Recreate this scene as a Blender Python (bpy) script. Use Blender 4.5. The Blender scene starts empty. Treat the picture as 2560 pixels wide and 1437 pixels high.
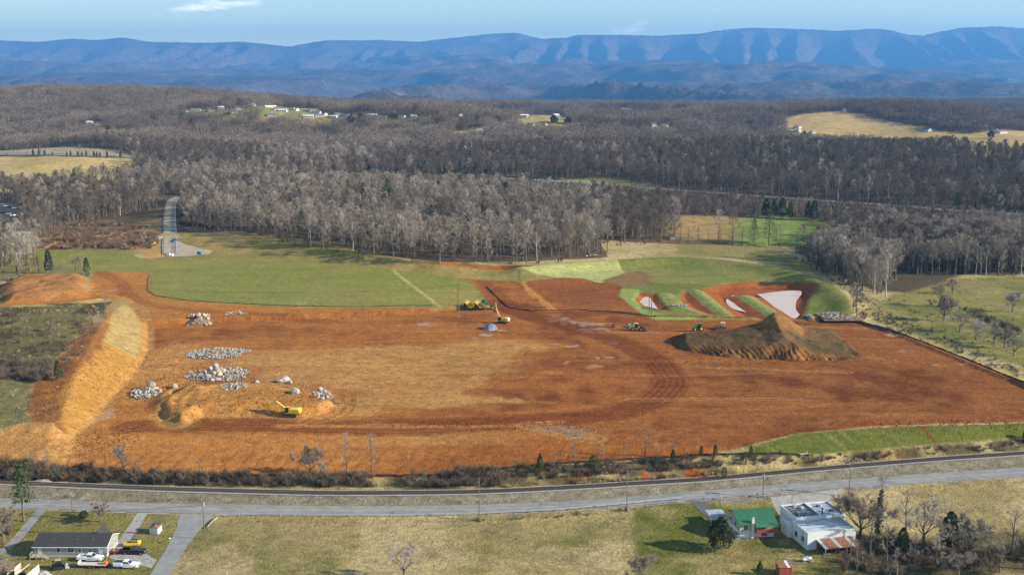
import bpy, bmesh, math, random
import numpy as np
from math import radians, sin, cos, pi, atan2, sqrt
from mathutils import Vector, Matrix
random.seed(7); rng = np.random.default_rng(7)
SC = bpy.context.scene
COL = SC.collection
# ------------------------------------------------------------------ camera
F, CX, CY, HOR, H = 2797.0, 1280.0, 718.5, 185.0, 115.0
TH = math.atan((CY - HOR) / F)
cam_d = bpy.data.cameras.new('camera'); cam = bpy.data.objects.new('camera', cam_d); COL.objects.link(cam)
cam.location = (0, 0, H); cam.rotation_euler = (radians(90) - TH, 0, 0)
cam_d.sensor_width = 36; cam_d.lens = F / 2560 * 36; cam_d.clip_start = 1; cam_d.clip_end = 60000
SC.camera = cam
# ------------------------------------------------------------------ sun, sky, exposure
SUN = Vector((25.5, -4.5, 11.6)).normalized()          # direction towards the sun
sun_d = bpy.data.lights.new('sun', 'SUN'); sun_o = bpy.data.objects.new('sun', sun_d); COL.objects.link(sun_o)
sun_d.energy = 5.0; sun_d.angle = radians(0.53); sun_d.color = (1.0, 0.90, 0.73)
sun_o.rotation_euler = SUN.to_track_quat('Z', 'Y').to_euler()
sun_o.location = (200, -50, 400)
W = bpy.data.worlds.new('World'); SC.world = W; W.use_nodes = True
wn, wl = W.node_tree.nodes, W.node_tree.links
for n in list(wn): wn.remove(n)
def wnode(t, **k):
    n = wn.new(t)
    for a, b in k.items(): setattr(n, a, b)
    return n
sky = wnode('ShaderNodeTexSky', sky_type='NISHITA', sun_disc=False, sun_elevation=math.asin(SUN.z),
            sun_rotation=atan2(SUN.x, SUN.y), air_density=1.0, dust_density=0.0, ozone_density=1.2, altitude=400)
bg = wnode('ShaderNodeBackground'); bg.inputs[1].default_value = 0.092
out = wnode('ShaderNodeOutputWorld'); wl.new(bg.outputs[0], out.inputs[0])
# small fair-weather clouds scattered low over the horizon, all the way round
tc = wnode('ShaderNodeTexCoord'); sep = wnode('ShaderNodeSeparateXYZ'); wl.new(tc.outputs['Generated'], sep.inputs[0])
def wm(op, a, b=None, c=None):
    n = wnode('ShaderNodeMath', operation=op)
    for i, v in enumerate((a, b, c)):
        if v is None: continue
        if isinstance(v, (int, float)): n.inputs[i].default_value = v
        else: wl.new(v, n.inputs[i])
    return n.outputs[0]
az = wm('ARCTAN2', sep.outputs['X'], sep.outputs['Y'])
comb = wnode('ShaderNodeCombineXYZ')
wl.new(wm('MULTIPLY', az, 9.0), comb.inputs[0]); wl.new(wm('MULTIPLY', sep.outputs['Z'], 46.0), comb.inputs[1])
def wnoise(scale, det, off, rough=0.55):
    mp = wnode('ShaderNodeVectorMath', operation='ADD'); wl.new(comb.outputs[0], mp.inputs[0]); mp.inputs[1].default_value = off
    n = wnode('ShaderNodeTexNoise'); n.inputs['Scale'].default_value = scale; n.inputs['Detail'].default_value = det
    n.inputs['Roughness'].default_value = rough
    wl.new(mp.outputs[0], n.inputs['Vector']); return n.outputs['Fac']
CLOUD_OFF = (66.5, 7.7, 0.0)
big = wnoise(0.55, 1.0, CLOUD_OFF); fine = wnoise(2.2, 6.0, (7.1, 2.0, 4.0), 0.6)
den = wm('ADD', wm('MULTIPLY', big, 1.3), wm('MULTIPLY', fine, 0.7))
mr = wnode('ShaderNodeMapRange', interpolation_type='SMOOTHSTEP'); wl.new(den, mr.inputs[0])
mr.inputs[1].default_value = 1.155; mr.inputs[2].default_value = 1.40; mr.inputs[3].default_value = 0; mr.inputs[4].default_value = 0.8
tint = wnode('ShaderNodeVectorMath', operation='MULTIPLY'); wl.new(sky.outputs[0], tint.inputs[0]); tint.inputs[1].default_value = (1.06, 1.12, 1.0)   # white balance of the photograph
cmix = wnode('ShaderNodeMix', data_type='RGBA')
wl.new(mr.outputs[0], cmix.inputs[0]); wl.new(tint.outputs[0], cmix.inputs[6]); cmix.inputs[7].default_value = (17.0, 16.2, 16.4, 1)
wl.new(cmix.outputs[2], bg.inputs[0])
SC.view_settings.view_transform = 'Standard'; SC.view_settings.look = 'None'
SC.view_settings.exposure = 1.03; SC.view_settings.gamma = 1.0
cy = SC.cycles
cy.max_bounces = 5; cy.diffuse_bounces = 2; cy.glossy_bounces = 2; cy.transmission_bounces = 3; cy.volume_bounces = 0
cy.transparent_max_bounces = 6; cy.use_denoising = True; cy.caustics_reflective = False; cy.caustics_refractive = False

# ------------------------------------------------------------------ numeric helpers
CT, ST = cos(TH), sin(TH)
def ray(px, py):
    px = np.asarray(px, float); py = np.asarray(py, float)
    dx = px - CX; dy = F * CT - (py - CY) * -ST * -1; dz = -F * ST - (py - CY) * CT
    # forward (0,CT,-ST), up (0,ST,CT): d = F*fwd + dx*right - (py-CY)*up
    dy = F * CT - (py - CY) * ST
    return dx, dy, dz
def U(px, py, z=0.0):
    """ground point seen at photograph pixel (px,py) for a level z"""
    dx, dy, dz = ray(px, py); t = (z - H) / dz
    return dx * t, dy * t
def _h2(i, j, s):
    n = (i.astype(np.int64) * 374761393 + j.astype(np.int64) * 668265263 + s * 974711) & 0x7fffffff
    n = ((n ^ (n >> 13)) * 1274126177) & 0x7fffffff
    return ((n ^ (n >> 16)) & 0xffff) / 65535.0
def vnoise(x, y, s=0):
    x = np.asarray(x, float); y = np.asarray(y, float)
    i = np.floor(x); j = np.floor(y); fx = x - i; fy = y - j
    fx = fx * fx * (3 - 2 * fx); fy = fy * fy * (3 - 2 * fy)
    a = _h2(i, j, s); b = _h2(i + 1, j, s); c = _h2(i, j + 1, s); d = _h2(i + 1, j + 1, s)
    return (a * (1 - fx) + b * fx) * (1 - fy) + (c * (1 - fx) + d * fx) * fy
def fbm(x, y, s=0, o=4, g=0.5):
    t = 0; a = 1; n = 0
    for k in range(o):
        t = t + a * vnoise(x * 2 ** k + 13.7 * k, y * 2 ** k + 5.1 * k, s + k * 17); n += a; a *= g
    return t / n
def sst(a, b, v):
    t = np.clip((v - a) / (b - a), 0, 1); return t * t * (3 - 2 * t)
def pline(pts, z=0.0):
    """photograph pixels [(px,py[,z])] -> world polyline"""
    o = []
    for p in pts:
        zz = p[2] if len(p) > 2 else z
        x, y = U(p[0], p[1], zz); o.append((float(x), float(y), zz))
    return np.array(o)
def dist_line(x, y, P, closed=False, maxd=None):
    """distance to polyline, signed side, arc parameter (exact within maxd of its bounding box)"""
    x = np.asarray(x, float); y = np.asarray(y, float)
    if maxd is not None:
        lo = P[:, :2].min(0) - maxd; hi = P[:, :2].max(0) + maxd
        m = (x > lo[0]) & (x < hi[0]) & (y > lo[1]) & (y < hi[1])
        r = [np.full(x.shape, 1e9), np.zeros(x.shape), np.zeros(x.shape)]
        if m.any():
            for k, v in enumerate(dist_line(x[m], y[m], P, closed)): r[k][m] = v
        return r
    best = np.full(x.shape, 1e9); side = np.zeros(x.shape); arc = np.zeros(x.shape); acc = 0.0
    Q = np.vstack([P, P[:1]]) if closed else P
    for a, b in zip(Q[:-1], Q[1:]):
        vx, vy = b[0] - a[0], b[1] - a[1]; L = vx * vx + vy * vy + 1e-9
        t = np.clip(((x - a[0]) * vx + (y - a[1]) * vy) / L, 0, 1)
        d = np.hypot(x - a[0] - t * vx, y - a[1] - t * vy)
        m = d < best
        best = np.where(m, d, best)
        side = np.where(m, vx * (y - a[1]) - vy * (x - a[0]), side)
        arc = np.where(m, acc + t * sqrt(L), arc); acc += sqrt(L)
    return best, np.sign(side), arc
def inside(x, y, P):
    x = np.asarray(x, float); y = np.asarray(y, float); r = np.zeros(x.shape, bool)
    n = len(P)
    for i in range(n):
        x0, y0 = P[i][0], P[i][1]; x1, y1 = P[(i + 1) % n][0], P[(i + 1) % n][1]
        if y0 == y1: continue
        c = ((y0 > y) != (y1 > y)) & (x < (x1 - x0) * (y - y0) / (y1 - y0) + x0)
        r ^= c
    return r
def sdf(x, y, P):
    """signed distance to polygon, positive inside"""
    x = np.asarray(x, float); y = np.asarray(y, float)
    P = np.asarray(P); lo = P[:, :2].min(0) - 30; hi = P[:, :2].max(0) + 30
    r = np.full(x.shape, -30.0)
    m = (x > lo[0]) & (x < hi[0]) & (y > lo[1]) & (y < hi[1])
    if m.any():
        d, _, _ = dist_line(x[m], y[m], P, True)
        r[m] = np.where(inside(x[m], y[m], P), d, -d)
    return r
def smooth_line(P, step=2.0):
    """Catmull-Rom resample of a polyline at about `step` metres"""
    P = np.asarray(P, float); n = len(P); out = []
    for i in range(n - 1):
        p0, p1, p2, p3 = P[max(i - 1, 0)], P[i], P[i + 1], P[min(i + 2, n - 1)]
        k = max(2, int(np.linalg.norm((p2 - p1)[:2]) / step))
        t = (np.arange(k) / k)[:, None]
        out.append(0.5 * (2 * p1 + (p2 - p0) * t + (2 * p0 - 5 * p1 + 4 * p2 - p3) * t ** 2 + (3 * p1 - p0 - 3 * p2 + p3) * t ** 3))
    out.append(P[-1:]); return np.vstack(out)

def dist_grid(P, maxd):
    """distance to a polyline on the near-ground grid, only within maxd of it"""
    best = np.full(GX.shape, 1e9); side = np.zeros(GX.shape); arc = np.zeros(GX.shape); acc = 0.0
    for a, b in zip(P[:-1], P[1:]):
        i0 = max(0, int((min(a[1], b[1]) - maxd - gy[0]) / STEP)); i1 = int((max(a[1], b[1]) + maxd - gy[0]) / STEP) + 2
        j0 = max(0, int((min(a[0], b[0]) - maxd - gx[0]) / STEP)); j1 = int((max(a[0], b[0]) + maxd - gx[0]) / STEP) + 2
        L = math.hypot(b[0] - a[0], b[1] - a[1])
        if i1 > i0 and j1 > j0:
            S = np.s_[i0:i1, j0:j1]; d, s, t = dist_line(GX[S], GY[S], np.array([a, b]))
            m = d < best[S]
            best[S] = np.where(m, d, best[S]); side[S] = np.where(m, s, side[S]); arc[S] = np.where(m, acc + t, arc[S])
        acc += L
    return best, side, arc
# ------------------------------------------------------------------ colours: albedo from the photograph's sunlit colour
def lin(r, g, b):
    f = lambda c: (c / 255 / 12.92) if c / 255 <= 0.04045 else ((c / 255 + 0.055) / 1.055) ** 2.4
    return np.array([f(r), f(g), f(b)])
KL = np.array([1.38, 1.40, 1.72])       # light arriving on level ground after exposure
def alb(r, g, b): return np.clip(lin(r, g, b) / KL, 0.004, 0.85)
RED = alb(168, 106, 58); RED_D = alb(130, 72, 38); ORANGE = alb(190, 130, 74); TAN = alb(200, 158, 108); SAND = alb(186, 142, 82)
YEL = alb(176, 126, 66); GREEN = alb(146, 142, 82); GREEN2 = alb(112, 138, 58); STRAW = alb(200, 192, 150); PALEG = alb(176, 184, 128)
DRY = alb(188, 170, 134); DRYG = alb(166, 150, 110); OLIVE = alb(112, 108, 74); BRUSH = alb(104, 92, 72); LAWN = alb(106, 110, 50)
GRAVEL = alb(158, 150, 142); LITTER = alb(96, 84, 72); PINK = alb(206, 178, 166); BROWNG = alb(150, 132, 92); WHEAT = alb(204, 178, 124)
DARKB = alb(80, 68, 56); FIELDT = alb(196, 172, 128)

# ------------------------------------------------------------------ terrain height
ROADC = pline([(-260, 1245), (0, 1257), (100, 1260), (300, 1267), (500, 1272), (800, 1275), (1000, 1275), (1200, 1272), (1400, 1264), (1600, 1251),
               (1710, 1240), (1900, 1225), (2050, 1213), (2300, 1196), (2560, 1180), (2900, 1158)], -4.5)
TRKC = pline([(-260, 1193), (0, 1204), (100, 1209), (300, 1217), (500, 1224), (800, 1231), (1000, 1231), (1200, 1228), (1400, 1219), (1600, 1207),
              (1750, 1198), (1900, 1185), (2050, 1171), (2300, 1150), (2560, 1132), (2900, 1108)], -3.9)
ROADC = smooth_line(ROADC, 3.0); TRKC = smooth_line(TRKC, 3.0)
BANK = pline([(-260, 1140, -2.2), (0, 1152, -2.2), (150, 1166, -2.2), (300, 1181, -2.4), (500, 1190, -2.6), (800, 1192, -2.8), (1000, 1192, -2.8), (1200, 1181, -2.6),
              (1300, 1166, -2.0), (1400, 1160, -1.8), (1600, 1150, -1.2), (1750, 1141, -1.0), (1880, 1135, -1.2), (2000, 1138, -1.8), (2150, 1126, -2.0), (2300, 1113, -2.0), (2560, 1093, -2.0), (2900, 1066, -2.0)])
CREST = pline([(-260, 1080, 0.6), (0, 1090, .6), (200, 1092, .4), (450, 1075, .2), (800, 1055, 0), (1200, 1047, 0), (1500, 1078, 0), (1700, 1112, 0), (1860, 1116, 0), (2000, 1086, 0.6), (2200, 1071, 1),
               (2560, 1060, 1), (2900, 1050, 1)])
TTOE = pline([(-300, 850, .2), (360, 815, .2), (500, 805, .2), (700, 799, .2), (1000, 786, .2), (1140, 776, .2), (1250, 766, .2), (1500, 776, .1), (1700, 793, .1), (2000, 797, .1), (2130, 794, -.3), (2900, 800, -1.5)])
TTOP = pline([(-300, 838, 2.2), (360, 803, 2.2), (500, 795, 2.2), (700, 789, 2.2), (1000, 775, 2.2), (1120, 768, 1.6), (1200, 763, .5), (1500, 773, .2), (1700, 791, .2), (2000, 795, .2), (2130, 792, -.3), (2900, 797, -1.6)])
FBACK = pline([(-300, 640, 4), (120, 632, 4), (360, 642, 4.5), (600, 642, 4.5), (900, 660, 4), (1150, 682, 2), (1300, 682, 1), (1540, 662, .6), (1700, 650, 0), (2000, 650, -1.5), (2900, 655, -2.5)])
WFRONT = pline([(-300, 600, 6), (450, 578, 7), (700, 602, 9), (900, 640, 8), (1100, 655, 6), (1300, 655, 4.5), (1500, 645, 2.5), (1700, 625, 0), (2000, 610, -1.5), (2900, 620, -2.5)])
CUT_TOE = smooth_line(pline([(120, 1172), (150, 1150), (180, 1105), (222, 1070), (290, 990), (345, 930), (372, 870), (367, 805), (335, 765), (300, 752), (200, 742)]), 8)
HILLS = [(-95, 880, 15, 190, 130), (-1020, 2550, 66, 720, 380), (-480, 2050, 30, 480, 260), (440, 1330, 21, 330, 170), (60, 1560, 10, 300, 150),
         (720, 2270, 44, 330, 220), (-560, 1500, 10, 240, 170), (1500, 2600, 25, 500, 300), (-160, 3200, 14, 300, 180), (250, 2700, 12, 300, 200)]
CREST_T = np.array([(-400, 118), (0, 128), (60, 130), (130, 120), (240, 115), (400, 108), (520, 111), (620, 108), (720, 118), (800, 124), (900, 126), (1000, 122), (1100, 118), (1200, 112), (1350, 101),
    (1410, 99), (1440, 92), (1540, 92), (1640, 94), (1740, 88), (1800, 80), (1860, 75), (1960, 77), (2080, 82), (2170, 77), (2200, 80), (2250, 92), (2285, 94), (2320, 85), (2380, 75), (2470, 72), (2560, 80), (2900, 84)], float)
BACK_T = np.array([(-400, 90), (0, 96), (35, 104), (130, 108), (165, 103), (200, 100), (265, 103), (330, 97), (390, 107), (600, 116), (735, 119), (780, 110), (830, 103), (960, 103), (1050, 107), (1150, 96), (1240, 87), (1290, 85),
    (1350, 100), (1600, 110), (2200, 105), (2600, 100), (2900, 95)], float)
def ridge(x, y, tab, yr, wfront, sd, spur, lam):
    px = CX + x / yr * F
    top = H + (HOR - np.interp(px, tab[:, 0], tab[:, 1])) / F * yr * 1.0
    w = wfront * (0.85 + 0.3 * vnoise(x / 4200, x * 0, sd))
    t = (yr - y) / w                                    # 0 at the crest, 1 at the toe
    tt = np.clip(t, 0, 1)
    f = np.where(t < 0, np.clip(1 + t * 2.0, 0, 1), 0.80 * (1 - tt) ** 1.5 + .20 * (1 - tt))
    xw = x + 0.55 * (yr - y) * (vnoise(x / 5700, x * 0 + 3.1, sd + 5) - 0.2) + 800 * (fbm(x / 1950, y / 1950, sd + 9, 3) - 0.5)
    u = xw / lam + 1.3 * fbm(xw / (lam * 2.3), x * 0, sd + 41, 2)
    r = np.abs((u + 0.42 * np.sin(u * 1.3 + sd)) % 1.0 - 0.5) * 2      # 1 on gully, 0 on spur
    amp = (0.25 + 1.15 * vnoise(u * 0.6 + 4, u * 0, sd + 2))
    low = .55 + .35 * vnoise(u * .9, u * 0 + 2, sd + 31)
    g = spur * amp * r ** 1.1 * np.clip(tt * 6.0, 0, 1) * np.clip((low + .2 - tt) * 2.6, 0, 1)
    fine = 95 * (fbm(x / 490, y / 490, sd + 21, 4) - 0.5) * np.clip(tt * 8, .12, 1)
    return np.where(t > 1.0, -9999.0, top * f - g * np.where(t < 0, 0, 1) + fine - 60 * sst(.8, 1, t))
KNOLLS = []
def zfar(x, y):
    x = np.asarray(x, float); y = np.asarray(y, float)
    z = np.zeros(x.shape)
    for hx, hy, hh, sx, sy in HILLS:
        z = z + hh * np.exp(-((x - hx) / sx) ** 2 - ((y - hy) / sy) ** 2)
    z = z + 46 * (fbm(x / 400, y / 460, 31, 3) - 0.5) * sst(850, 1600, y)
    for hx, hy, hh, sx, sy in KNOLLS: z = np.maximum(z, z + hh * np.exp(-((x - hx) / sx) ** 2 - ((y - hy) / sy) ** 2)) if hh else z
    if y.size and y.max() < 3600: return z
    # beyond the last wooded rise the land drops to a broad valley, then climbs in foothills to the mountain
    k = sst(3900, 9500, y); rg = 1 - np.abs(2 * fbm(x / 1900, y / 2900, 41, 4, .55) - 1) * 2.6
    z = z * (1 - k) + k * (-275 + 260 * np.clip(rg, -0.2, 1) * (0.4 + 1.1 * vnoise(x / 3300, y / 3100, 77)) + 400 * sst(9500, 21500, y))
    zz = np.maximum(z, ridge(x, y, CREST_T, 26000.0, 6600, 3, 690, 880.0))
    return np.maximum(zz, ridge(x, y, BACK_T, 28700.0, 4200, 11, 280, 1300.0))
BERM = smooth_line(pline([(1310, 682, 1), (1420, 668, 2), (1540, 655, 3), (1700, 645, 3), (1850, 655, 3), (1990, 680, 3), (2080, 720, 3), (2118, 755, 3), (2122, 785, 1)]), 10)
FING = [pline([(1668, 733), (1690, 760), (1765, 788)], 1.0), pline([(1737, 722), (1818, 786)], 1.0), pline([(1862, 736), (1957, 797)], 1.0)]
BASIN = pline([(1755, 722), (1820, 706), (1900, 699), (1990, 706), (2035, 718), (2042, 725), (2022, 745), (2012, 780), (2000, 799), (1900, 799), (1870, 790), (1800, 790), (1745, 778), (1705, 757), (1700, 735), (1715, 724)], 0)
POND1 = pline([(1585, 748), (1597, 733), (1640, 733), (1650, 750), (1668, 766), (1672, 776), (1640, 773), (1605, 765)], 0)
LMOUND = pline([(8, 742), (14, 718), (50, 702), (200, 698), (215, 716), (200, 742), (100, 752), (30, 754)], 3.0)
EBERM = smooth_line(pline([(1640, 792), (1900, 797), (2060, 795), (2130, 800), (2220, 828), (2320, 868), (2420, 910), (2560, 968), (2760, 1050)], 0), 12)
SPOIL = smooth_line(pline([(400, 1020), (415, 985), (450, 975), (500, 985)], 1), 3)
BENCH = smooth_line(pline([(470, 1038), (520, 1022), (600, 1020), (660, 1018)], .6), 3)
PLAT = pline([(425, 1032), (412, 1002), (450, 974), (540, 959), (660, 956), (760, 972), (826, 1000), (800, 1018), (700, 1024), (600, 1022), (500, 1024), (455, 1044)], 2.0)
def znear(x, y):
    x = np.asarray(x, float); y = np.asarray(y, float)
    rc = np.interp(x, ROADC[:, 0], ROADC[:, 1]); tr = np.interp(x, TRKC[:, 0], TRKC[:, 1])
    f = lambda L: (np.interp(x, L[:, 0], L[:, 1]), np.interp(x, L[:, 0], L[:, 2]))
    ks = [(0 * x + 150, 0 * x - 7.5), (rc - 9, 0 * x - 5.3), (rc - 3.6, 0 * x - 4.5), (rc + 3.6, 0 * x - 4.5), (tr - 7.5, 0 * x - 4.9), (tr - 2.6, 0 * x - 4.05), (tr + 2.4, 0 * x - 4.05),
          (tr + 3.6, 0 * x - 4.5), f(BANK), f(CREST), f(TTOE), f(TTOP), f(FBACK), f(WFRONT)]
    zs = np.full(x.shape, -7.5); py_, pz_ = ks[0]
    py_ = py_.copy()
    for yy, zz in ks[1:]:
        yy = np.maximum(yy, py_ + 0.6)
        t = np.clip((y - py_) / (yy - py_), 0, 1)
        zs = np.where(y > py_, pz_ + (zz - pz_) * t, zs)
        py_, pz_ = yy, zz
    wf = py_
    far = zfar(x, y)
    zs = zs + (far - zs) * sst(10, 170, y - wf)
    # cut slope and the hill on the left
    d, sd_, arc = dist_line(x, y, CUT_TOE, maxd=260)
    dl = d * sd_
    yc = np.clip((y - 320) / 240, -1, 2)
    hill = 10.5 * np.exp(-((y - 445) / 95.0) ** 2) * (1 - 0.35 * sst(40, 150, -x - 140)) + 1.0
    wall = np.where((sd_ > 0) & (y > 300) & (y < 620), np.minimum(d * 0.62, hill), 0)
    wall = wall * sst(315, 350, y) * (1 - sst(520, 600, y))
    zs = np.where(sd_ > 0, zs + (np.maximum(zs, wall) - zs) * sst(315, 350, y), zs)
    # basin, berms
    d, _, _ = dist_line(x, y, BERM, maxd=30); zs = zs + 3.6 * np.exp(-(d / 8.5) ** 2)
    b = np.maximum(sdf(x, y, BASIN), sdf(x, y, POND1)); zs = zs - 2.4 * sst(-2, 6, b)
    for P in FING:
        d, _, _ = dist_line(x, y, P, maxd=12); zs = np.maximum(zs, .55 - 0.24 * np.maximum(d - 1.2, 0))
    b = sdf(x, y, LMOUND); zs = zs + 4.2 * sst(-6, 6, b) * (0.9 + 0.2 * fbm(x / 9, y / 9, 3))
    d, s_, _ = dist_line(x, y, EBERM, maxd=8); zs = zs + 0.9 * np.exp(-(d / 1.7) ** 2)
    d, _, _ = dist_line(x, y, SPOIL, maxd=15); zs = zs + 1.5 * np.exp(-(d / 3.0) ** 2)
    d, _, _ = dist_line(x, y, BENCH, maxd=16); zs = zs + .7 * np.exp(-(d / 3.0) ** 2)
    b = sdf(x, y, PLAT); zs = zs + 2.5 * sst(-2.4, 2.0, b + 1.6 * (vnoise(x / 4, y / 4, 15) - .5))
    return zs
def hit(px, py, dz=0.0, zf=None):
    """where the ray through a photograph pixel meets the ground (plus dz)"""
    dx, dy, dz_ = ray(float(px), float(py))
    n = sqrt(dx * dx + dy * dy + dz_ * dz_); dx, dy, dz_ = dx / n, dy / n, dz_ / n
    t = np.concatenate([np.arange(230, 900, 1.0), np.arange(900, 4500, 4.0), np.arange(4500, 9000, 20.0)])
    X, Y, Zr = dx * t, dy * t, H + dz_ * t
    G = np.where(Y < 760, znear(X, Y), zfar(X, Y)) + dz
    k = np.argmax(Zr < G)
    if not (Zr < G).any(): k = len(t) - 1
    if k > 0:
        a = (Zr[k - 1] - G[k - 1]); b_ = (G[k] - Zr[k]); w = a / (a + b_ + 1e-9); tt = t[k - 1] + w * (t[k] - t[k - 1])
    else: tt = t[0]
    return float(dx * tt), float(dy * tt)
def gz(x, y):
    return float(znear(np.array([x]), np.array([y]))[0]) if y < 760 else float(zfar(np.array([x]), np.array([y]))[0])
def PH(pts, dz=0.0):
    return np.array([hit(p[0], p[1], p[2] if len(p) > 2 else dz) for p in pts])

# the scattered far houses stand on small rises in the woods
FH = [(465, 286, 18, 9), (490, 284, 20, 8), (527, 287, 14, 9), (553, 281, 14, 9), (586, 292, 13, 10), (600, 288, 16, 9), (628, 267, 16, 14), (676, 269, 26, 10), (628, 281, 12, 9), (680, 299, 20, 9), (697, 291, 20, 11), (708, 295, 18, 9), (732, 290, 13, 10), (740, 291, 11, 10), (768, 289, 26, 11), (772, 305, 22, 9), (790, 297, 22, 9),
      (800, 303, 20, 9), (812, 300, 18, 9), (835, 304, 16, 8), (848, 297, 22, 9), (868, 301, 16, 9), (885, 303, 14, 9), (930, 301, 24, 9), (960, 304, 15, 9), (981, 283, 12, 10), (1005, 305, 15, 9), (985, 265, 40, 14), (1008, 269, 38, 12), (1078, 272, 16, 12), (1082, 277, 12, 9), (1035, 306, 12, 9), (1148, 306, 16, 9),
      (1255, 319, 9, 7), (1305, 308, 22, 10), (1310, 303, 20, 9), (1335, 301, 18, 9), (1328, 318, 14, 12), (1363, 319, 9, 8), (1390, 307, 14, 10), (1380, 300, 16, 9), (1400, 302, 20, 9), (1430, 320, 30, 9), (1198, 330, 13, 10), (1265, 329, 13, 10), (1302, 274, 16, 9), (1540, 297, 14, 9), (1565, 276, 26, 10), (1633, 315, 11, 9), (1660, 314, 16, 10), (1692, 277, 14, 9),
      (225, 316, 13, 11), (243, 321, 12, 10), (283, 329, 12, 12), (1994, 321, 13, 10), (1993, 330, 11, 8), (2031, 334, 12, 7), (2317, 328, 15, 9), (2505, 333, 24, 8), (2025, 347, 7, 5), (2110, 278, 7, 6), (2490, 331, 12, 8)]

_kn = []; FHPOS = {}
for px_, py_, w_, d_ in FH:
    bh = 0.0 if px_ > 1980 else 15.0
    x_, y_ = hit(px_, py_, bh); FHPOS[(px_, py_)] = (x_, y_)
    if bh: _kn.append((x_, y_ + 8, bh, 75, 62))
_use = []
for k_ in _kn:          # neighbours share a rise
    if all(math.hypot(k_[0] - q_[0], k_[1] - q_[1]) > 70 for q_ in _use): _use.append(k_)
KNOLLS = _use
# ------------------------------------------------------------------ materials
MATS = {}
def mat(name):
    m = bpy.data.materials.new(name); m.use_nodes = True; MATS[name] = m
    b = m.node_tree.nodes['Principled BSDF']; return m, m.node_tree.nodes, m.node_tree.links, b
def nd(ns, t, **k):
    n = ns.new(t)
    for a, b in k.items(): setattr(n, a, b)
    return n
def ground_material(name, scales, contrast, bump, bdist, rough=0.95):
    """colour attribute 'Col' broken up by fine procedural grain; alpha = wetness"""
    m, ns, ls, b = mat(name)
    at = nd(ns, 'ShaderNodeVertexColor', layer_name='Col'); geo = nd(ns, 'ShaderNodeNewGeometry')
    acc = None; hts = None
    for i, (sc, amp) in enumerate(zip(scales, contrast)):
        n = nd(ns, 'ShaderNodeTexNoise'); n.inputs['Scale'].default_value = sc; n.inputs['Detail'].default_value = 5; n.inputs['Roughness'].default_value = 0.65
        ls.new(geo.outputs['Position'], n.inputs['Vector'])
        mm = nd(ns, 'ShaderNodeMapRange'); ls.new(n.outputs['Fac'], mm.inputs[0]); mm.inputs[1].default_value = 0.28; mm.inputs[2].default_value = 0.72
        mm.inputs[3].default_value = 1 - amp; mm.inputs[4].default_value = 1 + amp
        if acc is None: acc = mm.outputs[0]; hts = n.outputs['Fac']
        else:
            k = nd(ns, 'ShaderNodeMath', operation='MULTIPLY'); ls.new(acc, k.inputs[0]); ls.new(mm.outputs[0], k.inputs[1]); acc = k.outputs[0]
    mx = nd(ns, 'ShaderNodeVectorMath', operation='SCALE'); ls.new(at.outputs['Color'], mx.inputs[0]); ls.new(acc, mx.inputs['Scale'])
    ls.new(mx.outputs[0], b.inputs['Base Color'])
    rr = nd(ns, 'ShaderNodeMapRange'); ls.new(at.outputs['Alpha'], rr.inputs[0]); rr.inputs[3].default_value = rough; rr.inputs[4].default_value = 0.22
    ls.new(rr.outputs[0], b.inputs['Roughness']); b.inputs['Specular IOR Level'].default_value = 0.06
    bp = nd(ns, 'ShaderNodeBump'); ls.new(hts, bp.inputs['Height']); bp.inputs['Distance'].default_value = bdist; bp.inputs['Strength'].default_value = bump
    ls.new(bp.outputs[0], b.inputs['Normal'])
    return m
M_NEAR = ground_material('earth_near', (1.3, 0.35, 0.07), (0.34, 0.16, 0.10), 0.9, 0.5)
M_MID = ground_material('earth_mid', (0.22, 0.05, 0.008), (0.3, 0.22, 0.15), 0.5, 2.0)
M_MTN = ground_material('mountain_forest', (0.016, 0.004, 0.0012), (0.45, 0.22, 0.16), 1.0, 30.0)
def simple(name, col, rough=0.6, metal=0.0, noise=None, amp=0.15, bump=0.0, spec=0.4, coords='Object', stretch=None):
    """procedural material: base colour broken by noise"""
    m, ns, ls, b = mat(name)
    col = tuple(float(c) for c in col)
    b.inputs['Roughness'].default_value = rough; b.inputs['Metallic'].default_value = metal; b.inputs['Specular IOR Level'].default_value = spec
    b.inputs['Base Color'].default_value = (*col, 1)
    if noise:
        t = nd(ns, 'ShaderNodeTexCoord'); n = nd(ns, 'ShaderNodeTexNoise'); n.inputs['Scale'].default_value = noise; n.inputs['Detail'].default_value = 5
        src = t.outputs['Object']
        if stretch:
            mp = nd(ns, 'ShaderNodeMapping'); mp.inputs['Scale'].default_value = stretch; ls.new(src, mp.inputs[0]); src = mp.outputs[0]
        ls.new(src, n.inputs['Vector'])
        r = nd(ns, 'ShaderNodeValToRGB'); ls.new(n.outputs['Fac'], r.inputs[0])
        r.color_ramp.elements[0].position = 0.3; r.color_ramp.elements[1].position = 0.7
        r.color_ramp.elements[0].color = (*[c * (1 - amp) for c in col], 1); r.color_ramp.elements[1].color = (*[min(1, c * (1 + amp)) for c in col], 1)
        ls.new(r.outputs[0], b.inputs['Base Color'])
        if bump:
            bp = nd(ns, 'ShaderNodeBump'); ls.new(n.outputs['Fac'], bp.inputs['Height']); bp.inputs['Strength'].default_value = bump; bp.inputs['Distance'].default_value = 0.1
            ls.new(bp.outputs[0], b.inputs['Normal'])
    return m
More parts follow.
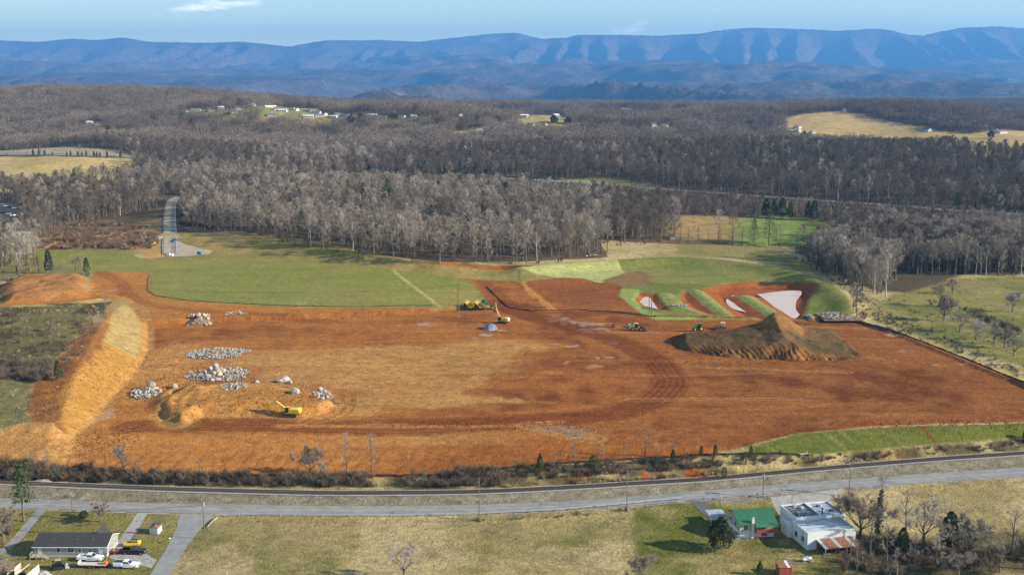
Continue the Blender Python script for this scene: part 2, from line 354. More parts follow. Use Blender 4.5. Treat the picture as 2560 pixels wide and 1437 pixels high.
def grid_mesh(name, X, Y, Z, C, keep, material, kind='structure'):
    """X,Y,Z 2-D arrays, C (..,4) colours, keep = face mask -> mesh object"""
    ny, nx = X.shape
    idx = np.arange(ny * nx).reshape(ny, nx)
    q = np.stack([idx[:-1, :-1], idx[:-1, 1:], idx[1:, 1:], idx[1:, :-1]], -1)[keep]
    used, inv = np.unique(q.ravel(), return_inverse=True)
    co = np.stack([X.ravel()[used], Y.ravel()[used], Z.ravel()[used]], -1).astype(np.float32)
    me = bpy.data.meshes.new(name)
    nf = len(q)
    me.vertices.add(len(co)); me.vertices.foreach_set('co', co.ravel())
    me.loops.add(nf * 4); me.loops.foreach_set('vertex_index', inv.astype(np.int32).ravel())
    me.polygons.add(nf); me.polygons.foreach_set('loop_start', np.arange(0, nf * 4, 4, dtype=np.int32))
    me.polygons.foreach_set('loop_total', np.full(nf, 4, np.int32))
    me.polygons.foreach_set('use_smooth', np.ones(nf, bool))
    ca = me.color_attributes.new('Col', 'FLOAT_COLOR', 'POINT'); ca.data.foreach_set('color', C.reshape(-1, 4)[used].astype(np.float32).ravel())
    me.update(calc_edges=True); me.materials.append(material)
    o = bpy.data.objects.new(name, me); COL.objects.link(o)
    if kind: o['kind'] = kind
    return o
# ------------------------------------------------------------------ near ground: heights, colours, split by what it is
STEP = 0.85
gx = np.arange(-395, 395.1, STEP); gy = np.arange(228, 768, STEP)
GX, GY = np.meshgrid(gx, gy)
FAN = np.abs(GX) < 0.4577 * GY * 1.04 + 26
GZ = znear(GX, GY)
n1 = fbm(GX / 26, GY / 26, 1, 4); n2 = fbm(GX / 7, GY / 7, 2, 4); n3 = fbm(GX / 2.2, GY / 2.2, 3, 3); n0 = fbm(GX / 70, GY / 70, 4, 3)
GC = np.zeros(GX.shape + (3,)); WET = np.zeros(GX.shape); ZONE = np.zeros(GX.shape, np.int8)
def mixc(c0, c1, t): return c0 + (np.asarray(c1) - c0) * np.asarray(t)[..., None]
def paint(mask, col):
    global GC
    GC = mixc(GC, col, np.clip(mask, 0, 1))
def cc(a, b, t): return np.asarray(a) + (np.asarray(b) - np.asarray(a)) * np.clip(t, 0, 1)[..., None]
def poly(pts, z=0.0, soft=0.9, wob=1.2, wl_=5.0, zone=None, terrain=False):
    P = PH(pts) if terrain else pline(pts, z)
    s = sdf(GX, GY, P) + wob * 2 * ((n1 if wl_ > 9 else n2) - 0.5)
    if zone is not None: ZONE[s > 0] = zone
    return sst(-soft, soft, s)
# base: dry winter pasture, greener in drifts
base = cc(DRY, DRYG, sst(.42, .62, n1)); base = base + (np.asarray(OLIVE) - base) * (sst(.55, .75, n2) * .35)[..., None]
GC[:] = base
rcg = np.interp(GX, ROADC[:, 0], ROADC[:, 1]); trg = np.interp(GX, TRKC[:, 0], TRKC[:, 1])
bkg = np.interp(GX, BANK[:, 0], BANK[:, 1])
# mown yards of the two houses
paint(poly([(-200, 1290), (100, 1276), (380, 1283), (450, 1300), (460, 1330), (380, 1445), (-200, 1445)], -5.5, 1.5, 2), cc(LAWN, DRYG, n1 * .9 - .1))
yard = poly([(1580, 1285), (1700, 1248), (1760, 1240), (2000, 1230), (2010, 1300), (2160, 1400), (2120, 1450), (1585, 1450)], -5.5, 1.2, 1.5)
paint(yard, cc(LAWN, DRYG, sst(.45, .7, n0 * .6 + n2 * .4)))
paint(poly([(480, 1330), (700, 1400), (1100, 1400), (1560, 1330), (1560, 1450), (440, 1450)], -6, 8, 10, 20) * sst(.52, .62, n1), cc(DRYG, LAWN, n2))
paint(poly([(2080, 1400), (2150, 1330), (2250, 1330), (2600, 1330), (2600, 1425), (2200, 1445)], -5.5, 4, 5, 12), cc(BRUSH, OLIVE, n2))
# verge between road and ballast, ballast itself
paint(sst(0, 1, (GY - rcg - 2.8)) * sst(0, 1, trg - 3 - GY), cc(OLIVE, DRY, n2 * 1.4 - .3))
bal = sst(-.8, .8, 6.6 + 1.2 * (n2 - .5) * 4 + 4.5 * sst(20, 60, GX) - np.abs(GY - trg + 4.0 + 2.2 * sst(20, 60, GX))) * sst(-.3, .3, trg + 3.3 - GY)
paint(bal, cc(GRAVEL, alb(126, 116, 104), n3 * 1.3 - .2)); ZONE[(np.abs(GY - trg) < 9) & (bal > .5)] = 9
GZ = GZ + 0.12 * (n3 - .5) * bal
# brushy bank above the railway with raw red soil showing
bank = sst(0, 1, GY - trg - 3.2) * sst(-1, 1, bkg - GY)
rawr = sst(.50, .60, fbm(GX / 9, GY / 30, 61, 3)) * sst(5, 45, GX) * sst(130, 100, GX)
paint(bank, cc(BRUSH, DRY, sst(.4, .7, n2))); paint(bank * rawr * sst(0.15, .35, (bkg - GY) / np.maximum(bkg - trg - 3, 1)), cc(alb(184, 96, 44), alb(150, 76, 38), n2))
GZ = GZ + bank * 0.7 * (n2 - .5)
# red earth of the graded site
redm = poly([(130, 1166, -2), (150, 1130), (180, 1100), (222, 1070), (290, 990), (345, 930), (372, 870), (367, 805), (330, 766), (250, 760), (150, 772), (-60, 790), (-60, 778), (150, 757), (230, 742), (222, 720), (236, 688), (375, 684),
             (548, 633), (700, 640), (900, 656), (1150, 680), (1300, 680), (1500, 692), (1560, 718), (1600, 770), (1640, 791), (2000, 797), (2133, 800), (2230, 832), (2320, 868), (2430, 914), (2560, 968), (2760, 1050), (2760, 1062), (2560, 1061),
             (2200, 1071), (1990, 1086), (1860, 1117, -.2), (1750, 1138, -.9), (1600, 1147, -1.1), (1400, 1158, -1.7), (1300, 1165, -2), (1200, 1181, -2.5), (1000, 1191, -2.7), (800, 1191, -2.7), (500, 1189, -2.5), (300, 1179, -2.3), (200, 1170, -2.2)], 0, .7, 1.0, zone=1)
slopef = sst(-1, 1, np.interp(GX, CREST[:, 0], CREST[:, 1]) - GY) * redm
red = cc(RED, RED_D, sst(.40, .72, n1 * .55 + n2 * .45)); red = red + (ORANGE - red) * (sst(20, -120, GX) * .75 * sst(.3, .6, n0 + .1))[..., None]
red = red * (1 - .17 * sst(10, 110, GX + 14 * (n1 - .5)))[..., None]
paint(redm, red)
def blob(px, py, rx, ry, z=0.0):
    x0, y0 = U(px, py, z); s = (py - HOR) * CT / (H - z); sx = rx / s; sy = ry / (s * sin(math.atan2(H - z, float(y0))))
    return np.exp(-((GX - x0) / sx) ** 2 - ((GY - y0) / sy) ** 2)
for b in [(1050, 900, 260, 38), (1250, 865, 130, 16), (830, 930, 190, 40), (700, 900, 130, 20), (1000, 960, 200, 22), (420, 905, 80, 45), (1050, 1000, 200, 20), (560, 985, 160, 22), (900, 1085, 480, 20), (700, 1030, 260, 20)]:
    paint(redm * sst(.18, .62, blob(*b) * 1.15 * (.35 + 1.3 * n2)) * .72, cc(TAN, ORANGE, n3 * 1.5 - .35))
paint(slopef * sst(-10, -70, GX), cc(alb(180, 116, 64), alb(190, 132, 78), n2)); paint(slopef * sst(60, 0, np.abs(GX - 20)) * .8, cc(alb(172, 104, 56), RED, n2))
for (px, py) in [(1235, 1000), (1290, 1002), (1180, 1003), (1200, 945), (1145, 985), (1500, 893), (1420, 905), (1370, 862), (1520, 990), (1480, 915)]:
    paint(redm * sst(.35, .6, blob(px, py, 34, 9) * np.clip(2.6 * n2 + 1.4 * n3 - 1.45, 0, 1.5)) * .7, alb(194, 150, 102))
for (px, py, rx) in [(1075, 812, 34), (1215, 838, 22), (1180, 845, 18), (1390, 800, 40), (1480, 825, 45), (1510, 810, 26), (1450, 808, 50), (1380, 862, 24), (1425, 865, 22), (1535, 858, 14), (1220, 818, 16), (1255, 826, 14),
                 (250, 1045, 30), (270, 1030, 18), (750, 772, 34), (1495, 893, 18), (280, 740, 12), (640, 1050, 20), (830, 1042, 18), (2235, 838, 25), (2270, 880, 30), (2350, 915, 20), (2405, 912, 16)]:
    w = redm * sst(.30, .55, blob(px, py, rx, rx * .18 if px > 400 else rx * .5) * np.clip(2.2 * n2 + 1.6 * n3 - 1.25, 0, 1.5)); paint(w * .7, alb(188, 156, 142) if px > 400 else alb(196, 158, 132)); WET = np.maximum(WET, w * (0.85 if px < 2200 else 0))
# haul roads: darker, rutted
def track(pts, width, col, amt, rut=0.0, z=0.0, streak=1.3):
    global GZ
    P = smooth_line(pline(pts, z), 5); d, s_, a = dist_grid(P, width + 4); d = np.minimum(d, 99)
    st = 0.5 + 0.5 * np.sin(d * s_ * streak * 2 + 3 * vnoise(a / 14, d * 0, 8))
    m = sst(width, width * .55, d + 2.5 * (n2 - .5)) * redm
    paint(m * amt * (0.55 + .45 * st), col); GZ = GZ - rut * m * st
track([(1235, 758), (1300, 783), (1400, 812), (1500, 838), (1580, 868), (1640, 905), (1672, 945), (1655, 985), (1580, 1020), (1450, 1042), (1250, 1055), (1000, 1066), (760, 1062), (500, 1062), (330, 1068)], 9, alb(122, 64, 34), .95, .22)
track([(1180, 685), (1230, 730), (1270, 765), (1340, 790)], 6, RED_D, .7, .2)
track([(1290, 780), (1380, 782), (1500, 780), (1640, 792)], 3.5, RED_D, .6, .15)
track([(840, 985), (860, 1010), (840, 1035), (780, 1050)], 7, ORANGE, .6, .22, 0, .9)
track([(450, 1060), (430, 1040), (450, 1005), (520, 978), (640, 965), (760, 985), (830, 1010)], 8, TAN, .6, .3, 0, .8)
track([(340, 1000), (420, 960), (520, 940), (640, 960)], 5, ORANGE, .6, .3, 0, .9)
track([(250, 690), (300, 715), (330, 750), (420, 775), (600, 785), (900, 800), (1150, 790)], 5, RED_D, .5, .1, 1.5)
track([(1330, 1060), (1400, 1075), (1490, 1092)], 6, TAN, .55, .45, 0, .8)
track([(700, 1062), (1000, 1062), (1250, 1060), (1400, 1052)], 2.2, alb(206, 150, 96), .6, .25)
track([(2020, 925), (2150, 960), (2290, 995), (2330, 985)], 2, RED_D, .3, .12)
paint(redm * (sst(.50, .8, fbm(GX / 40 + GY / 160, GY / 4.5, 88, 3)) * .35 * sst(0, 60, GX)), RED_D)
# single machine passes criss-crossing the pad
rt = np.random.default_rng(12)
for k in range(46):
    px_, py_ = rt.uniform(330, 2350), rt.uniform(815, 1060); a_ = rt.normal(0, .12); L_ = rt.uniform(150, 480); cv = rt.normal(0, 14)
    pts_ = [(px_ + L_ * q, py_ + L_ * q * a_ * .25 + cv * q * q) for q in (-.5, -.25, 0, .25, .5)]
    if min(p[1] for p in pts_) < 810 or max(p[1] for p in pts_) > 1085: continue
    P_ = smooth_line(pline(pts_), 6); d_, s_, _ = dist_grid(P_, 4); m_ = sst(.75, .3, np.abs(d_ - 1.1)) * redm
    paint(m_ * rt.uniform(.2, .5), RED_D if rt.random() < .6 else TAN); GZ = GZ - .06 * m_
plm = sst(-3, 2, sdf(GX, GY, PLAT)); paint(plm * .8, cc(alb(200, 148, 88), alb(182, 122, 66), n3 * 1.5 - .25))
# gullies down the front slope
tcr = np.interp(GX, CREST[:, 0], CREST[:, 1]); ft = np.clip((tcr - GY) / np.maximum(tcr - bkg, 4), 0, 1)
u = (GX + 5.0 * (fbm(GX / 9, GY / 7, 51, 3) - .5) - (GY - bkg) * .18) / 4.6
gl = sst(.16, .03, np.abs(u % 1 - .5)) * (_h2(np.floor(u), np.floor(u) * 0, 9) > .3) * slopef * sst(.2 + .5 * _h2(np.floor(u), np.floor(u) * 0 + 1, 10), 1, ft * 1.25)
paint(gl * .5 * sst(75, 45, GX), alb(138, 72, 36)); GZ = GZ - .10 * gl
# cut slope on the left: pale clay, straw blanket above, rough shoulder
dct, sct, act = dist_line(GX, GY, CUT_TOE, maxd=260); dct = np.minimum(dct, 400)
cutm = np.where((sct > 0) & (GY > 318) & (GY < 570), sst(-.5, .5, 16.5 * sst(312, 380, GY) * sst(600, 500, GY) + 1.5 - dct), 0)
paint(cutm, cc(YEL, SAND, n2)); ZONE[cutm > .5] = 1
shoulder = np.where((sct > 0) & (GY > 315) & (GY < 520), sst(1, -1, np.abs(dct - 20 * sst(312, 380, GY)) - 5 * (.6 + n2)), 0) * sst(500, 440, GY)
paint(shoulder, cc(alb(160, 108, 66), alb(124, 84, 54), n3 * 1.4 - .2)); GZ = GZ + shoulder * 1.1 * (n2 - .4); ZONE[shoulder > .5] = 1
blanket = np.where(sct > 0, sst(2.5, 3.5, dct) * sst(16, 15, dct), 0) * sst(437, 440, GY) * sst(556, 550, GY)
paint(blanket, cc(alb(180, 154, 112), alb(170, 142, 98), n3)); 
GZ = GZ + cutm * (.5 * (n2 - .5) - .35 * sst(.55, .75, fbm(act / 3, dct / 9, 33, 2)))
toe = sst(2.2, .4, np.abs(dct - 1)) * (GY > 330) * (GY < 540); paint(toe * .8, cc(alb(176, 116, 62), TAN, n3))
frontdirt = poly([(-80, 1120), (60, 1085), (130, 1085), (190, 1110), (150, 1165), (-80, 1150)], .5, 1.5, 3, zone=1); paint(frontdirt, cc(alb(178, 120, 70), TAN, n2)); GZ = GZ + frontdirt * .9 * (n2 - .5)
# rough field on the left hill
lf = np.where((sct > 0) & (GY > 322) & (GY < 640) & (GX < -100), 1.0, 0) * sst(.3, 0, cutm) * sst(.3, 0, shoulder) * sst(.5, 0, frontdirt) * (1 - redm)
paint(lf, cc(alb(128, 118, 84), alb(100, 90, 66), sst(.4, .62, n1))); paint(lf * sst(.52, .64, fbm(GX / 14, GY / 22, 71, 3)), cc(BRUSH, DARKB, n2)); paint(lf * sst(520, 535, GY) * sst(580, 565, GY) * sst(.35, .55, n1), WHEAT)
paint(lf * sst(395, 385, GY), cc(alb(140, 132, 96), alb(110, 108, 74), n2)); GZ = GZ + lf * (.9 * (n2 - .5) + .5 * (n3 - .5))
lm = sst(-5, 2, sdf(GX, GY, LMOUND)); paint(lm, cc(alb(182, 134, 90), alb(164, 108, 66), n2)); GZ = GZ + lm * 1.2 * (n2 - .5); ZONE[lm > .5] = 1
# terrace bank
tt0 = np.interp(GX, TTOE[:, 0], TTOE[:, 1]); tt1 = np.interp(GX, TTOP[:, 0], TTOP[:, 1]); tb = sst(-1.5, 1, GY - tt0) * sst(-1.5, 1, tt1 - GY) * (GX < -40) * (GX > -190)
paint(tb * redm, cc(alb(176, 112, 60), alb(140, 82, 44), n3)); GZ = GZ + tb * .8 * (n3 - .5)
paint(redm * sst(2, 0, np.abs(GY - tt1 - 9 * np.clip(-GX / 60, 0, 1))) * (GX > -30) * .5, DARKB)
# sandy seam in the stripped ground and bare brown cut
track([(1300, 690), (1310, 715), (1335, 740), (1370, 765), (1380, 775)], 2.4, alb(208, 152, 84), .9, -.3)
track([(1540, 742), (1600, 760), (1680, 775)], 1.6, alb(196, 136, 78), .6)
paint(poly([(1325, 700), (1450, 690), (1560, 735), (1600, 770), (1400, 770), (1345, 740)], 0, 5, 5) * .55, cc(alb(126, 72, 44), RED, n2))
# sown fields and slopes
gf = poly([(60, 650), (88, 626), (334, 626), (336, 645), (352, 651), (422, 647), (492, 643), (580, 636), (700, 644), (800, 653), (900, 659), (1000, 668), (1099, 675), (1151, 687), (1183, 705), (1208, 727), (1225, 753), (1151, 755), (1099, 763),
           (900, 766), (703, 763), (527, 754), (457, 749), (387, 738), (368, 727), (374, 684), (243, 680), (150, 684), (75, 677)], 3.2, .6, .8, zone=2)
paint(gf, cc(GREEN, alb(150, 146, 86), sst(.4, .7, n1 * .5 + fbm(GX / 30, GY / 5, 12, 3) * .5))); paint(gf * sst(.5, .75, n0) * .45, alb(126, 136, 66)); paint(gf * sst(.56, .72, n1 * .5 + n2 * .5) * .5, alb(160, 132, 84)); paint(gf * sst(.52, .62, fbm(GX / 40, GY / 3.5, 13, 2)) * .22, alb(120, 128, 62)); paint(gf * sst(6, 0, sdf(GX, GY, PH([(60, 650), (88, 626), (334, 626), (352, 651), (580, 636), (900, 659), (1099, 675), (1183, 705), (1225, 753), (1099, 763), (703, 763), (457, 749), (368, 727), (374, 684), (75, 677)])) + 5 * (n2 - .5)) * .5, alb(150, 128, 84))
P = pline([(983, 676), (1000, 690), (1100, 760)], 3); d, _, _ = dist_grid(P, 4); paint(gf * sst(1.6, .5, d + n3 - .5), alb(184, 172, 118))
tn = poly([(447, 620), (448, 578), (560, 578), (700, 600), (800, 616), (900, 634), (1000, 648), (1100, 657), (1300, 661), (1420, 656), (1540, 640), (1700, 628), (1700, 645), (1560, 654), (1420, 670), (1300, 681), (1150, 678), (1000, 664), (900, 655), (700, 639), (560, 630), (500, 622)], 6, .8, 1.2, zone=3)
paint(tn, cc(alb(168, 146, 98), alb(146, 134, 84), sst(.35, .65, fbm(GX / 6, GY / 30, 14, 3)))); paint(tn * sst(.5, .7, n1) * .6, alb(132, 130, 72))
am = poly([(1420, 668), (1534, 655), (1600, 645), (1700, 641), (1800, 645), (1900, 657), (2000, 677), (2070, 707), (2115, 742), (2131, 790), (2120, 797), (1640, 794), (1600, 775), (1550, 740), (1556, 717), (1580, 690), (1560, 680)], 1.0, .7, 1, zone=4)
paint(am, cc(alb(140, 138, 82), alb(120, 126, 66), sst(.4, .65, n1)))
paint(poly([(1290, 681), (1400, 672), (1534, 655), (1569, 681), (1500, 703), (1459, 692), (1400, 690)], 1.5, .5, .5, zone=4), cc(alb(190, 188, 134), alb(176, 178, 120), n3))
paint(poly([(1503, 703), (1569, 682), (1600, 678), (1637, 695), (1619, 711), (1556, 718)], 0, .8, 1.2), cc(alb(150, 116, 84), alb(138, 112, 78), n2))
bas = sst(-1, 1, sdf(GX, GY, BASIN) + 1.5 * (n2 - .5)); po = sst(-.8, .8, sdf(GX, GY, POND1) + 1.5 * (n2 - .5))
paint(np.maximum(bas, po), cc(alb(176, 104, 58), alb(150, 84, 50), n2)); ZONE[(bas > .5) | (po > .5)] = 1
for i, P in enumerate(FING):
    d, s_, a = dist_grid(P, 8); m = sst(4.9, 4.0, d + 1.2 * (n2 - .5)); paint(m, cc(alb(160, 160, 104), alb(128, 140, 80), n2)); ZONE[m > .5] = 4
    GZ = GZ + 0
paint(poly([(1548, 735), (1556, 718), (1600, 722), (1588, 745), (1605, 768), (1660, 782), (1760, 794), (1640, 795), (1600, 778)], 1, .8, 1, zone=4), cc(alb(164, 172, 112), alb(144, 160, 92), n2))
fs = poly([(1868, 1114), (1990, 1087), (2200, 1072), (2560, 1061), (2760, 1056), (2760, 1078, -1.9), (2560, 1092, -1.9), (2300, 1112, -1.9), (2150, 1125, -1.9), (2000, 1137, -1.7), (1895, 1135, -1.1)], 0.4, .5, .6, zone=4)
stripe = sst(.56, .72, fbm((GX + (GY - 330) * .45) / 1.6, GY / 60, 81, 3))
paint(fs, cc(alb(116, 118, 60), alb(102, 110, 48), n1)); paint(fs * stripe * .6 * sst(.35, .6, n1), alb(150, 148, 96))
for (a0, b0) in [((2300, 1072), (2345, 1108)), ((2210, 1072), (2228, 1085))]:
    d, _, _ = dist_grid(pline([a0 + (0,), b0 + (-1.5,)]), 3); paint(fs * sst(.9, .3, d), RED_D)
d, s_, a = dist_grid(EBERM, 60); d = np.minimum(d, 99); paint(sst(1.8, .8, d + .8 * (n3 - .5)) * (GX > 60), cc(alb(126, 70, 38), alb(178, 110, 62), n3)); GZ = GZ + .5 * (n3 - .5) * sst(2.5, 1, d)
out_e = np.where((GX > 120) & (s_ > 0), 1.0, 0) * sst(170, 200, GX)
paint(out_e * sst(2, 3, d) * sst(9, 6, d), WHEAT); paint(out_e * sst(2.5, 3, d) * sst(5.5, 4.5, d) * sst(420, 405, GY), alb(122, 160, 78))
epas = poly([(2140, 790), (2300, 700), (2560, 690), (2800, 690), (2800, 1000), (2560, 930), (2300, 850)], -1.5, 3, 4); 
paint(epas * sst(8, 10, d), cc(alb(148, 140, 88), alb(122, 124, 72), sst(.4, .62, n1))); paint(epas * sst(.58, .7, fbm(GX / 10, GY / 16, 23, 3)) * sst(8, 10, d) * .6, cc(BRUSH, DRY, n3))
paint(poly([(1690, 640), (1700, 600), (1900, 610), (2020, 650), (2090, 705), (2000, 672), (1850, 648)], -1, 3, 3), cc(alb(166, 150, 104), alb(128, 124, 74), n1))
# leaf litter under the near edge of the wood and scrub left of the access road
wf = np.interp(GX, WFRONT[:, 0], WFRONT[:, 1]); wood = sst(-2, 3, GY - wf + 3 * (n2 - .5)) * (GX > -215) * (GX < 60)
paint(wood * (1 - tn), cc(LITTER, alb(120, 100, 82), n2))
paint(poly([(100, 622), (110, 560), (300, 520), (395, 520), (402, 600), (330, 622)], 5, 3, 6), cc(WHEAT, alb(120, 84, 60), sst(.42, .58, n2 * .5 + n1 * .5)))
paint(poly([(-200, 690), (-200, 600), (60, 640), (230, 682), (225, 700), (10, 702)], 3.5, 3, 4), cc(alb(126, 116, 84), alb(150, 140, 100), n2))
paint(poly([(345, 620), (405, 605), (415, 640), (370, 648)], 4.5, 1, 2), cc(alb(206, 168, 116), alb(180, 130, 84), n2))
rw_ = sdf(GX, GY, PH([(1990, 630), (2050, 668), (2120, 698), (2170, 722), (2260, 732), (2340, 712), (2400, 688), (2480, 680), (2700, 676), (2700, 600), (1990, 600)])); paint(sst(-3, 3, rw_ + 5 * (n2 - .5)), cc(LITTER, alb(92, 84, 66), n2))  # right wood floor: leaf litter, dark tone also paints in tree shade
# grain of the soil itself
n4 = fbm(GX / 1.1 + 31, GY / 1.1, 55, 2); stk = fbm(GX / 22, GY / 2.2, 57, 3)
soil = redm * (1 - gf) * (1 - tn) * (1 - am) * (1 - fs)
GC *= (1 + soil * .6 * (n4 - .5) + soil * .32 * (stk - .5) + (1 - soil) * .55 * (n4 - .5))[..., None]
GZ = GZ + soil * (.16 * (n3 - .5) + .20 * (n2 - .5) + .16 * (n4 - .5) + .16 * (stk - .5)) * (1 - np.clip(WET * 1.5, 0, 1))
GZ = GZ + gf * .12 * (n2 - .5) + .25 * (n2 - .5) * (1 - redm) * (np.abs(GY - rcg) > 5) * (np.abs(GY - trg) > 6)
COLR = np.concatenate([np.clip(GC, .003, .9), WET[..., None]], -1)
fz = np.maximum.reduce([ZONE[:-1, :-1], ZONE[1:, :-1], ZONE[:-1, 1:], ZONE[1:, 1:]])
ff = FAN[:-1, :-1] & FAN[1:, 1:] & FAN[1:, :-1] & FAN[:-1, 1:]
for z_, nm in [(0, 'pasture_ground'), (1, 'red_earth_ground'), (2, 'sown_field'), (3, 'seeded_slope'), (4, 'grassed_embankment'), (9, 'railway_ballast')]:
    grid_mesh(nm, GX, GY, GZ, COLR, ff & (fz == z_), M_NEAR)
def gzi(x, y):
    """height of the finished near ground (bilinear)"""
    i = (y - gy[0]) / STEP; j = (x - gx[0]) / STEP
    if y > gy[-2] or y < gy[0] or abs(x) > 394: return gz(x, y)
    a, b = int(i), int(j); u_, v_ = i - a, j - b
    return float((GZ[a, b] * (1 - v_) + GZ[a, b + 1] * v_) * (1 - u_) + (GZ[a + 1, b] * (1 - v_) + GZ[a + 1, b + 1] * v_) * u_)

# ------------------------------------------------------------------ middle distance and mountains
mx_ = np.arange(-2400, 2401, 13.0); my_ = np.arange(140, 4300, 13.0)
MX, MY = np.meshgrid(mx_, my_); 
MZ = np.where(MY < 760, znear(MX, MY), zfar(MX, MY))
inn = (np.abs(MX) < 0.4577 * MY * 1.04 + 12) & (MY > 236) & (MY < 752)
MZ = np.where(inn, MZ - 9, MZ)
m1 = fbm(MX / 150, MY / 150, 6, 4); m2 = fbm(MX / 40, MY / 40, 7, 3)
MC = cc(alb(112, 96, 80), alb(92, 80, 68), m2)
OPEN = []   # open ground (no trees): polygons in world coordinates, colour
def openpoly(pts, c1, c2, z=None):
    P = PH(pts); OPEN.append(P); s = sdf(MX, MY, P); m = sst(-8, 8, s + 10 * (m2 - .5))
    return P, m, cc(c1, c2, m1 * 1.4 - .2)
T = 17.0    # tree height: the near edge of a clearing is hidden by the trees in front of it
CLEAR = [
 ([(-200, 388), (80, 392), (340, 398), (330, 410, T), (150, 425, T), (110, 440, T), (-200, 440, T)], FIELDT, alb(204, 178, 126)),                # field beside the highway, left
 ([(-200, 380), (360, 392), (350, 399), (-200, 388)], GRAVEL, FIELDT),
 ([(1945, 303), (2010, 285), (2090, 279), (2150, 284), (2200, 300), (2300, 318), (2420, 336), (2700, 338), (2700, 368, T), (2440, 358, T), (2300, 350, T), (2100, 338, T), (2000, 335, T), (1960, 318, T)], FIELDT, alb(178, 152, 110)),   # hill pasture right
 ([(1830, 545), (1960, 540), (2060, 555), (2110, 560, T), (2060, 575, T), (1920, 590, T), (1840, 575, T)], alb(122, 142, 76), alb(134, 148, 84)),
 ([(1690, 540), (1830, 540), (1840, 592, 2), (1690, 592, 2)], alb(180, 152, 108), alb(166, 142, 96)),
 ([(1390, 452), (1480, 445), (1560, 450), (1640, 465), (1640, 475), (1400, 470)], alb(168, 160, 112), DRYG),
 ([(640, 270), (700, 268), (830, 275), (800, 282, 4), (660, 280, 4)], alb(150, 156, 104), alb(170, 166, 116)),
 ([(960, 262), (1020, 258), (1020, 268), (960, 268)], FIELDT, GRAVEL),
 ([(1300, 292), (1420, 290), (1420, 322, 8), (1290, 324, 8)], alb(176, 160, 116), DRYG),
 ([(1120, 330), (1210, 322), (1280, 326), (1180, 340, 8), (1120, 342, 8)], FIELDT, DRY),
 
 
 ([(200, 468), (390, 480), (390, 500), (200, 490)], alb(172, 140, 100), WHEAT),
 ([(-200, 505), (50, 505), (60, 560, 12), (-200, 580, 12)], alb(110, 112, 116), alb(120, 118, 118)),
 ([(100, 640), (106, 606), (200, 592), (300, 580), (385, 560), (402, 520), (402, 620), (330, 625)], WHEAT, alb(120, 84, 60)),
 ([(2250, 690), (2560, 690), (2900, 690), (2900, 740), (2140, 790)], DRYG, DRY),
]
for (px_, py_), (x_, y_) in FHPOS.items():
    P = np.array([(x_ - 12, y_ - 42), (x_ + 12, y_ - 42), (x_ + 17, y_ - 12), (x_ + 12, y_ + 9), (x_ - 12, y_ + 9), (x_ - 17, y_ - 12)]); OPEN.append(P)
    if px_ < 1980: mm_ = sst(-10, 10, sdf(MX, MY, P) + 14 * (m2 - .5)); MC = MC + (cc(DRYG, BROWNG, m1) - MC) * (mm_ * .8)[..., None]
for pts, c1, c2 in CLEAR:
    P, m, c = openpoly(pts, c1, c2); MC = MC + (c - MC) * m[..., None]
grid_mesh('valley_ground', MX, MY, MZ, np.concatenate([MC, np.zeros(MX.shape + (1,))], -1), np.ones((len(my_) - 1, len(mx_) - 1), bool), M_MID)
fx_ = np.arange(-17400, 17401, 62.0); fy_ = np.arange(4240, 30900, 62.0)
FX, FY = np.meshgrid(fx_, fy_); FZ = zfar(FX, FY) + 13 * (np.random.default_rng(3).random(FX.shape) - .5)
f1 = fbm(FX / 700, FY / 700, 8, 4)
FC = cc(alb(126, 108, 104), alb(96, 86, 84), f1) * (0.7 + .6 * np.random.default_rng(4).random(FX.shape))[..., None]
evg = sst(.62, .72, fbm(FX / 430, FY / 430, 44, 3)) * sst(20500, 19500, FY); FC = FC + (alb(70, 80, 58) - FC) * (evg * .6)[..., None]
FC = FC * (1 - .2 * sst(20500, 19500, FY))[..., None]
fxx = lambda r: np.concatenate([FC, np.zeros(FX.shape + (1,))], -1)
FCA = fxx(0); rowm = 0.5 * (FY[:-1, :-1] + FY[1:, 1:])
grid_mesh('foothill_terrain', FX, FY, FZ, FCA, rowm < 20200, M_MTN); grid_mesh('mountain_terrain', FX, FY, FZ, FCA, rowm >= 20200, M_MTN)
def gm(x, y):
    """height of the finished ground anywhere (near sheet where it reaches, else the valley sheet)"""
    if 236 < y < 752 and abs(x) < 0.4577 * y * 1.04 + 12: return gzi(x, y)
    i = (y - my_[0]) / 13.0; j = (x - mx_[0]) / 13.0; a = int(min(max(i, 0), len(my_) - 2)); b = int(min(max(j, 0), len(mx_) - 2)); u_, v_ = i - a, j - b
    return float((MZ[a, b] * (1 - v_) + MZ[a, b + 1] * v_) * (1 - u_) + (MZ[a + 1, b] * (1 - v_) + MZ[a + 1, b + 1] * v_) * u_)
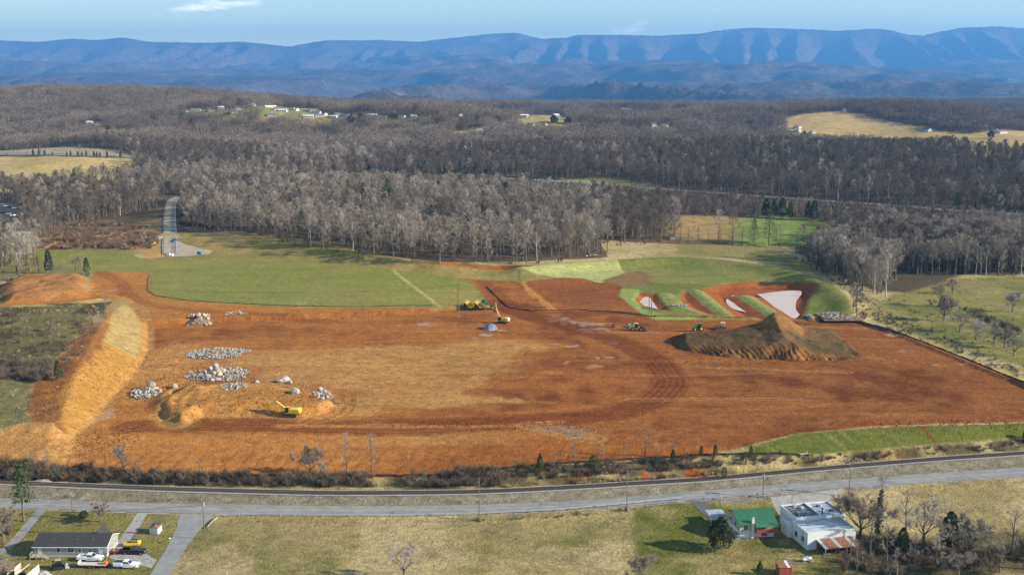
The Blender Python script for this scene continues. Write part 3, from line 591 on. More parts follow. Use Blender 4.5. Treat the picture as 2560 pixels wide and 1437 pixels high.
# ------------------------------------------------------------------ air
def haze_box():
    me = bpy.data.meshes.new('haze'); bm = bmesh.new()
    x0, x1, y0, y1, z0, z1 = -18000, 18000, -400, 31200, -520, 1290
    vs = [bm.verts.new(v) for v in [(x0, y0, z0), (x1, y0, z0), (x1, y1, z0), (x0, y1, z0), (x0, y0, z1), (x1, y0, z1), (x1, y1, z1), (x0, y1, z1)]]
    for f in [(3, 2, 1, 0), (4, 5, 6, 7), (0, 1, 5, 4), (1, 2, 6, 5), (2, 3, 7, 6), (3, 0, 4, 7)]: bm.faces.new([vs[i] for i in f])
    bm.to_mesh(me); bm.free()
    o = bpy.data.objects.new('haze', me); COL.objects.link(o); o['kind'] = 'stuff'; o['label'] = 'thin blue haze lying over the valley and mountains'; o['category'] = 'haze'
    m = bpy.data.materials.new('haze_air'); m.use_nodes = True; ns = m.node_tree.nodes
    for n in list(ns): ns.remove(n)
    v = ns.new('ShaderNodeVolumePrincipled'); ou = ns.new('ShaderNodeOutputMaterial'); m.node_tree.links.new(v.outputs[0], ou.inputs['Volume'])
    v.inputs['Color'].default_value = (0.12, 0.40, 0.93, 1); v.inputs['Density'].default_value = HAZE_D; v.inputs['Anisotropy'].default_value = 0.1
    me.materials.append(m)
HAZE_D = 5.4e-5
haze_box()
# ------------------------------------------------------------------ trees
def tint_mat(name, cols, rough=0.9, spec=0.15):
    """colour picked per plant (Object Info random) from a ramp, with a little noise along the wood"""
    m, ns, ls, b = mat(name)
    oi = nd(ns, 'ShaderNodeObjectInfo'); r = nd(ns, 'ShaderNodeValToRGB'); ls.new(oi.outputs['Random'], r.inputs[0])
    e = r.color_ramp.elements
    while len(e) < len(cols): e.new(0.5)
    for k, c in enumerate(cols): e[k].position = k / max(1, len(cols) - 1); e[k].color = (*[float(v) for v in c], 1)
    geo = nd(ns, 'ShaderNodeNewGeometry'); n = nd(ns, 'ShaderNodeTexNoise'); n.inputs['Scale'].default_value = 0.35; n.inputs['Detail'].default_value = 2
    ls.new(geo.outputs['Position'], n.inputs['Vector'])
    mm = nd(ns, 'ShaderNodeMapRange'); ls.new(n.outputs['Fac'], mm.inputs[0]); mm.inputs[1].default_value = .3; mm.inputs[2].default_value = .7; mm.inputs[3].default_value = .8; mm.inputs[4].default_value = 1.2
    k = nd(ns, 'ShaderNodeVectorMath', operation='SCALE'); ls.new(r.outputs[0], k.inputs[0]); ls.new(mm.outputs[0], k.inputs['Scale']); ls.new(k.outputs[0], b.inputs['Base Color'])
    b.inputs['Roughness'].default_value = rough; b.inputs['Specular IOR Level'].default_value = spec
    return m
M_BARK = tint_mat('bark_grey', [(.12, .10, .082), (.18, .155, .13), (.095, .08, .066)])
M_TWIG = tint_mat('twig_grey_brown', [(.22, .18, .145), (.38, .325, .275), (.25, .195, .15), (.46, .405, .355), (.29, .235, .185), (.24, .20, .17), (.35, .295, .25)])
M_TWIGF = tint_mat('twig_far', [(.14, .108, .084), (.215, .172, .138), (.155, .117, .087), (.25, .205, .168), (.165, .128, .096)])
M_TWIGD = tint_mat('twig_dark_shade', [(.145, .115, .09), (.185, .15, .118), (.125, .098, .078), (.165, .12, .085)])  # darker stands, and shade put into twig colour on the right-hand slopes
M_PALE = tint_mat('bark_pale', [(.36, .33, .29), (.44, .40, .35)])
M_TWIGP = tint_mat('twig_pale', [(.40, .36, .32), (.34, .30, .27)])
M_PINE = tint_mat('pine_needles', [(.050, .075, .028), (.075, .100, .034), (.040, .062, .030)])
M_PINEY = tint_mat('pine_needles_light', [(.13, .14, .045), (.10, .12, .042)])
M_CEDAR = tint_mat('cedar_foliage', [(.045, .066, .026), (.062, .080, .030), (.036, .052, .028)])
M_MAGN = tint_mat('broad_evergreen', [(.046, .058, .024), (.055, .066, .028)])
M_SCRUB = tint_mat('scrub_stems', [(.125, .10, .075), (.18, .14, .10), (.10, .078, .06), (.15, .13, .10)])
M_SCRUBR = tint_mat('scrub_russet', [(.21, .125, .075), (.17, .10, .065), (.25, .18, .11)])
M_TUFT = tint_mat('dead_grass', [(.46, .35, .19), (.38, .29, .16), (.50, .40, .24)])
class Bld:
    """collects tapered limbs and thin leaf or twig faces"""
    def __init__(s): s.v = []; s.f = []; s.m = []
    def tube(s, P, R, n=4, m=0):
        P = [np.asarray(p, float) for p in P]; b = len(s.v)
        for i, p in enumerate(P):
            d = P[min(i + 1, len(P) - 1)] - P[max(i - 1, 0)]; d = d / (np.linalg.norm(d) + 1e-9)
            a = np.cross(d, (0.31, 0.95, 0.1)); a /= np.linalg.norm(a) + 1e-9; c = np.cross(d, a)
            for k in range(n):
                t = 2 * pi * k / n; s.v.append(p + R[i] * (cos(t) * a + sin(t) * c))
        for i in range(len(P) - 1):
            for k in range(n):
                s.f.append((b + i * n + k, b + i * n + (k + 1) % n, b + (i + 1) * n + (k + 1) % n, b + (i + 1) * n + k)); s.m.append(m)
    def blade(s, p, d, L, w, m=1):
        d = np.asarray(d, float); d = d / (np.linalg.norm(d) + 1e-9)
        a = np.cross(d, rng.normal(size=3)); a /= np.linalg.norm(a) + 1e-9; b = len(s.v)
        s.v += [p + a * w / 2, p - a * w / 2, p + d * L]; s.f.append((b, b + 1, b + 2)); s.m.append(m)
    def leaf(s, p, L, w, m=1, up=0.0):
        d = rng.normal(size=3); d[2] += up; d /= np.linalg.norm(d); a = np.cross(d, rng.normal(size=3)); a /= np.linalg.norm(a) + 1e-9; b = len(s.v)
        s.v += [p - d * L / 2, p + a * w / 2, p + d * L / 2, p - a * w / 2]; s.f.append((b, b + 1, b + 2, b + 3)); s.m.append(m)
    def mesh(s, name, mats):
        me = bpy.data.meshes.new(name); me.from_pydata([tuple(map(float, v)) for v in s.v], [], s.f)
        for m in mats: me.materials.append(m)
        me.polygons.foreach_set('material_index', np.array(s.m, np.int32)); me.update(); return me
def nrm(v): v = np.asarray(v, float); return v / (np.linalg.norm(v) + 1e-9)
def grow_bare(name, h, base, spread, nl=14, ns_=6, nt=24, tl=1.0, tw=.085, lean=0.0, mats=None, rtop=.9, fork=False, vine=False):
    """bare tree -> (trunk mesh, crown mesh)"""
    mats = mats or (M_BARK, M_TWIG); T_ = Bld(); C = Bld()
    r0 = .0135 * h + .06; P = []; R = []
    a0 = rng.uniform(0, 6.28)
    for i in range(8):
        t = i / 7; P.append(np.array([lean * h * t * t * cos(a0) + .012 * h * sin(5 * t + a0), lean * h * t * t * sin(a0) + .012 * h * cos(4 * t + a0), h * rtop * t])); R.append(r0 * (1 - .9 * t) + .015)
    R[0] *= 1.35; P[0][2] = -.5
    T_.tube(P, R, 6)
    at = lambda t: np.array([np.interp(t * 7, range(8), [p[k] for p in P]) for k in range(3)])
    for i in range(nl):
        t = base + (1 - base) * ((i + rng.uniform(.1, .9)) / nl); az = i * 2.4 + rng.uniform(-.5, .5)
        u = (t - base) / (1 - base); prof = (1 - (u - .35) ** 2 / .55) ** .8 if u < .99 else .4
        L = spread * h * max(prof, .25) * rng.uniform(.75, 1.2); el = radians(22 + 48 * u + rng.uniform(-8, 8))
        p = at(t); d = np.array([cos(az) * cos(el), sin(az) * cos(el), sin(el)]); pts = [p]; rr = [max(.03, R[0] * .42 * (1 - t * .75))]
        for k in range(3):
            d = nrm(d + np.array([0, 0, .18]) + rng.normal(size=3) * .12); p = p + d * L / 3; pts.append(p); rr.append(rr[0] * (1 - (k + 1) / 3.4))
        C.tube(pts, rr, 3)
        for j in range(ns_):
            q = .35 + .65 * (j + rng.uniform(0, 1)) / ns_; b_ = pts[min(2, int(q * 3))]; e_ = pts[min(3, int(q * 3) + 1)]; s0 = b_ + (e_ - b_) * (q * 3 % 1)
            dd = nrm(d + rng.normal(size=3) * .75 + np.array([0, 0, .25])); l2 = L * rng.uniform(.28, .5) * (1.25 - .5 * q)
            s1 = s0 + dd * l2 * .5 + rng.normal(size=3) * .1 * l2; s2 = s1 + nrm(dd + [0, 0, .2]) * l2 * .5
            C.tube([s0, s1, s2], [rr[1] * .5 + .008, rr[1] * .3 + .006, .01], 3)
            for k in range(nt):
                w = rng.uniform(.15, 1); c = s0 + (s1 - s0) * min(1, w * 2) if w < .5 else s1 + (s2 - s1) * (w * 2 - 1)
                C.blade(c, nrm(dd * .55 + rng.normal(size=3) * .85 + np.array([0, 0, .25])), tl * rng.uniform(.6, 1.3) * h / 18, tw)
    if vine:
        for k in range(900):
            t = rng.uniform(.08, .85); p = at(t) + rng.normal(size=3) * (.055 * h * (1.1 - t)); C.leaf(p, .55, .4, 2, .1)
        return T_.mesh('trunk', [mats[0]]), C.mesh('crown', [mats[0], mats[1], M_SCRUB])
    return T_.mesh('trunk', [mats[0]]), C.mesh('crown', list(mats))
def grow_open(name, h, mats=None, nt=10, tl=1.0, tw=.06, nl=7, wide=.45):
    """spreading multi-leader tree of the open field"""
    mats = mats or (M_BARK, M_TWIG); T_ = Bld(); C = Bld(); r0 = .02 * h + .07
    T_.tube([(0, 0, -.4), (.02 * h, 0, .1 * h), (.0, .01 * h, .22 * h)], [r0 * 1.3, r0, r0 * .85], 7)
    def limb(p, d, L, r, lev):
        pts = [p]; rr = [r]
        for k in range(4):
            d = nrm(d + rng.normal(size=3) * .16 + np.array([0, 0, .10])); p = p + d * L / 4; pts.append(p); rr.append(r * (1 - (k + 1) / 4.6))
        C.tube(pts, rr, 4 if lev == 0 else 3)
        if lev < 3:
            for k in range((4, 3, 3)[lev]):
                q = rng.uniform(.35, 1); i = min(3, int(q * 4)); limb(pts[i] + (pts[i + 1] - pts[i]) * (q * 4 - i), nrm(d + rng.normal(size=3) * .55 + np.array([0, 0, .15])), L * rng.uniform(.4, .62), rr[i] * .55, lev + 1)
        if lev >= 2:
            for k in range(nt):
                q = rng.uniform(.2, 1); i = min(3, int(q * 4)); C.blade(pts[i] + (pts[i + 1] - pts[i]) * (q * 4 - i), nrm(d + rng.normal(size=3) * .7), tl * rng.uniform(.5, 1.2), tw)
    for i in range(nl):
        az = i * 2 * pi / nl + rng.uniform(-.3, .3); el = radians(rng.uniform(38, 72))
        limb(np.array([0, 0, h * rng.uniform(.16, .24)]), np.array([cos(az) * cos(el), sin(az) * cos(el), sin(el)]), h * wide * rng.uniform(.85, 1.15), r0 * .55, 0)
    return T_.mesh('trunk', [mats[0]]), C.mesh('crown', list(mats))
def grow_pine(name, h, mats=None, r=.2, base=.3, nb=46, nn=34, droop=-.05, irregular=.3, ls_=.55):
    mats = mats or (M_BARK, M_PINE); T_ = Bld(); C = Bld(); r0 = .013 * h + .05
    T_.tube([(0, 0, -.4), (0, .01 * h, .5 * h), (0, 0, h * .98)], [r0 * 1.2, r0 * .75, .03], 6)
    for i in range(nb):
        t = base + (1 - base) * (i + rng.uniform(0, 1)) / nb; az = i * 2.4; u = (t - base) / (1 - base)
        L = h * r * (1.02 - u) ** .75 * rng.uniform(1 - irregular, 1 + irregular) + .25; el = droop + .55 * u
        p = np.array([0, 0, t * h]); d = np.array([cos(az) * cos(el), sin(az) * cos(el), sin(el)]); e = p + d * L
        C.tube([p, e], [.05, .012], 3)
        for k in range(nn):
            q = rng.uniform(.3, 1.05) ** .8; c = p + d * L * q + rng.normal(size=3) * (.10 * L + .1); C.leaf(c, ls_ * rng.uniform(.7, 1.4), ls_ * .5, 1, .2)
    return T_.mesh('trunk', [mats[0]]), C.mesh('crown', list(mats))
def grow_dense(name, h, w, prof, n=1500, leaf=.42, mats=None, lump=.18):
    """dense evergreen: foliage spread through the outer shell of the crown, in lumps"""
    mats = mats or (M_BARK, M_CEDAR); T_ = Bld(); C = Bld()
    T_.tube([(0, 0, -.3), (0, 0, h * .6), (0, 0, h * .95)], [.05 + .012 * h, .03 + .006 * h, .02], 5)
    ph = rng.uniform(0, 6, 8)
    for i in range(n):
        t = rng.uniform(.02, 1) ** .85; az = rng.uniform(0, 2 * pi)
        k = 1 + lump * (sin(3 * az + ph[0] + 5 * t) * .6 + sin(5 * az - 9 * t + ph[1]) * .4 + sin(13 * t + ph[2]) * .5)
        R = w * prof(t) * k * (rng.uniform(.45, 1.05) ** .45)
        C.leaf(np.array([R * cos(az), R * sin(az), .12 * h + .88 * h * t]), leaf * rng.uniform(.6, 1.5), leaf * .6, 1, .35)
    return T_.mesh('trunk', [mats[0]]), C.mesh('crown', list(mats))
def grow_bush(h, w, n=260, mats=None, ns_=12, tw=.06):
    C = Bld(); mats = mats or (M_SCRUB, M_SCRUB)
    for i in range(ns_):
        az = rng.uniform(0, 6.28); q = rng.uniform(.15, 1) * w * .5; e = np.array([cos(az) * q, sin(az) * q, h * rng.uniform(.55, 1)])
        C.tube([np.array([e[0] * .2, e[1] * .2, -.2]), e * .6 + [0, 0, .1 * h], e], [.035, .025, .01], 3)
        for k in range(n // ns_):
            t = rng.uniform(.2, 1); C.blade(e * t + rng.normal(size=3) * .12 * w * .5, nrm(e * .5 / h + rng.normal(size=3) * .6 + [0, 0, .5]), h * rng.uniform(.2, .45), tw)
    return C.mesh('scrub', list(mats))
def one_mesh(tm, cm, name):
    """trunk and crown joined (for the woods that are one mass)"""
    bm = bmesh.new(); bm.from_mesh(tm); nT = len(bm.faces); bm.from_mesh(cm); bm.faces.ensure_lookup_table()
    nm = len(tm.materials)
    me = bpy.data.meshes.new(name)
    for i, f in enumerate(bm.faces):
        if i >= nT: f.material_index += nm
    bm.to_mesh(me); bm.free()
    for m in list(tm.materials) + list(cm.materials): me.materials.append(m)
    return me
def grow_clump(n=8, R=13):
    """a patch of far woodland: coarse trees sharing one mesh"""
    C = Bld()
    for i in range(n):
        a = i * 2.4; r = R * sqrt((i + .5) / n); p = np.array([cos(a) * r, sin(a) * r, 0]) + np.append(rng.normal(size=2) * 1.5, 0); h = rng.uniform(15, 23)
        C.tube([p + [0, 0, -2], p + [0, 0, h * .55], p + [0, 0, h * .9]], [.28, .2, .05], 3, 0)
        for k in range(105):
            t = rng.uniform(0, 1); az = rng.uniform(0, 6.28); q = (1 - (t - .4) ** 2 / .5) ** .6 * 4.4 * rng.uniform(.3, 1) ** .5
            c = p + np.array([cos(az) * q, sin(az) * q, h * (.42 + .55 * t)]); C.blade(c, nrm((c - p) * [.25, .25, 0] + [0, 0, 1.0] + rng.normal(size=3) * .6), rng.uniform(1.6, 3.2), .34, 1)
        for k in range(10):
            az = rng.uniform(0, 6.28); c = p + np.array([cos(az), sin(az), 0]) * rng.uniform(0, 4); C.blade(c, nrm([cos(az) * .4, sin(az) * .4, 1]), rng.uniform(2, 5), .5, 1)
    return C.mesh('clump', [M_BARK, M_TWIGF])
OAK = [grow_bare('oak', rng.uniform(17.5, 22), rng.uniform(.34, .48), rng.uniform(.24, .31)) for _ in range(6)]
EDGE = [grow_bare('edge', rng.uniform(12, 16), rng.uniform(.22, .32), rng.uniform(.24, .32), nl=11, nt=13, tl=1.4) for _ in range(3)]
SYC = [grow_bare('syc', 21, .3, .27, nl=13, ns_=5, nt=9, tw=.07, mats=(M_PALE, M_TWIGP)) for _ in range(2)]
SAP = [grow_bare('sap', 8.5, .2, .26, nl=12, ns_=4, nt=9, tl=1.6, tw=.05) for _ in range(2)]
PINE = [grow_pine('pine', 18, r=.2, base=.3), grow_pine('pine', 15, r=.22, base=.18)]
PINEY = [grow_pine('piney', 21, (M_BARK, M_PINEY), r=.24, base=.2, nb=52)]
CEDAR = [grow_dense('cedar', 6.5, 1.35, lambda t: (1 - t) ** .6 * (.55 + .45 * min(1, t * 5)), n=620, leaf=.5), grow_dense('cedar', 7.5, 2.1, lambda t: (1 - t) ** .5 * min(1, .5 + t * 3), n=750, leaf=.55)]
SCRUBS = [grow_bush(2.2, 3.2), grow_bush(3.0, 3.4), grow_bush(1.5, 3.6), grow_bush(2.0, 3.0, mats=(M_SCRUBR, M_SCRUBR)), grow_bush(1.0, 1.6, 160, (M_TUFT, M_TUFT), 10, .07)]
CLUMPS = [grow_clump() for _ in range(4)]
PCL = grow_clump(3, 6)
# ------------------------------------------------------------------ instancing for what nobody could count
def instancer(name, meshes, pts, label=None, category=None, kind='stuff'):
    """pts rows: x,y,z,rot,scale,index -> one object whose geometry nodes set out the meshes"""
    c = bpy.data.collections.new(name + '_kinds')
    for i, m in enumerate(meshes):
        o = bpy.data.objects.new('%s_kind_%02d' % (name, i), m); c.objects.link(o)
    pts = np.asarray(pts, float); me = bpy.data.meshes.new(name)
    me.vertices.add(len(pts)); me.vertices.foreach_set('co', pts[:, :3].astype(np.float32).ravel())
    for nm, k, ty in (('rot', 3, 'FLOAT'), ('scl', 4, 'FLOAT')):
        a = me.attributes.new(nm, ty, 'POINT'); a.data.foreach_set('value', pts[:, k].astype(np.float32))
    a = me.attributes.new('idx', 'INT', 'POINT'); a.data.foreach_set('value', pts[:, 5].astype(np.int32))
    o = bpy.data.objects.new(name, me); COL.objects.link(o); o['kind'] = kind
    if label: o['label'] = label; o['category'] = category
    g = bpy.data.node_groups.new(name + '_scatter', 'GeometryNodeTree')
    g.interface.new_socket('Geometry', in_out='INPUT', socket_type='NodeSocketGeometry'); g.interface.new_socket('Geometry', in_out='OUTPUT', socket_type='NodeSocketGeometry')
    N, L = g.nodes, g.links
    gi, go = N.new('NodeGroupInput'), N.new('NodeGroupOutput'); ip = N.new('GeometryNodeInstanceOnPoints'); ci = N.new('GeometryNodeCollectionInfo')
    ci.inputs['Collection'].default_value = c; ci.inputs['Separate Children'].default_value = True; ci.inputs['Reset Children'].default_value = True
    def na(nm, ty):
        n = N.new('GeometryNodeInputNamedAttribute'); n.data_type = ty; n.inputs[0].default_value = nm; return n.outputs[0]
    L.new(gi.outputs[0], ip.inputs['Points']); L.new(ci.outputs[0], ip.inputs['Instance']); ip.inputs['Pick Instance'].default_value = True
    L.new(na('idx', 'INT'), ip.inputs['Instance Index'])
    cx_ = N.new('ShaderNodeCombineXYZ'); L.new(na('rot', 'FLOAT'), cx_.inputs[2]); L.new(cx_.outputs[0], ip.inputs['Rotation'])
    cs = N.new('ShaderNodeCombineXYZ'); s_ = na('scl', 'FLOAT')
    for k in range(3): L.new(s_, cs.inputs[k])
    L.new(cs.outputs[0], ip.inputs['Scale']); L.new(ip.outputs[0], go.inputs[0])
    md = o.modifiers.new('scatter', 'NODES'); md.node_group = g
    return o
def tree_obj(name, kind, x, y, z=None, s=1.0, rz=None, label='', category='tree', group=None, sx=1.0):
    """one tree: an Empty at its foot, trunk and crown below it"""
    e = bpy.data.objects.new(name, None); COL.objects.link(e); e.empty_display_size = 1
    e.location = (x, y, gzi(x, y) if z is None else z); e.rotation_euler = (0, 0, random.uniform(0, 6.28) if rz is None else rz); e.scale = (s * sx, s * sx, s)
    e['label'] = label; e['category'] = category
    if group: e['group'] = group
    for nm, me in zip(('trunk', 'crown'), kind):
        o = bpy.data.objects.new(nm, me); COL.objects.link(o); o.parent = e
    return e
# ------------------------------------------------------------------ where the woods stand
FRONT = PH([(-400, 700), (-100, 695), (20, 692), (75, 684), (98, 655), (106, 620), (150, 578), (290, 545), (392, 525), (398, 507), (448, 507), (450, 572), (560, 583), (700, 607), (850, 635), (960, 655), (1100, 662), (1300, 663), (1420, 653), (1500, 641),
            (1530, 616), (1690, 601), (1830, 603), (1900, 617), (1990, 642), (2050, 682), (2120, 712), (2170, 737), (2260, 747), (2340, 727), (2400, 702), (2480, 693), (2700, 688), (3000, 680)])
WOODP = np.vstack([FRONT, [(3000, 700), (3000, 4400), (-3000, 4400), (-3000, 700)]])
HWY = [PH([(-300, 384), (80, 386), (200, 389), (360, 396), (420, 405, 4)]), PH([(1240, 447), (1400, 455), (1640, 473), (1800, 485), (2000, 500), (2290, 520), (2420, 530), (2700, 545)]), PH([(190, 478), (300, 484), (380, 490), (470, 495), (600, 503), (700, 508)])]
ACC = PH([(470, 495), (432, 500), (424, 540), (424, 580), (424, 635)])
def woods_at(step, y0, y1, seed, xl=1.12):
    r = np.random.default_rng(seed); xs = np.arange(-y1 * .4577 * xl - 60, y1 * .4577 * xl + 60, step); ys = np.arange(y0, y1, step)
    X, Y = np.meshgrid(xs, ys); X = X + r.uniform(-.42, .42, X.shape) * step; Y = Y + r.uniform(-.42, .42, X.shape) * step
    X, Y = X.ravel(), Y.ravel(); m = (np.abs(X) < .4577 * Y * xl + 60); X, Y = X[m], Y[m]
    m = inside(X, Y, WOODP)
    for P in OPEN: m &= ~inside(X, Y, P)
    for P in HWY: m &= dist_line(X, Y, P, maxd=30)[0] > max(8, step * .45)
    m &= dist_line(X, Y, ACC, maxd=30)[0] > 9
    return X[m], Y[m], r
tx, ty, r = woods_at(8.3, 480, 1500, 5)
ax_, ay_, _ = woods_at(7.4, 520, 930, 15); k_ = (ax_ > 150); tx = np.concatenate([tx, ax_[k_]]); ty = np.concatenate([ty, ay_[k_]])
keep = r.random(len(tx)) < .93; tx, ty = tx[keep], ty[keep]
dF = dist_line(tx, ty, FRONT, maxd=120)[0]
tz = np.where(ty < 740, 0, zfar(tx, ty)); nn = ty < 766
tz[nn] = [gzi(a, b) for a, b in zip(tx[nn], ty[nn])]
# the trees that show largest: nearest the open ground in front
score = np.hypot(tx, ty) + dF * 2.2; order = np.argsort(score); vis = np.abs(tx[order]) < .4577 * ty[order] + 3; order = order[vis]
solo = order[:262]; rest = np.setdiff1d(np.arange(len(tx)), solo)
ev = fbm(tx / 55, ty / 55, 90, 2)
for q, i in enumerate(solo):
    x, y = tx[i], ty[i]; edge = dF[i] < 9 and random.random() < .35
    pal = random.random() < .025
    px_ = CX + x / (y * CT + (H - tz[i]) * ST) * F; sz = random.uniform(.74, 1.14); word = 'low' if sz < .86 else ('tall' if sz > 1.02 else 'mid height')
    row = 'in front row' if dF[i] < 7 else 'in second row'
    if x < -235 or (x < -130 and y < 640): where, grp = 'of the tall stand at the far left edge', 'trees of the far left stand'
    elif px_ < 1560:
        where = next(w for lim, w in ((440, 'of the scrub wood left of the access road'), (580, 'of the wood right of the access road'), (740, 'of the wood behind the left of the sown field'), (880, 'of the wood behind the middle of the sown field'), (1010, 'of the wood behind the pale stripe in the field'), (1160, 'of the wood above the right end of the sown field'), (1320, 'of the wood above the stripped red slope'), (1600, 'of the wood above the pale straw blanket')) if px_ < lim); grp = 'trees fronting the central wood'
    else:
        where = next(w for lim, w in ((1900, 'of the thin wood behind the basin'), (2060, 'of the right wood behind the outer berm'), (2200, 'of the right wood beside the crossbar poles'), (2340, 'of the right wood above the pasture corner'), (9999, 'of the right wood above the far right pasture')) if px_ < lim); grp = 'trees fronting the right wood'
    reg = '%s %s tree %s %s' % (word, 'pale barked' if pal else 'bare grey', row, where.replace(' the ', ' '))
    kd = SYC[q % 2] if pal else (EDGE[q % 3] if edge else OAK[q % 6])
    tree_obj('bare_tree', kd, x, y, tz[i], sz, None, reg, 'tree', grp)
kinds = [one_mesh(*k, 'woodland_tree') for k in OAK + EDGE + SYC + PINE + CEDAR] + SCRUBS[:4]
hwf = dist_line(tx, ty, HWY[1], maxd=220)[0]; hwy_y = np.interp(tx, HWY[1][:, 0], HWY[1][:, 1])
pdark = np.clip(.66 + 2.6 * (fbm(tx / 130, ty / 130, 96, 2) - .5), .08, .9); pdark = np.where((tx > -240) & (tx < 70) & (ty < 980), .08, pdark); pdark = np.where((tx > 150) & (ty > 950), .85, pdark)  # right-hand hillside: its shade comes from choosing darker twigs
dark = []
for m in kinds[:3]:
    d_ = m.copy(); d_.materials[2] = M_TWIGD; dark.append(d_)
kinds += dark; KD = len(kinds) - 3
K = len(OAK) + len(EDGE); rows = []
for i in rest:
    u_ = r.random()
    if ev[i] > .70 and u_ < .45: k = K + 2 + int(r.integers(0, 3))
    elif u_ < .012: k = K + int(r.integers(0, 2))
    elif u_ < .032: k = K + 2 + int(r.integers(0, 2))
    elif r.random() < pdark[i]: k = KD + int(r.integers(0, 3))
    else: k = int(r.integers(0, len(OAK))) if r.random() < .8 else len(OAK) + int(r.integers(0, 3))
    low = hwf[i] < 200 and ty[i] < hwy_y[i]
    if hwf[i] < 25 and ty[i] < hwy_y[i]: k = K + 6 + int(r.integers(0, 3)); low = False
    rows.append((tx[i], ty[i], tz[i], r.uniform(0, 6.28), r.uniform(.62, 1.15) * (.36 + .3 * min(1, hwf[i] / 200) if low else 1), k))
sb = r.random(len(tx)) < .45
for i in np.where(sb)[0]:
    rows.append((tx[i] + r.uniform(-4, 4), ty[i] + r.uniform(-4, 4), tz[i], r.uniform(0, 6.28), r.uniform(.8, 1.5), K + 6 + int(r.integers(0, 4))))
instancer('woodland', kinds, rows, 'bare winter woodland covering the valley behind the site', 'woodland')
fx2, fy2, r = woods_at(19.0, 1490, 4600, 6, 1.15); fz2 = zfar(fx2, fy2)
fdk = fbm(fx2 / 260, fy2 / 260, 95, 2)
rows = [(a, b, c, r.uniform(0, 6.28), r.uniform(.7, 1.14), (4 if r.random() < .035 else (5 if (q > .54 and r.random() < .8) or (a > 120 and b < 1850 and r.random() < .85) else int(r.integers(0, 4))))) for a, b, c, q in zip(fx2, fy2, fz2, fdk)]  # dark clumps carry the shade of the right-hand slopes further back
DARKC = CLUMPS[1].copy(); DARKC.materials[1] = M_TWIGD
FARPINE = grow_clump(5, 8); FARPINE.materials[1] = M_PINE
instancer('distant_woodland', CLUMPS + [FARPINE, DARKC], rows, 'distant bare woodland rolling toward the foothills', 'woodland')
# ------------------------------------------------------------------ building blocks for objects
class MB:
    """collects simple solids and links them as ONE mesh object"""
    def __init__(s): s.bm = bmesh.new()
    def box(s, x0, x1, y0, y1, z0, z1, bev=0.0):
        v = [s.bm.verts.new(p) for p in [(x0, y0, z0), (x1, y0, z0), (x1, y1, z0), (x0, y1, z0), (x0, y0, z1), (x1, y0, z1), (x1, y1, z1), (x0, y1, z1)]]
        fs = [s.bm.faces.new([v[i] for i in f]) for f in [(3, 2, 1, 0), (4, 5, 6, 7), (0, 1, 5, 4), (1, 2, 6, 5), (2, 3, 7, 6), (3, 0, 4, 7)]]
        if bev: bmesh.ops.bevel(s.bm, geom=list({e for f in fs for e in f.edges}), offset=bev, segments=1, affect='EDGES')
        return s
    def hexa(s, a, b):
        """solid between two quads a (bottom) and b (top), each four points counter-clockwise"""
        v = [s.bm.verts.new(p) for p in list(a) + list(b)]
        for f in [(3, 2, 1, 0), (4, 5, 6, 7), (0, 1, 5, 4), (1, 2, 6, 5), (2, 3, 7, 6), (3, 0, 4, 7)]: s.bm.faces.new([v[i] for i in f])
        return s
    def prism(s, prof, y0, y1, axis='Y', taper=None):
        """profile of (x,z) points extruded along y (or (y,z) along x)"""
        def P(a, b, t): return (a, t, b) if axis == 'Y' else (t, a, b)
        A = [s.bm.verts.new(P(a, b, y0)) for a, b in prof]; B = [s.bm.verts.new(P(a, b, y1)) for a, b in (taper or prof)]
        n = len(prof); s.bm.faces.new(A[::-1]); s.bm.faces.new(B)
        for i in range(n): s.bm.faces.new([A[i], A[(i + 1) % n], B[(i + 1) % n], B[i]])
        return s
    def tube(s, p, q, r, r2=None, n=8):
        p, q = Vector(p), Vector(q); d = (q - p).normalized(); a = d.orthogonal().normalized(); c = d.cross(a); r2 = r if r2 is None else r2
        A = [s.bm.verts.new(p + r * (a * cos(2 * pi * k / n) + c * sin(2 * pi * k / n))) for k in range(n)]
        B = [s.bm.verts.new(q + r2 * (a * cos(2 * pi * k / n) + c * sin(2 * pi * k / n))) for k in range(n)]
        s.bm.faces.new(A[::-1]); s.bm.faces.new(B)
        for k in range(n): s.bm.faces.new([A[k], A[(k + 1) % n], B[(k + 1) % n], B[k]])
        return s
    def path(s, pts, r, n=6):
        for a, b in zip(pts[:-1], pts[1:]): s.tube(a, b, r, None, n)
        return s
    def build(s, name, m, parent=None, loc=None):
        bmesh.ops.recalc_face_normals(s.bm, faces=s.bm.faces); me = bpy.data.meshes.new(name); s.bm.to_mesh(me); s.bm.free(); me.materials.append(m)
        o = bpy.data.objects.new(name, me); COL.objects.link(o)
        if parent: o.parent = parent
        if loc: o.location = loc
        return o
def thing(name, label, cat, loc=(0, 0, 0), rz=0.0, group=None, s=1.0):
    o = bpy.data.objects.new(name, None); COL.objects.link(o); o.location = loc; o.rotation_euler = (0, 0, rz); o.scale = (s, s, s); o['label'] = label; o['category'] = cat
    if group: o['group'] = group
    return o
def tag(o, label, cat, group=None):
    o['label'] = label; o['category'] = cat
    if group: o['group'] = group
    return o
def at(px, py):
    x, y = hit(px, py); return (x, y, gzi(x, y))
def pxm(py, z=-5.0): return (py - HOR) * CT / (H - z)
c_ = lambda r, g, b: tuple(np.clip(lin(r, g, b) / np.array([1.26, 1.32, 1.5]), .003, .9))
M = {}
def mk(k, col, **kw): M[k] = simple(k, col, **kw)
mk('asphalt_worn', (.24, .235, .235), rough=.9, noise=.35, amp=.16, bump=.2, spec=.1); mk('asphalt_dark', (.085, .09, .10), rough=.9, noise=.8, amp=.2)
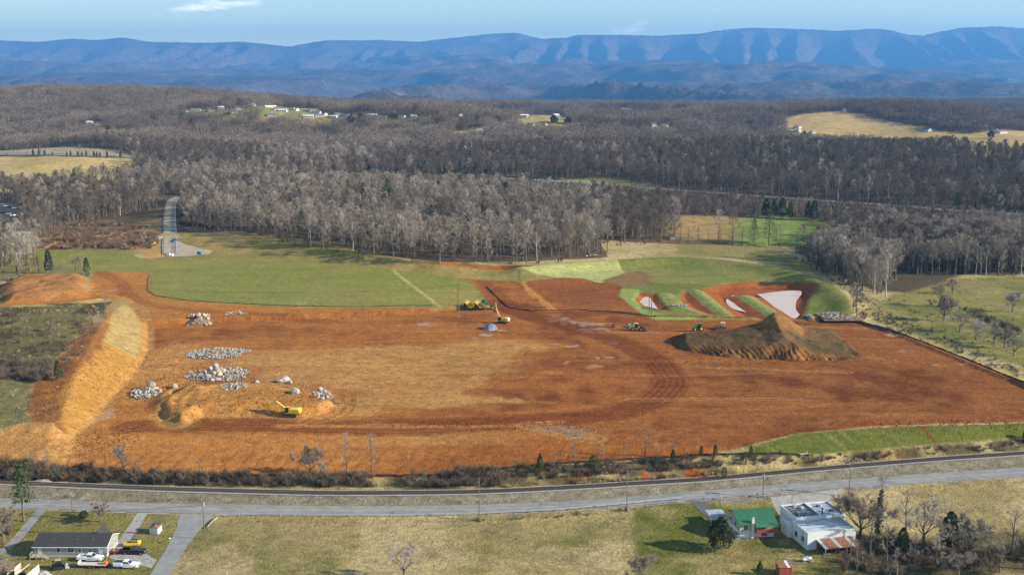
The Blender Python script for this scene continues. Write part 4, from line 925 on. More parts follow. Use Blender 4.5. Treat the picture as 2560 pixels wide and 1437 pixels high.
mk('asphalt_pale', (.22, .21, .195), rough=.9, noise=.12, amp=.2, spec=.1); mk('asphalt_track', (.36, .30, .215), rough=.95, noise=.15, amp=.15, spec=.05); mk('line_yellow', (.48, .40, .20), rough=.8, noise=2.0, amp=.35); mk('line_white', (.6, .6, .58), rough=.8, noise=2.0, amp=.3)
mk('gravel', (.29, .275, .26), rough=.95, noise=1.5, amp=.3, bump=.4); mk('rail_steel', (.16, .10, .075), rough=.5, metal=.6, noise=3, amp=.3); mk('sleeper', (.085, .062, .05), rough=.9, noise=4, amp=.3)
mk('pole_wood', (.15, .125, .10), rough=.9, noise=3, amp=.3, stretch=(1, 1, .1)); mk('wire', (.03, .03, .032), rough=.6); mk('galv', (.52, .55, .57), rough=.45, metal=.5, noise=4, amp=.12); mk('insul', (.55, .55, .56), rough=.3)
mk('silt', (.035, .03, .027), rough=.8, noise=1.2, amp=.4); mk('post_wood', (.25, .21, .165), rough=.95, noise=6, amp=.3)
mk('siding_grey', (.25, .255, .25), rough=.7, noise=1.5, amp=.05); mk('white_trim', (.68, .68, .66), rough=.55, noise=2, amp=.05); mk('shingle_dark', (.040, .038, .044), rough=.9, noise=2.5, amp=.35, bump=.3); mk('glass', (.02, .026, .034), rough=.08, spec=.6)
mk('door_pale', (.52, .56, .58), rough=.5, noise=2, amp=.06); mk('deck_wood', (.36, .30, .22), rough=.9, noise=5, amp=.25); mk('skirting', (.42, .42, .41), rough=.8, noise=3, amp=.12); mk('ply', (.58, .50, .40), rough=.85, noise=2.2, amp=.18)
mk('rust', (.23, .10, .055), rough=.85, noise=2.2, amp=.5); mk('tin_white', (.66, .67, .68), rough=.45, metal=.15, noise=1.3, amp=.16); mk('tin_dark', (.10, .12, .14), rough=.5, metal=.3, noise=2, amp=.3)
mk('paint_yellow', (.72, .47, .03), rough=.3, noise=2, amp=.08, spec=.5); mk('paint_cat', (.55, .34, .045), rough=.5, noise=2.5, amp=.28); mk('paint_black', (.012, .013, .016), rough=.25, noise=3, amp=.2, spec=.5); mk('paint_white', (.72, .73, .75), rough=.3, noise=2, amp=.05, spec=.5)
mk('tyre', (.018, .018, .019), rough=.85, noise=8, amp=.3); mk('rim', (.42, .43, .45), rough=.35, metal=.7); mk('dark_steel', (.05, .048, .046), rough=.6, metal=.4, noise=5, amp=.35); mk('mud', (.20, .115, .065), rough=.95, noise=3, amp=.35)
mk('orange', (.62, .16, .03), rough=.5, noise=3, amp=.12); mk('headlamp', (.75, .76, .78), rough=.15); mk('tail_red', (.35, .02, .015), rough=.3); mk('green_metal', (.045, .155, .085), rough=.45, metal=.1, noise=1.2, amp=.12); mk('brick_tan', (.42, .36, .30), rough=.9, noise=4, amp=.15)
mk('roof_membrane', (.50, .53, .57), rough=.6, noise=.7, amp=.35, stretch=(.3, 1.6, 1)); mk('roof_tarred', (.15, .15, .16), rough=.8, noise=1.4, amp=.75); mk('roof_blue', (.30, .34, .42), rough=.55, noise=.6, amp=.4); mk('wall_white', (.62, .63, .64), rough=.75, noise=.9, amp=.12); mk('red_paint', (.30, .05, .035), rough=.6, noise=3, amp=.3)
mk('concrete', (.42, .41, .39), rough=.9, noise=1.5, amp=.12); mk('jd_green', (.035, .20, .045), rough=.4, noise=3, amp=.15); mk('jd_yellow', (.75, .60, .05), rough=.4); mk('teal', (.04, .36, .40), rough=.4, noise=3, amp=.1); mk('toilet_blue', (.03, .18, .40), rough=.45, noise=2, amp=.1); mk('aqua', (.16, .48, .58), rough=.45)
mk('limestone', (.35, .35, .36), rough=.9, noise=.8, amp=.25, bump=.5); mk('limestone_warm', (.42, .37, .30), rough=.9, noise=.7, amp=.28, bump=.5); mk('gravel_blue', (.17, .20, .26), rough=.9, noise=2, amp=.35, bump=.5); mk('pond_water', (.52, .42, .37), rough=.45, spec=.18, noise=.05, amp=.06)
mk('junk_grey', (.34, .34, .36), rough=.7, noise=2.5, amp=.5); mk('cab_cream', (.62, .55, .40), rough=.5, noise=3, amp=.1); mk('house_white', (.52, .52, .50), rough=.7, noise=.3, amp=.08); mk('roof_grey', (.16, .155, .15), rough=.85, noise=.4, amp=.2); mk('roof_redbrown', (.22, .11, .075), rough=.85, noise=.4, amp=.2); mk('house_tan', (.50, .40, .28), rough=.8, noise=.3, amp=.1); mk('car_blue', (.05, .10, .22), rough=.3); mk('car_silver', (.45, .47, .5), rough=.3, metal=.4)

def ribbon(name, line, hw, m, dz=0.05, cols=5, zf=None, kind='structure', parent=None, off=0.0):
    """strip of paving that follows the ground"""
    P = np.asarray(line)[:, :2]; T_ = np.gradient(P, axis=0); T_ /= np.linalg.norm(T_, axis=1)[:, None] + 1e-9; Nn = np.stack([-T_[:, 1], T_[:, 0]], 1)
    hw = np.broadcast_to(np.asarray(hw, float), (len(P),)); vs = []; fs = []
    for i in range(len(P)):
        for k in range(cols):
            q = P[i] + Nn[i] * (off + hw[i] * (2 * k / (cols - 1) - 1)); z = (zf or gzi)(q[0], q[1]) + dz
            vs.append((q[0], q[1], z))
    for i in range(len(P) - 1):
        for k in range(cols - 1): a = i * cols + k; fs.append((a, a + 1, a + cols + 1, a + cols))
    me = bpy.data.meshes.new(name); me.from_pydata([tuple(map(float, v)) for v in vs], [], fs); me.materials.append(m); me.update()
    if sum(p.normal.z for p in me.polygons) < 0: me.flip_normals()
    o = bpy.data.objects.new(name, me); COL.objects.link(o)
    if kind: o['kind'] = kind
    if parent: o.parent = parent
    return o
def sheet(name, P, step, m, dz=0.06, zf=None, level=None, kind='structure'):
    """flat-lying area with a smooth outline: polygon filled and laid on the ground"""
    P = np.asarray(P)[:, :2]; bm = bmesh.new()
    Q = []
    for a, b in zip(P, np.roll(P, -1, 0)):
        k = max(1, int(np.linalg.norm(b - a) / step)); Q += [a + (b - a) * i / k for i in range(k)]
    vs = [bm.verts.new((q[0], q[1], 0)) for q in Q]; f = bm.faces.new(vs); bmesh.ops.triangulate(bm, faces=[f])
    if level is None:
        L = max(np.ptp(P[:, 0]), np.ptp(P[:, 1]))
        for _ in range(7):
            es = [e for e in bm.edges if e.calc_length() > step * 1.8]
            if not es: break
            bmesh.ops.subdivide_edges(bm, edges=es, cuts=1, use_grid_fill=False); bmesh.ops.triangulate(bm, faces=bm.faces)
    for v in bm.verts: v.co.z = ((zf or gzi)(v.co.x, v.co.y) + dz) if level is None else level
    me = bpy.data.meshes.new(name); bm.to_mesh(me); bm.free(); me.materials.append(m)
    if sum(p.normal.z for p in me.polygons) < 0: me.flip_normals()
    o = bpy.data.objects.new(name, me); COL.objects.link(o)
    if kind: o['kind'] = kind
    return o
def smooth(o):
    o.data.polygons.foreach_set('use_smooth', np.ones(len(o.data.polygons), bool)); return o

def stone_mat(name, a, b, c):
    """broken stone: grey faces stained with clay in patches"""
    m, ns, ls, bs = mat(name); geo = nd(ns, 'ShaderNodeNewGeometry'); n = nd(ns, 'ShaderNodeTexNoise'); n.inputs['Scale'].default_value = .55; n.inputs['Detail'].default_value = 6; n.inputs['Roughness'].default_value = .75; ls.new(geo.outputs['Position'], n.inputs['Vector'])
    r = nd(ns, 'ShaderNodeValToRGB'); ls.new(n.outputs['Fac'], r.inputs[0]); e = r.color_ramp.elements; e.new(.5); e[0].position = .34; e[1].position = .48; e[2].position = .64
    for k, q in enumerate((a, b, c)): e[k].color = (*q, 1)
    ls.new(r.outputs[0], bs.inputs['Base Color']); bs.inputs['Roughness'].default_value = .9; bs.inputs['Specular IOR Level'].default_value = .15; M[name] = m
stone_mat('limestone', (.27, .17, .095), (.31, .28, .245), (.39, .395, .41)); stone_mat('limestone_warm', (.30, .19, .10), (.38, .30, .21), (.46, .42, .37))
# ------------------------------------------------------------------ roads, drives, railway, water
RC = smooth_line(ROADC, 2.5); RC = RC[np.abs(RC[:, 0]) < 215]
ribbon('rural_road', RC, 3.15, M['asphalt_worn'], .06); ribbon('road_shoulder', RC, 3.9, M['gravel'], .025)
for off in (-.12, .12): ribbon('centre_line', RC, .05, M['line_yellow'], .068, 2, off=off)
SIDE = smooth_line(PH([(497, 1279), (480, 1305), (462, 1335), (437, 1375), (404, 1430), (385, 1465)]), 2)
ribbon('side_road', SIDE, np.interp(np.arange(len(SIDE)), [0, 3, 8, len(SIDE)], [5.2, 3.4, 2.5, 2.45]), M['asphalt_worn'], .045)
ribbon('house_drive', smooth_line(PH([(106, 1272), (84, 1295), (60, 1325), (34, 1355), (5, 1376), (-40, 1400)]), 2), 1.35, M['asphalt_worn'], .04)
ribbon('gravel_drive', smooth_line(PH([(357, 1281), (345, 1300), (325, 1330), (310, 1352), (300, 1375)]), 2), 1.5, M['gravel'], .04)
sheet('gravel_parking', PH([(272, 1393), (300, 1370), (350, 1372), (372, 1388), (392, 1400), (378, 1420), (352, 1412), (300, 1405)]), 2.5, M['gravel'], .05)
ribbon('asphalt_drive', smooth_line(PH([(1735, 1243), (1752, 1258), (1772, 1280), (1792, 1300)]), 2), np.linspace(2.6, 1.7, len(smooth_line(PH([(1735, 1243), (1752, 1258), (1772, 1280), (1792, 1300)]), 2))), M['asphalt_dark'], .05)
sheet('gravel_yard', PH([(1925, 1243), (2050, 1228), (2110, 1222), (2085, 1245), (2000, 1262), (1975, 1275), (1985, 1298), (1955, 1298), (1935, 1268)]), 2.5, M['gravel'], .05)
sheet('concrete_path', PH([(1790, 1300), (1815, 1300), (1840, 1322), (1850, 1350), (1838, 1345), (1815, 1318)]), 2.5, M['concrete'], .05)
# railway
track = thing('railway_track', 'single railway track on grey ballast running across the foreground', 'railway', (0, 0, 0)); track['kind'] = 'structure'
TC = smooth_line(TRKC, 2.0); TC = TC[np.abs(TC[:, 0]) < 215]
TG = np.gradient(TC[:, :2], axis=0); TG /= np.linalg.norm(TG, axis=1)[:, None]; TN = np.stack([-TG[:, 1], TG[:, 0]], 1)
ribbon('ballast_shoulder', TC, np.full(len(TC), 2.3), M['gravel'], .12, 7, parent=track, kind=None)
for sgn in (-1, 1):
    mb = MB(); P = TC[:, :2] + TN * sgn * .76
    for (a, b) in zip(P[:-1:2], P[2::2]):
        za, zb = gzi(*a) + .30, gzi(*b) + .30; d = (b - a) / np.linalg.norm(b - a); n = np.array([-d[1], d[0]]) * .045
        mb.hexa([(*(a - n), za), (*(b - n), zb), (*(b + n), zb), (*(a + n), za)], [(*(a - n), za + .16), (*(b - n), zb + .16), (*(b + n), zb + .16), (*(a + n), za + .16)])
    mb.build('rail', M['rail_steel'], track)
mb = MB(); arcl = np.concatenate([[0], np.cumsum(np.linalg.norm(np.diff(TC[:, :2], axis=0), axis=1))])
for q in np.arange(0, arcl[-1], .56):
    x = np.interp(q, arcl, TC[:, 0]); y = np.interp(q, arcl, TC[:, 1]); i = min(len(TC) - 1, int(np.searchsorted(arcl, q))); t, n = TG[i], TN[i]; z = gzi(x, y) + .14
    c = [np.array([x, y]) + t * a * .12 + n * b * 1.3 for a, b in ((-1, -1), (1, -1), (1, 1), (-1, 1))]
    mb.hexa([(*p, z) for p in c], [(*p, z + .17) for p in c])
o = mb.build('sleepers', M['sleeper'], track); o['kind'] = 'stuff'
# far roads
for i, L in enumerate(HWY):
    L2 = smooth_line(np.hstack([L, np.zeros((len(L), 1))]), 6)
    ribbon('highway' if i < 2 else 'country_lane', L2, (8.5, 6.5, 4.0)[i], M['asphalt_pale'], .7 if i < 2 else .5, 5, gm)
    if i < 2:
        for off in (-.5, .5): ribbon('lane_line', L2, .14, M['line_white'], .78, 2, gm, off=off * 6)
A2 = smooth_line(np.hstack([ACC, np.zeros((len(ACC), 1))]), 4)
ribbon('access_road', A2, np.interp(np.arange(len(A2)), [0, 4, len(A2)], [8, 4.6, 4.6]), M['asphalt_pale'], .35, 7, gm)
ribbon('access_road_dust', A2[3:], 2.1, M['asphalt_track'], .40, 3, gm, off=-1.3)
ribbon('kerb', A2[3:], .25, M['concrete'], .5, 2, gm, off=4.4)
sheet('access_apron', PH([(408, 612), (447, 603), (462, 611), (495, 620), (532, 629), (522, 636), (470, 642), (420, 643), (411, 632)]), 4, M['asphalt_track'], .2)
# ponds of pink silty water
W1 = pline([(1832, 737), (1815, 750), (1824, 765), (1845, 775), (1892, 783), (1895, 780), (1862, 755), (1842, 740)], -1.2)
W2 = pline([(1893, 735), (1955, 727), (1999, 726), (2003, 735), (1991, 752), (1990, 772), (2000, 785), (2012, 794), (1985, 797), (1957, 782), (1918, 752)], -1.2)
W3 = pline([(1590, 746), (1605, 741), (1632, 744), (1652, 762), (1664, 774), (1632, 769), (1602, 760)], -1.2)
W4 = pline([(1745, 763), (1752, 762), (1768, 776), (1757, 775)], -1.2)
for P, lab in ((W1, ''), (W2, ''), (W3, ''), (W4, '')):
    o = sheet('pond_water', smooth_line(np.vstack([P, P[:1]]), 3)[:-1], 4, M['pond_water'], level=-1.35)
# ------------------------------------------------------------------ poles and wires
def pole(px, py, top, label, arms=((.35, 1.2),), r=.14, name='utility_pole', tf=None, group=None, lamp=False, azim=pi / 2):
    x, y, z = at(px, py); s = pxm(py, z); dep = math.atan2(H - z, y); h = (py - top) / (s * cos(dep) * 1.02)
    t = thing(name, label, 'utility pole', (x, y, z), 0, group)
    MB().tube((0, 0, -.5), (0, 0, h), r, r * .62, 8).build('pole', M['pole_wood'], t)
    ux, uy = cos(azim), sin(azim)
    for d, w in arms:
        mb = MB(); a = (-ux * w, -uy * w, h - d); b = (ux * w, uy * w, h - d); mb.tube(a, b, .065, .065, 4); mb.build('crossarm', M['pole_wood'], t)
        for k in (-.92, 0, .92): MB().tube((ux * w * k, uy * w * k, h - d + .05), (ux * w * k, uy * w * k, h - d + .3), .06, .04, 6).build('insulator', M['insul'], t)
    if tf:
        MB().tube((ux * .38, uy * .38, h - tf), (ux * .38, uy * .38, h - tf - .95), .27, .27, 10).build('transformer', M['galv'], t)
    if lamp:
        MB().tube((0, 0, h - .6), (-1.2, 0, h - .3), .04, .04, 6).build('lamp_arm', M['galv'], t); MB().box(-1.7, -1.15, -.14, .14, h - .38, h - .22).build('lamp_head', M['galv'], t)
    return t, Vector((x, y, z + h))
PL = []
for px, py, top, lab, kw in [(-170, 1330, 1232, None, {}), (512, 1346, 1243, 'wooden utility pole at the corner of the side road', dict(tf=1.6)), (1198, 1302, 1199, 'wooden utility pole beside the guardrail in mid pasture', {}), (1567, 1277, 1178, 'wooden utility pole at the pasture corner by the lawn', {}),
                        (1907, 1243, 1180, 'utility pole with grey transformer above the green roofed house', dict(tf=.9)), (2122, 1241, 1162, 'tall pale utility pole behind the white flat roofed building', dict(tf=1.0))]:
    if lab: t, p = pole(px, py, top, lab, **kw)
    else: x, y, z = at(px, py); p = Vector((x, y, z + 10.5))
    PL.append(p)
PL.append(Vector((PL[-1].x + 55, PL[-1].y + 16, PL[-1].z + .5)))
def wire(a, b, sag, label, r=.022, grp=None):
    pts = [a.lerp(b, k / 16) - Vector((0, 0, sag * 4 * (k / 16) * (1 - k / 16))) for k in range(17)]
    return tag(MB().path(pts, r, 3).build('power_wire', M['wire']), label, 'wire', grp)
for i in range(len(PL) - 1):
    for dy_, dz_ in ((-1.05, -.1), (0, -.1), (1.05, -.1)): wire(PL[i] + Vector((0, dy_, dz_)), PL[i + 1] + Vector((0, dy_, dz_)), 1.4, 'thin black power wire strung between the roadside poles', .016, 'roadside power wires')
hx = at(225, 1372); wire(PL[1] - Vector((0, 0, 2.2)), PL[0] - Vector((0, 0, 4.5)), 1.2, 'thick black cable sagging across the grey house yard', .045)
pole(1978, 1294, 1234, 'lone thin lamp pole beside the white flat roofed building', (), .09, 'lamp_pole', lamp=True)
TLW = []
for k, (xs, py, top, lab, bars) in enumerate([((264.5, 268), 795, 709, 'pair of tall bare transmission poles at the top of the cut slope', 1), ((1144.5, 1148), 795, 708, 'pair of tall transmission poles left of the parked dump trucks', 1), ((1622.5, 1628.5), 786, 704, 'pair of tall transmission poles beside the small round pond', 1), ((2132.5, 2140.5), 786, 702, 'transmission pole pair with crossbars right of the ponds', 3)]):
    x0, y0, z0 = at(xs[0], py - 1); x1, y1, z1 = at(xs[1], py + 1 if k != 3 else py + 4); t = thing('transmission_pole_pair', lab, 'utility pole', (x0, y0, z0))
    h = (py - top) / (pxm(py, z0) * .98); d = (x1 - x0, y1 - y0)
    for q in (0, 1): MB().tube((d[0] * q, d[1] * q, -1), (d[0] * q, d[1] * q, h), .20, .12, 8).build('pole', M['pole_wood'], t)
    for b in range(bars): MB().tube((-d[0] * .25, -d[1] * .25, h - 1.2 - 2.2 * b), (d[0] * 1.25, d[1] * 1.25, h - 1.2 - 2.2 * b), .11, .11, 5).build('crossbar', M['galv'] if bars > 1 else M['pole_wood'], t)
    TLW.append((Vector((x0, y0, z0 + h)), Vector((x1, y1, z1 + h))))
for a, b in zip(TLW[:-1], TLW[1:]):
    for q in (0, 1): wire(a[q] - Vector((0, 0, 1)), b[q] - Vector((0, 0, 1)), 3.5, 'faint transmission wire sagging high over the red site', .018, 'transmission wires over the site')
# ------------------------------------------------------------------ guardrail and fences
def along(pts, spacing):
    P = PH(pts); L = np.concatenate([[0], np.cumsum(np.linalg.norm(np.diff(P, axis=0), axis=1))]); q = np.arange(0, L[-1] + .01, spacing)
    return [(float(np.interp(v, L, P[:, 0])), float(np.interp(v, L, P[:, 1]))) for v in q]
def rail_fence(name, label, cat, pts, spacing, hgt, pm, wires, wm_, pr=.055, wr=.02, origin=None, jit=0.0, flat=None):
    S = along(pts, spacing); x0, y0 = S[0]; z0 = gzi(x0, y0); t = thing(name, label, cat, (x0, y0, z0)); tops = []
    pmsh = None
    for x, y in S:
        z = gzi(x, y) - z0
        if pmsh is None: o = MB().box(-pr, pr, -pr, pr, -.3, hgt).build('post', pm, t); pmsh = o.data
        else: o = bpy.data.objects.new('post', pmsh); COL.objects.link(o); o.parent = t
        o.location = (x - x0, y - y0, z); o.rotation_euler = (random.uniform(-jit, jit), random.uniform(-jit, jit), 0); tops.append(Vector((x - x0, y - y0, z)))
    for wz in wires:
        mb = MB()
        for a, b in zip(tops[:-1], tops[1:]):
            u, v = a + Vector((0, 0, wz)), b + Vector((0, 0, wz))
            if flat:
                n = Vector((-(b - a).y, (b - a).x, 0)).normalized() * .05; o_ = Vector((0, 0, flat)); f = n.copy(); f.length = .12
                mb.hexa([u + f - n, v + f - n, v + f + n, u + f + n], [u + f - n + o_, v + f - n + o_, v + f + n + o_, u + f + n + o_])
            else: mb.tube(u, v, wr, wr, 3)
        mb.build('rail' if flat else 'wire', wm_, t)
    return t
rail_fence('guardrail', 'long steel guardrail on short posts along the road edge', 'guardrail', [(563, 1291), (620, 1289), (800, 1290.5), (1000, 1291), (1200, 1287), (1400, 1277), (1560, 1262), (1712, 1247.5)], 3.81, .72, M['galv'], (.42,), M['galv'], .08, flat=.31)
rail_fence('guardrail', 'short curved guardrail end at the side road corner', 'guardrail', [(520, 1322), (528, 1310), (540, 1300), (563, 1291.5)], 2.0, .72, M['post_wood'], (.42,), M['galv'], .08, flat=.31)
rail_fence('field_fence', 'weathered post and wire fence along the top of the dry pasture', 'fence', [(540, 1312), (620, 1305), (800, 1307), (1000, 1308), (1190, 1303), (1390, 1292), (1565, 1282)], 3.3, 1.25, M['post_wood'], (.5, .85, 1.15), M['wire'], .06, .012, jit=.06)
rail_fence('field_fence', 'post and wire fence down the left side of the pasture', 'fence', [(538, 1318), (512, 1350), (478, 1395), (448, 1440)], 3.0, 1.25, M['post_wood'], (.5, .85, 1.15), M['wire'], .06, .012, jit=.06)
rail_fence('field_fence', 'post and wire fence between the pasture and the green lawn', 'fence', [(1571, 1288), (1578, 1320), (1586, 1370), (1592, 1440)], 2.6, 1.3, M['post_wood'], (.5, .85, 1.2), M['wire'], .06, .012, jit=.06)
rail_fence('field_fence', 'wire fence running up the far right pasture', 'fence', [(2545, 885), (2440, 845), (2330, 800), (2260, 765), (2200, 742)], 6, 1.3, M['post_wood'], (.6, 1.1), M['wire'], .08, .02, jit=.06)
rail_fence('yard_gate', 'chain link gate panel across the gravel yard entrance', 'gate', [(2027, 1238), (2050, 1234), (2053, 1228)], 1.6, 1.5, M['galv'], (.1, .75, 1.45), M['galv'], .04, .03)
def silt(pts, label, hgt=.75):
    S = along(pts, 2.0); x0, y0 = S[0]; z0 = gzi(x0, y0); t = thing('silt_fence', label, 'silt fence', (x0, y0, z0)); mb = MB()
    Q = [Vector((x - x0, y - y0 + random.uniform(-.12, .12), gzi(x, y) - z0)) for x, y in S]
    for a, b in zip(Q[:-1], Q[1:]):
        n = Vector((0, .015, 0)); u = Vector((0, 0, hgt * random.uniform(.75, 1.05))); w = Vector((0, 0, -.15))
        mb.hexa([a - n + w, b - n + w, b + n + w, a + n + w], [a - n + u, b - n + u, b + n + u, a + n + u])
    mb.build('fabric', M['silt'], t); pm = None
    for q in Q[::2]:
        o = MB().box(-.03, .03, .03, .09, -.2, .95).build('stake', M['post_wood'], t) if pm is None else bpy.data.objects.new('stake', pm)
        if pm is None: pm = o.data
        else: COL.objects.link(o); o.parent = t
        o.location = q
silt([(555, 1189), (700, 1189.5), (900, 1191), (1050, 1190), (1200, 1181), (1300, 1167)], 'black silt fence at the foot of the orange front slope')
silt([(1300, 1167), (1400, 1160), (1560, 1150), (1700, 1142), (1880, 1136), (2000, 1138)], 'black silt fence along the bank above the red railway cut')
silt([(2135, 798), (2230, 827), (2330, 865), (2440, 908), (2560, 958), (2640, 992)], 'black silt fence down the right edge of the red pad')
silt([(375, 687), (370, 700), (369, 727), (388, 739), (457, 750), (527, 755), (703, 764), (900, 767), (1090, 764)], 'thin dark silt fence around the edge of the sown field', .3)
silt([(1215, 715), (1245, 745), (1270, 768), (1330, 777), (1450, 775), (1560, 782), (1640, 791)], 'dark silt fence curving below the stripped red slope', .45)
# ------------------------------------------------------------------ vehicles and machines (local +X is forward)
def wheel(parent, x, y, r, w, name='wheel', tm='tyre', rm='rim'):
    e = MB().tube((x, y - w / 2, r), (x, y + w / 2, r), r, r, 14).build(name, M[tm], parent)
    s = 1 if y > 0 else -1
    MB().tube((x, y + s * w * .30, r), (x, y + s * (w / 2 + .015), r), r * .56, r * .5, 12).build('rim', M[rm], e); return e
def loft(sec, close=True):
    """rounded hull from (x, half width at sill, half width at shoulder, z0, zmid, z1, top half width)"""
    mb = MB(); rows = []
    for x, w0, w1, z0, zm, z1, wt in sec:
        rows.append([mb.bm.verts.new(p) for p in [(x, -w0, z0), (x, -w1, zm), (x, -wt, z1), (x, wt, z1), (x, w1, zm), (x, w0, z0)]])
    for a, b in zip(rows[:-1], rows[1:]):
        for k in range(6): mb.bm.faces.new([a[k], a[(k + 1) % 6], b[(k + 1) % 6], b[k]])
    mb.bm.faces.new(rows[0][::-1]); mb.bm.faces.new(rows[-1]); return mb
def pickup(px, py, rz, label, paint, kind='open', L=6.3):
    t = thing('pickup_truck', label, 'pickup truck', at(px, py), rz); W2 = 1.0; p = M[paint]
    b = loft([(3.12, .80, .86, .55, .80, 1.02, .80), (2.98, .94, .97, .42, .82, 1.16, .90), (1.75, .98, 1.0, .38, .85, 1.26, .93), (1.2, .98, 1.0, .38, .85, 1.29, .95), (-.75, .98, 1.0, .38, .85, 1.29, .95)]).build('body', p, t)
    MB().hexa([(1.25, -.93, 1.28), (1.25, .93, 1.28), (-.72, .93, 1.28), (-.72, -.93, 1.28)], [(.55, -.74, 1.92), (.55, .74, 1.92), (-.6, .74, 1.92), (-.6, -.74, 1.92)]).build('cab', p, t)
    MB().hexa([(1.235, -.82, 1.31), (1.235, .82, 1.31), (1.20, .82, 1.30), (1.20, -.82, 1.30)], [(.64, -.68, 1.86), (.64, .68, 1.86), (.58, .68, 1.88), (.58, -.68, 1.88)]).build('windscreen', M['glass'], t)
    for s in (-1, 1):
        for x0, x1 in ((.98, .22), (.14, -.5)):
            MB().hexa([(x0, s * .915, 1.33), (x1, s * .915, 1.33), (x1, s * .935, 1.33), (x0, s * .935, 1.33)], [(x0 - .28 if x0 > .5 else x0, s * .77, 1.82), (x1, s * .77, 1.82), (x1, s * .80, 1.82), (x0 - .28 if x0 > .5 else x0, s * .80, 1.82)]).build('side_window', M['glass'], t)
        MB().box(3.06, 3.16, s * .62 - .16, s * .62 + .16, .82, 1.0).build('headlight', M['headlamp'], t)
        MB().box(1.0, 1.12, s * 1.16 - .1, s * 1.16 + .1, 1.28, 1.46).build('mirror', M['paint_black'], t)
        wheel(t, 2.1, s * .84, .41, .28); wheel(t, -1.95, s * .84, .41, .28)
    MB().box(3.10, 3.2, -.52, .52, .72, 1.02).build('grille', M['dark_steel'], t); MB().box(3.08, 3.24, -.95, .95, .42, .62, .03).build('bumper', M['galv'] if paint != 'paint_black' else M['dark_steel'], t)
    if kind == 'service':
        MB().box(-3.1, -.82, -1.02, -.55, .62, 1.42, .04).build('tool_box', p, t); MB().box(-3.1, -.82, .55, 1.02, .62, 1.42, .04).build('tool_box', p, t)
        MB().box(-3.1, -.82, -.55, .55, .75, .85).build('bed_floor', M['dark_steel'], t); MB().box(-3.16, -3.06, -1.0, 1.0, .6, 1.3).build('tailgate', p, t)
    elif kind == 'utility':
        u = MB().box(-3.1, -.82, -1.03, 1.03, .62, 1.55, .05).build('utility_body', p, t); MB().box(-2.95, -.95, -.78, .78, 1.56, 1.60).build('cover', M['paint_black'], t)
        for s in (-1, 1):
            for x0, x1 in ((-3.0, -2.45), (-2.35, -1.55), (-1.45, -.9)): MB().box(x0, x1, s * 1.04 - .012, s * 1.04 + .012, .78, 1.42).build('locker_door', p, u)
    else:
        mb = MB()
        for s in (-1, 1): mb.box(-3.1, -.8, s * .97 - .05, s * .97 + .05, .55, 1.28)
        mb.box(-3.15, -3.05, -1.0, 1.0, .55, 1.26); mb.build('bed', p, t); MB().box(-3.05, -.8, -.9, .9, .7, .78).build('bed_floor', M['dark_steel'], t)
    for s in (-1, 1): MB().box(-3.19, -3.12, s * .88 - .08, s * .88 + .08, .85, 1.15).build('tail_light', M['tail_red'], t)
    return t
pickup(226, 1400, radians(-2), 'white crew cab pickup with low open service bed beside the grey house', 'paint_white', 'service')
pickup(317, 1418, radians(-4), 'white pickup with boxy utility body hitched to the flatbed trailer', 'paint_white', 'utility')
pickup(335, 1383, radians(-3), 'black pickup truck parked at the right end of the grey house', 'paint_black', 'open', 6.1)
def suv(px, py, rz, label, paint='paint_yellow'):
    t = thing('parked_suv', label, 'car', at(px, py), rz); p = M[paint]
    loft([(2.1, .70, .78, .45, .62, .78, .66), (1.95, .86, .90, .34, .70, .95, .80), (.95, .90, .93, .30, .78, 1.05, .86), (-1.6, .90, .93, .30, .82, 1.10, .88), (-2.08, .84, .88, .40, .8, 1.08, .80)]).build('body', p, t)
    MB().hexa([(1.0, -.84, 1.03), (1.0, .84, 1.03), (-2.0, .84, 1.06), (-2.0, -.84, 1.06)], [(.3, -.66, 1.58), (.3, .66, 1.58), (-1.75, .64, 1.62), (-1.75, -.64, 1.62)]).build('cabin', p, t)
    MB().box(-1.5, .2, -.56, .56, 1.60, 1.65).build('roof_panel', M['paint_black'], t)
    MB().hexa([(1.0, -.76, 1.06), (1.0, .76, 1.06), (.96, .76, 1.06), (.96, -.76, 1.06)], [(.4, -.6, 1.54), (.4, .6, 1.54), (.32, .6, 1.56), (.32, -.6, 1.56)]).build('windscreen', M['glass'], t)
    for s in (-1, 1):
        for x0, x1 in ((.75, -.3), (-.4, -1.5)): MB().hexa([(x0, s * .835, 1.10), (x1, s * .835, 1.10), (x1, s * .86, 1.10), (x0, s * .86, 1.10)], [(x0 - .3 if x0 > .5 else x0, s * .69, 1.50), (x1, s * .69, 1.50), (x1, s * .72, 1.50), (x0 - .3 if x0 > .5 else x0, s * .72, 1.50)]).build('side_window', M['glass'], t)
        wheel(t, 1.3, s * .78, .35, .24); wheel(t, -1.35, s * .78, .35, .24)
        MB().box(2.0, 2.1, s * .6 - .14, s * .6 + .14, .68, .82).build('headlight', M['headlamp'], t); MB().box(-2.1, -2.0, s * .68 - .1, s * .68 + .1, .78, 1.0).build('tail_light', M['tail_red'], t)
    MB().box(-2.02, -1.7, -.6, .6, 1.60, 1.66).build('spoiler', M['paint_black'], t)
suv(331, 1363, radians(186), 'bright yellow sport utility car beside the black pickup')
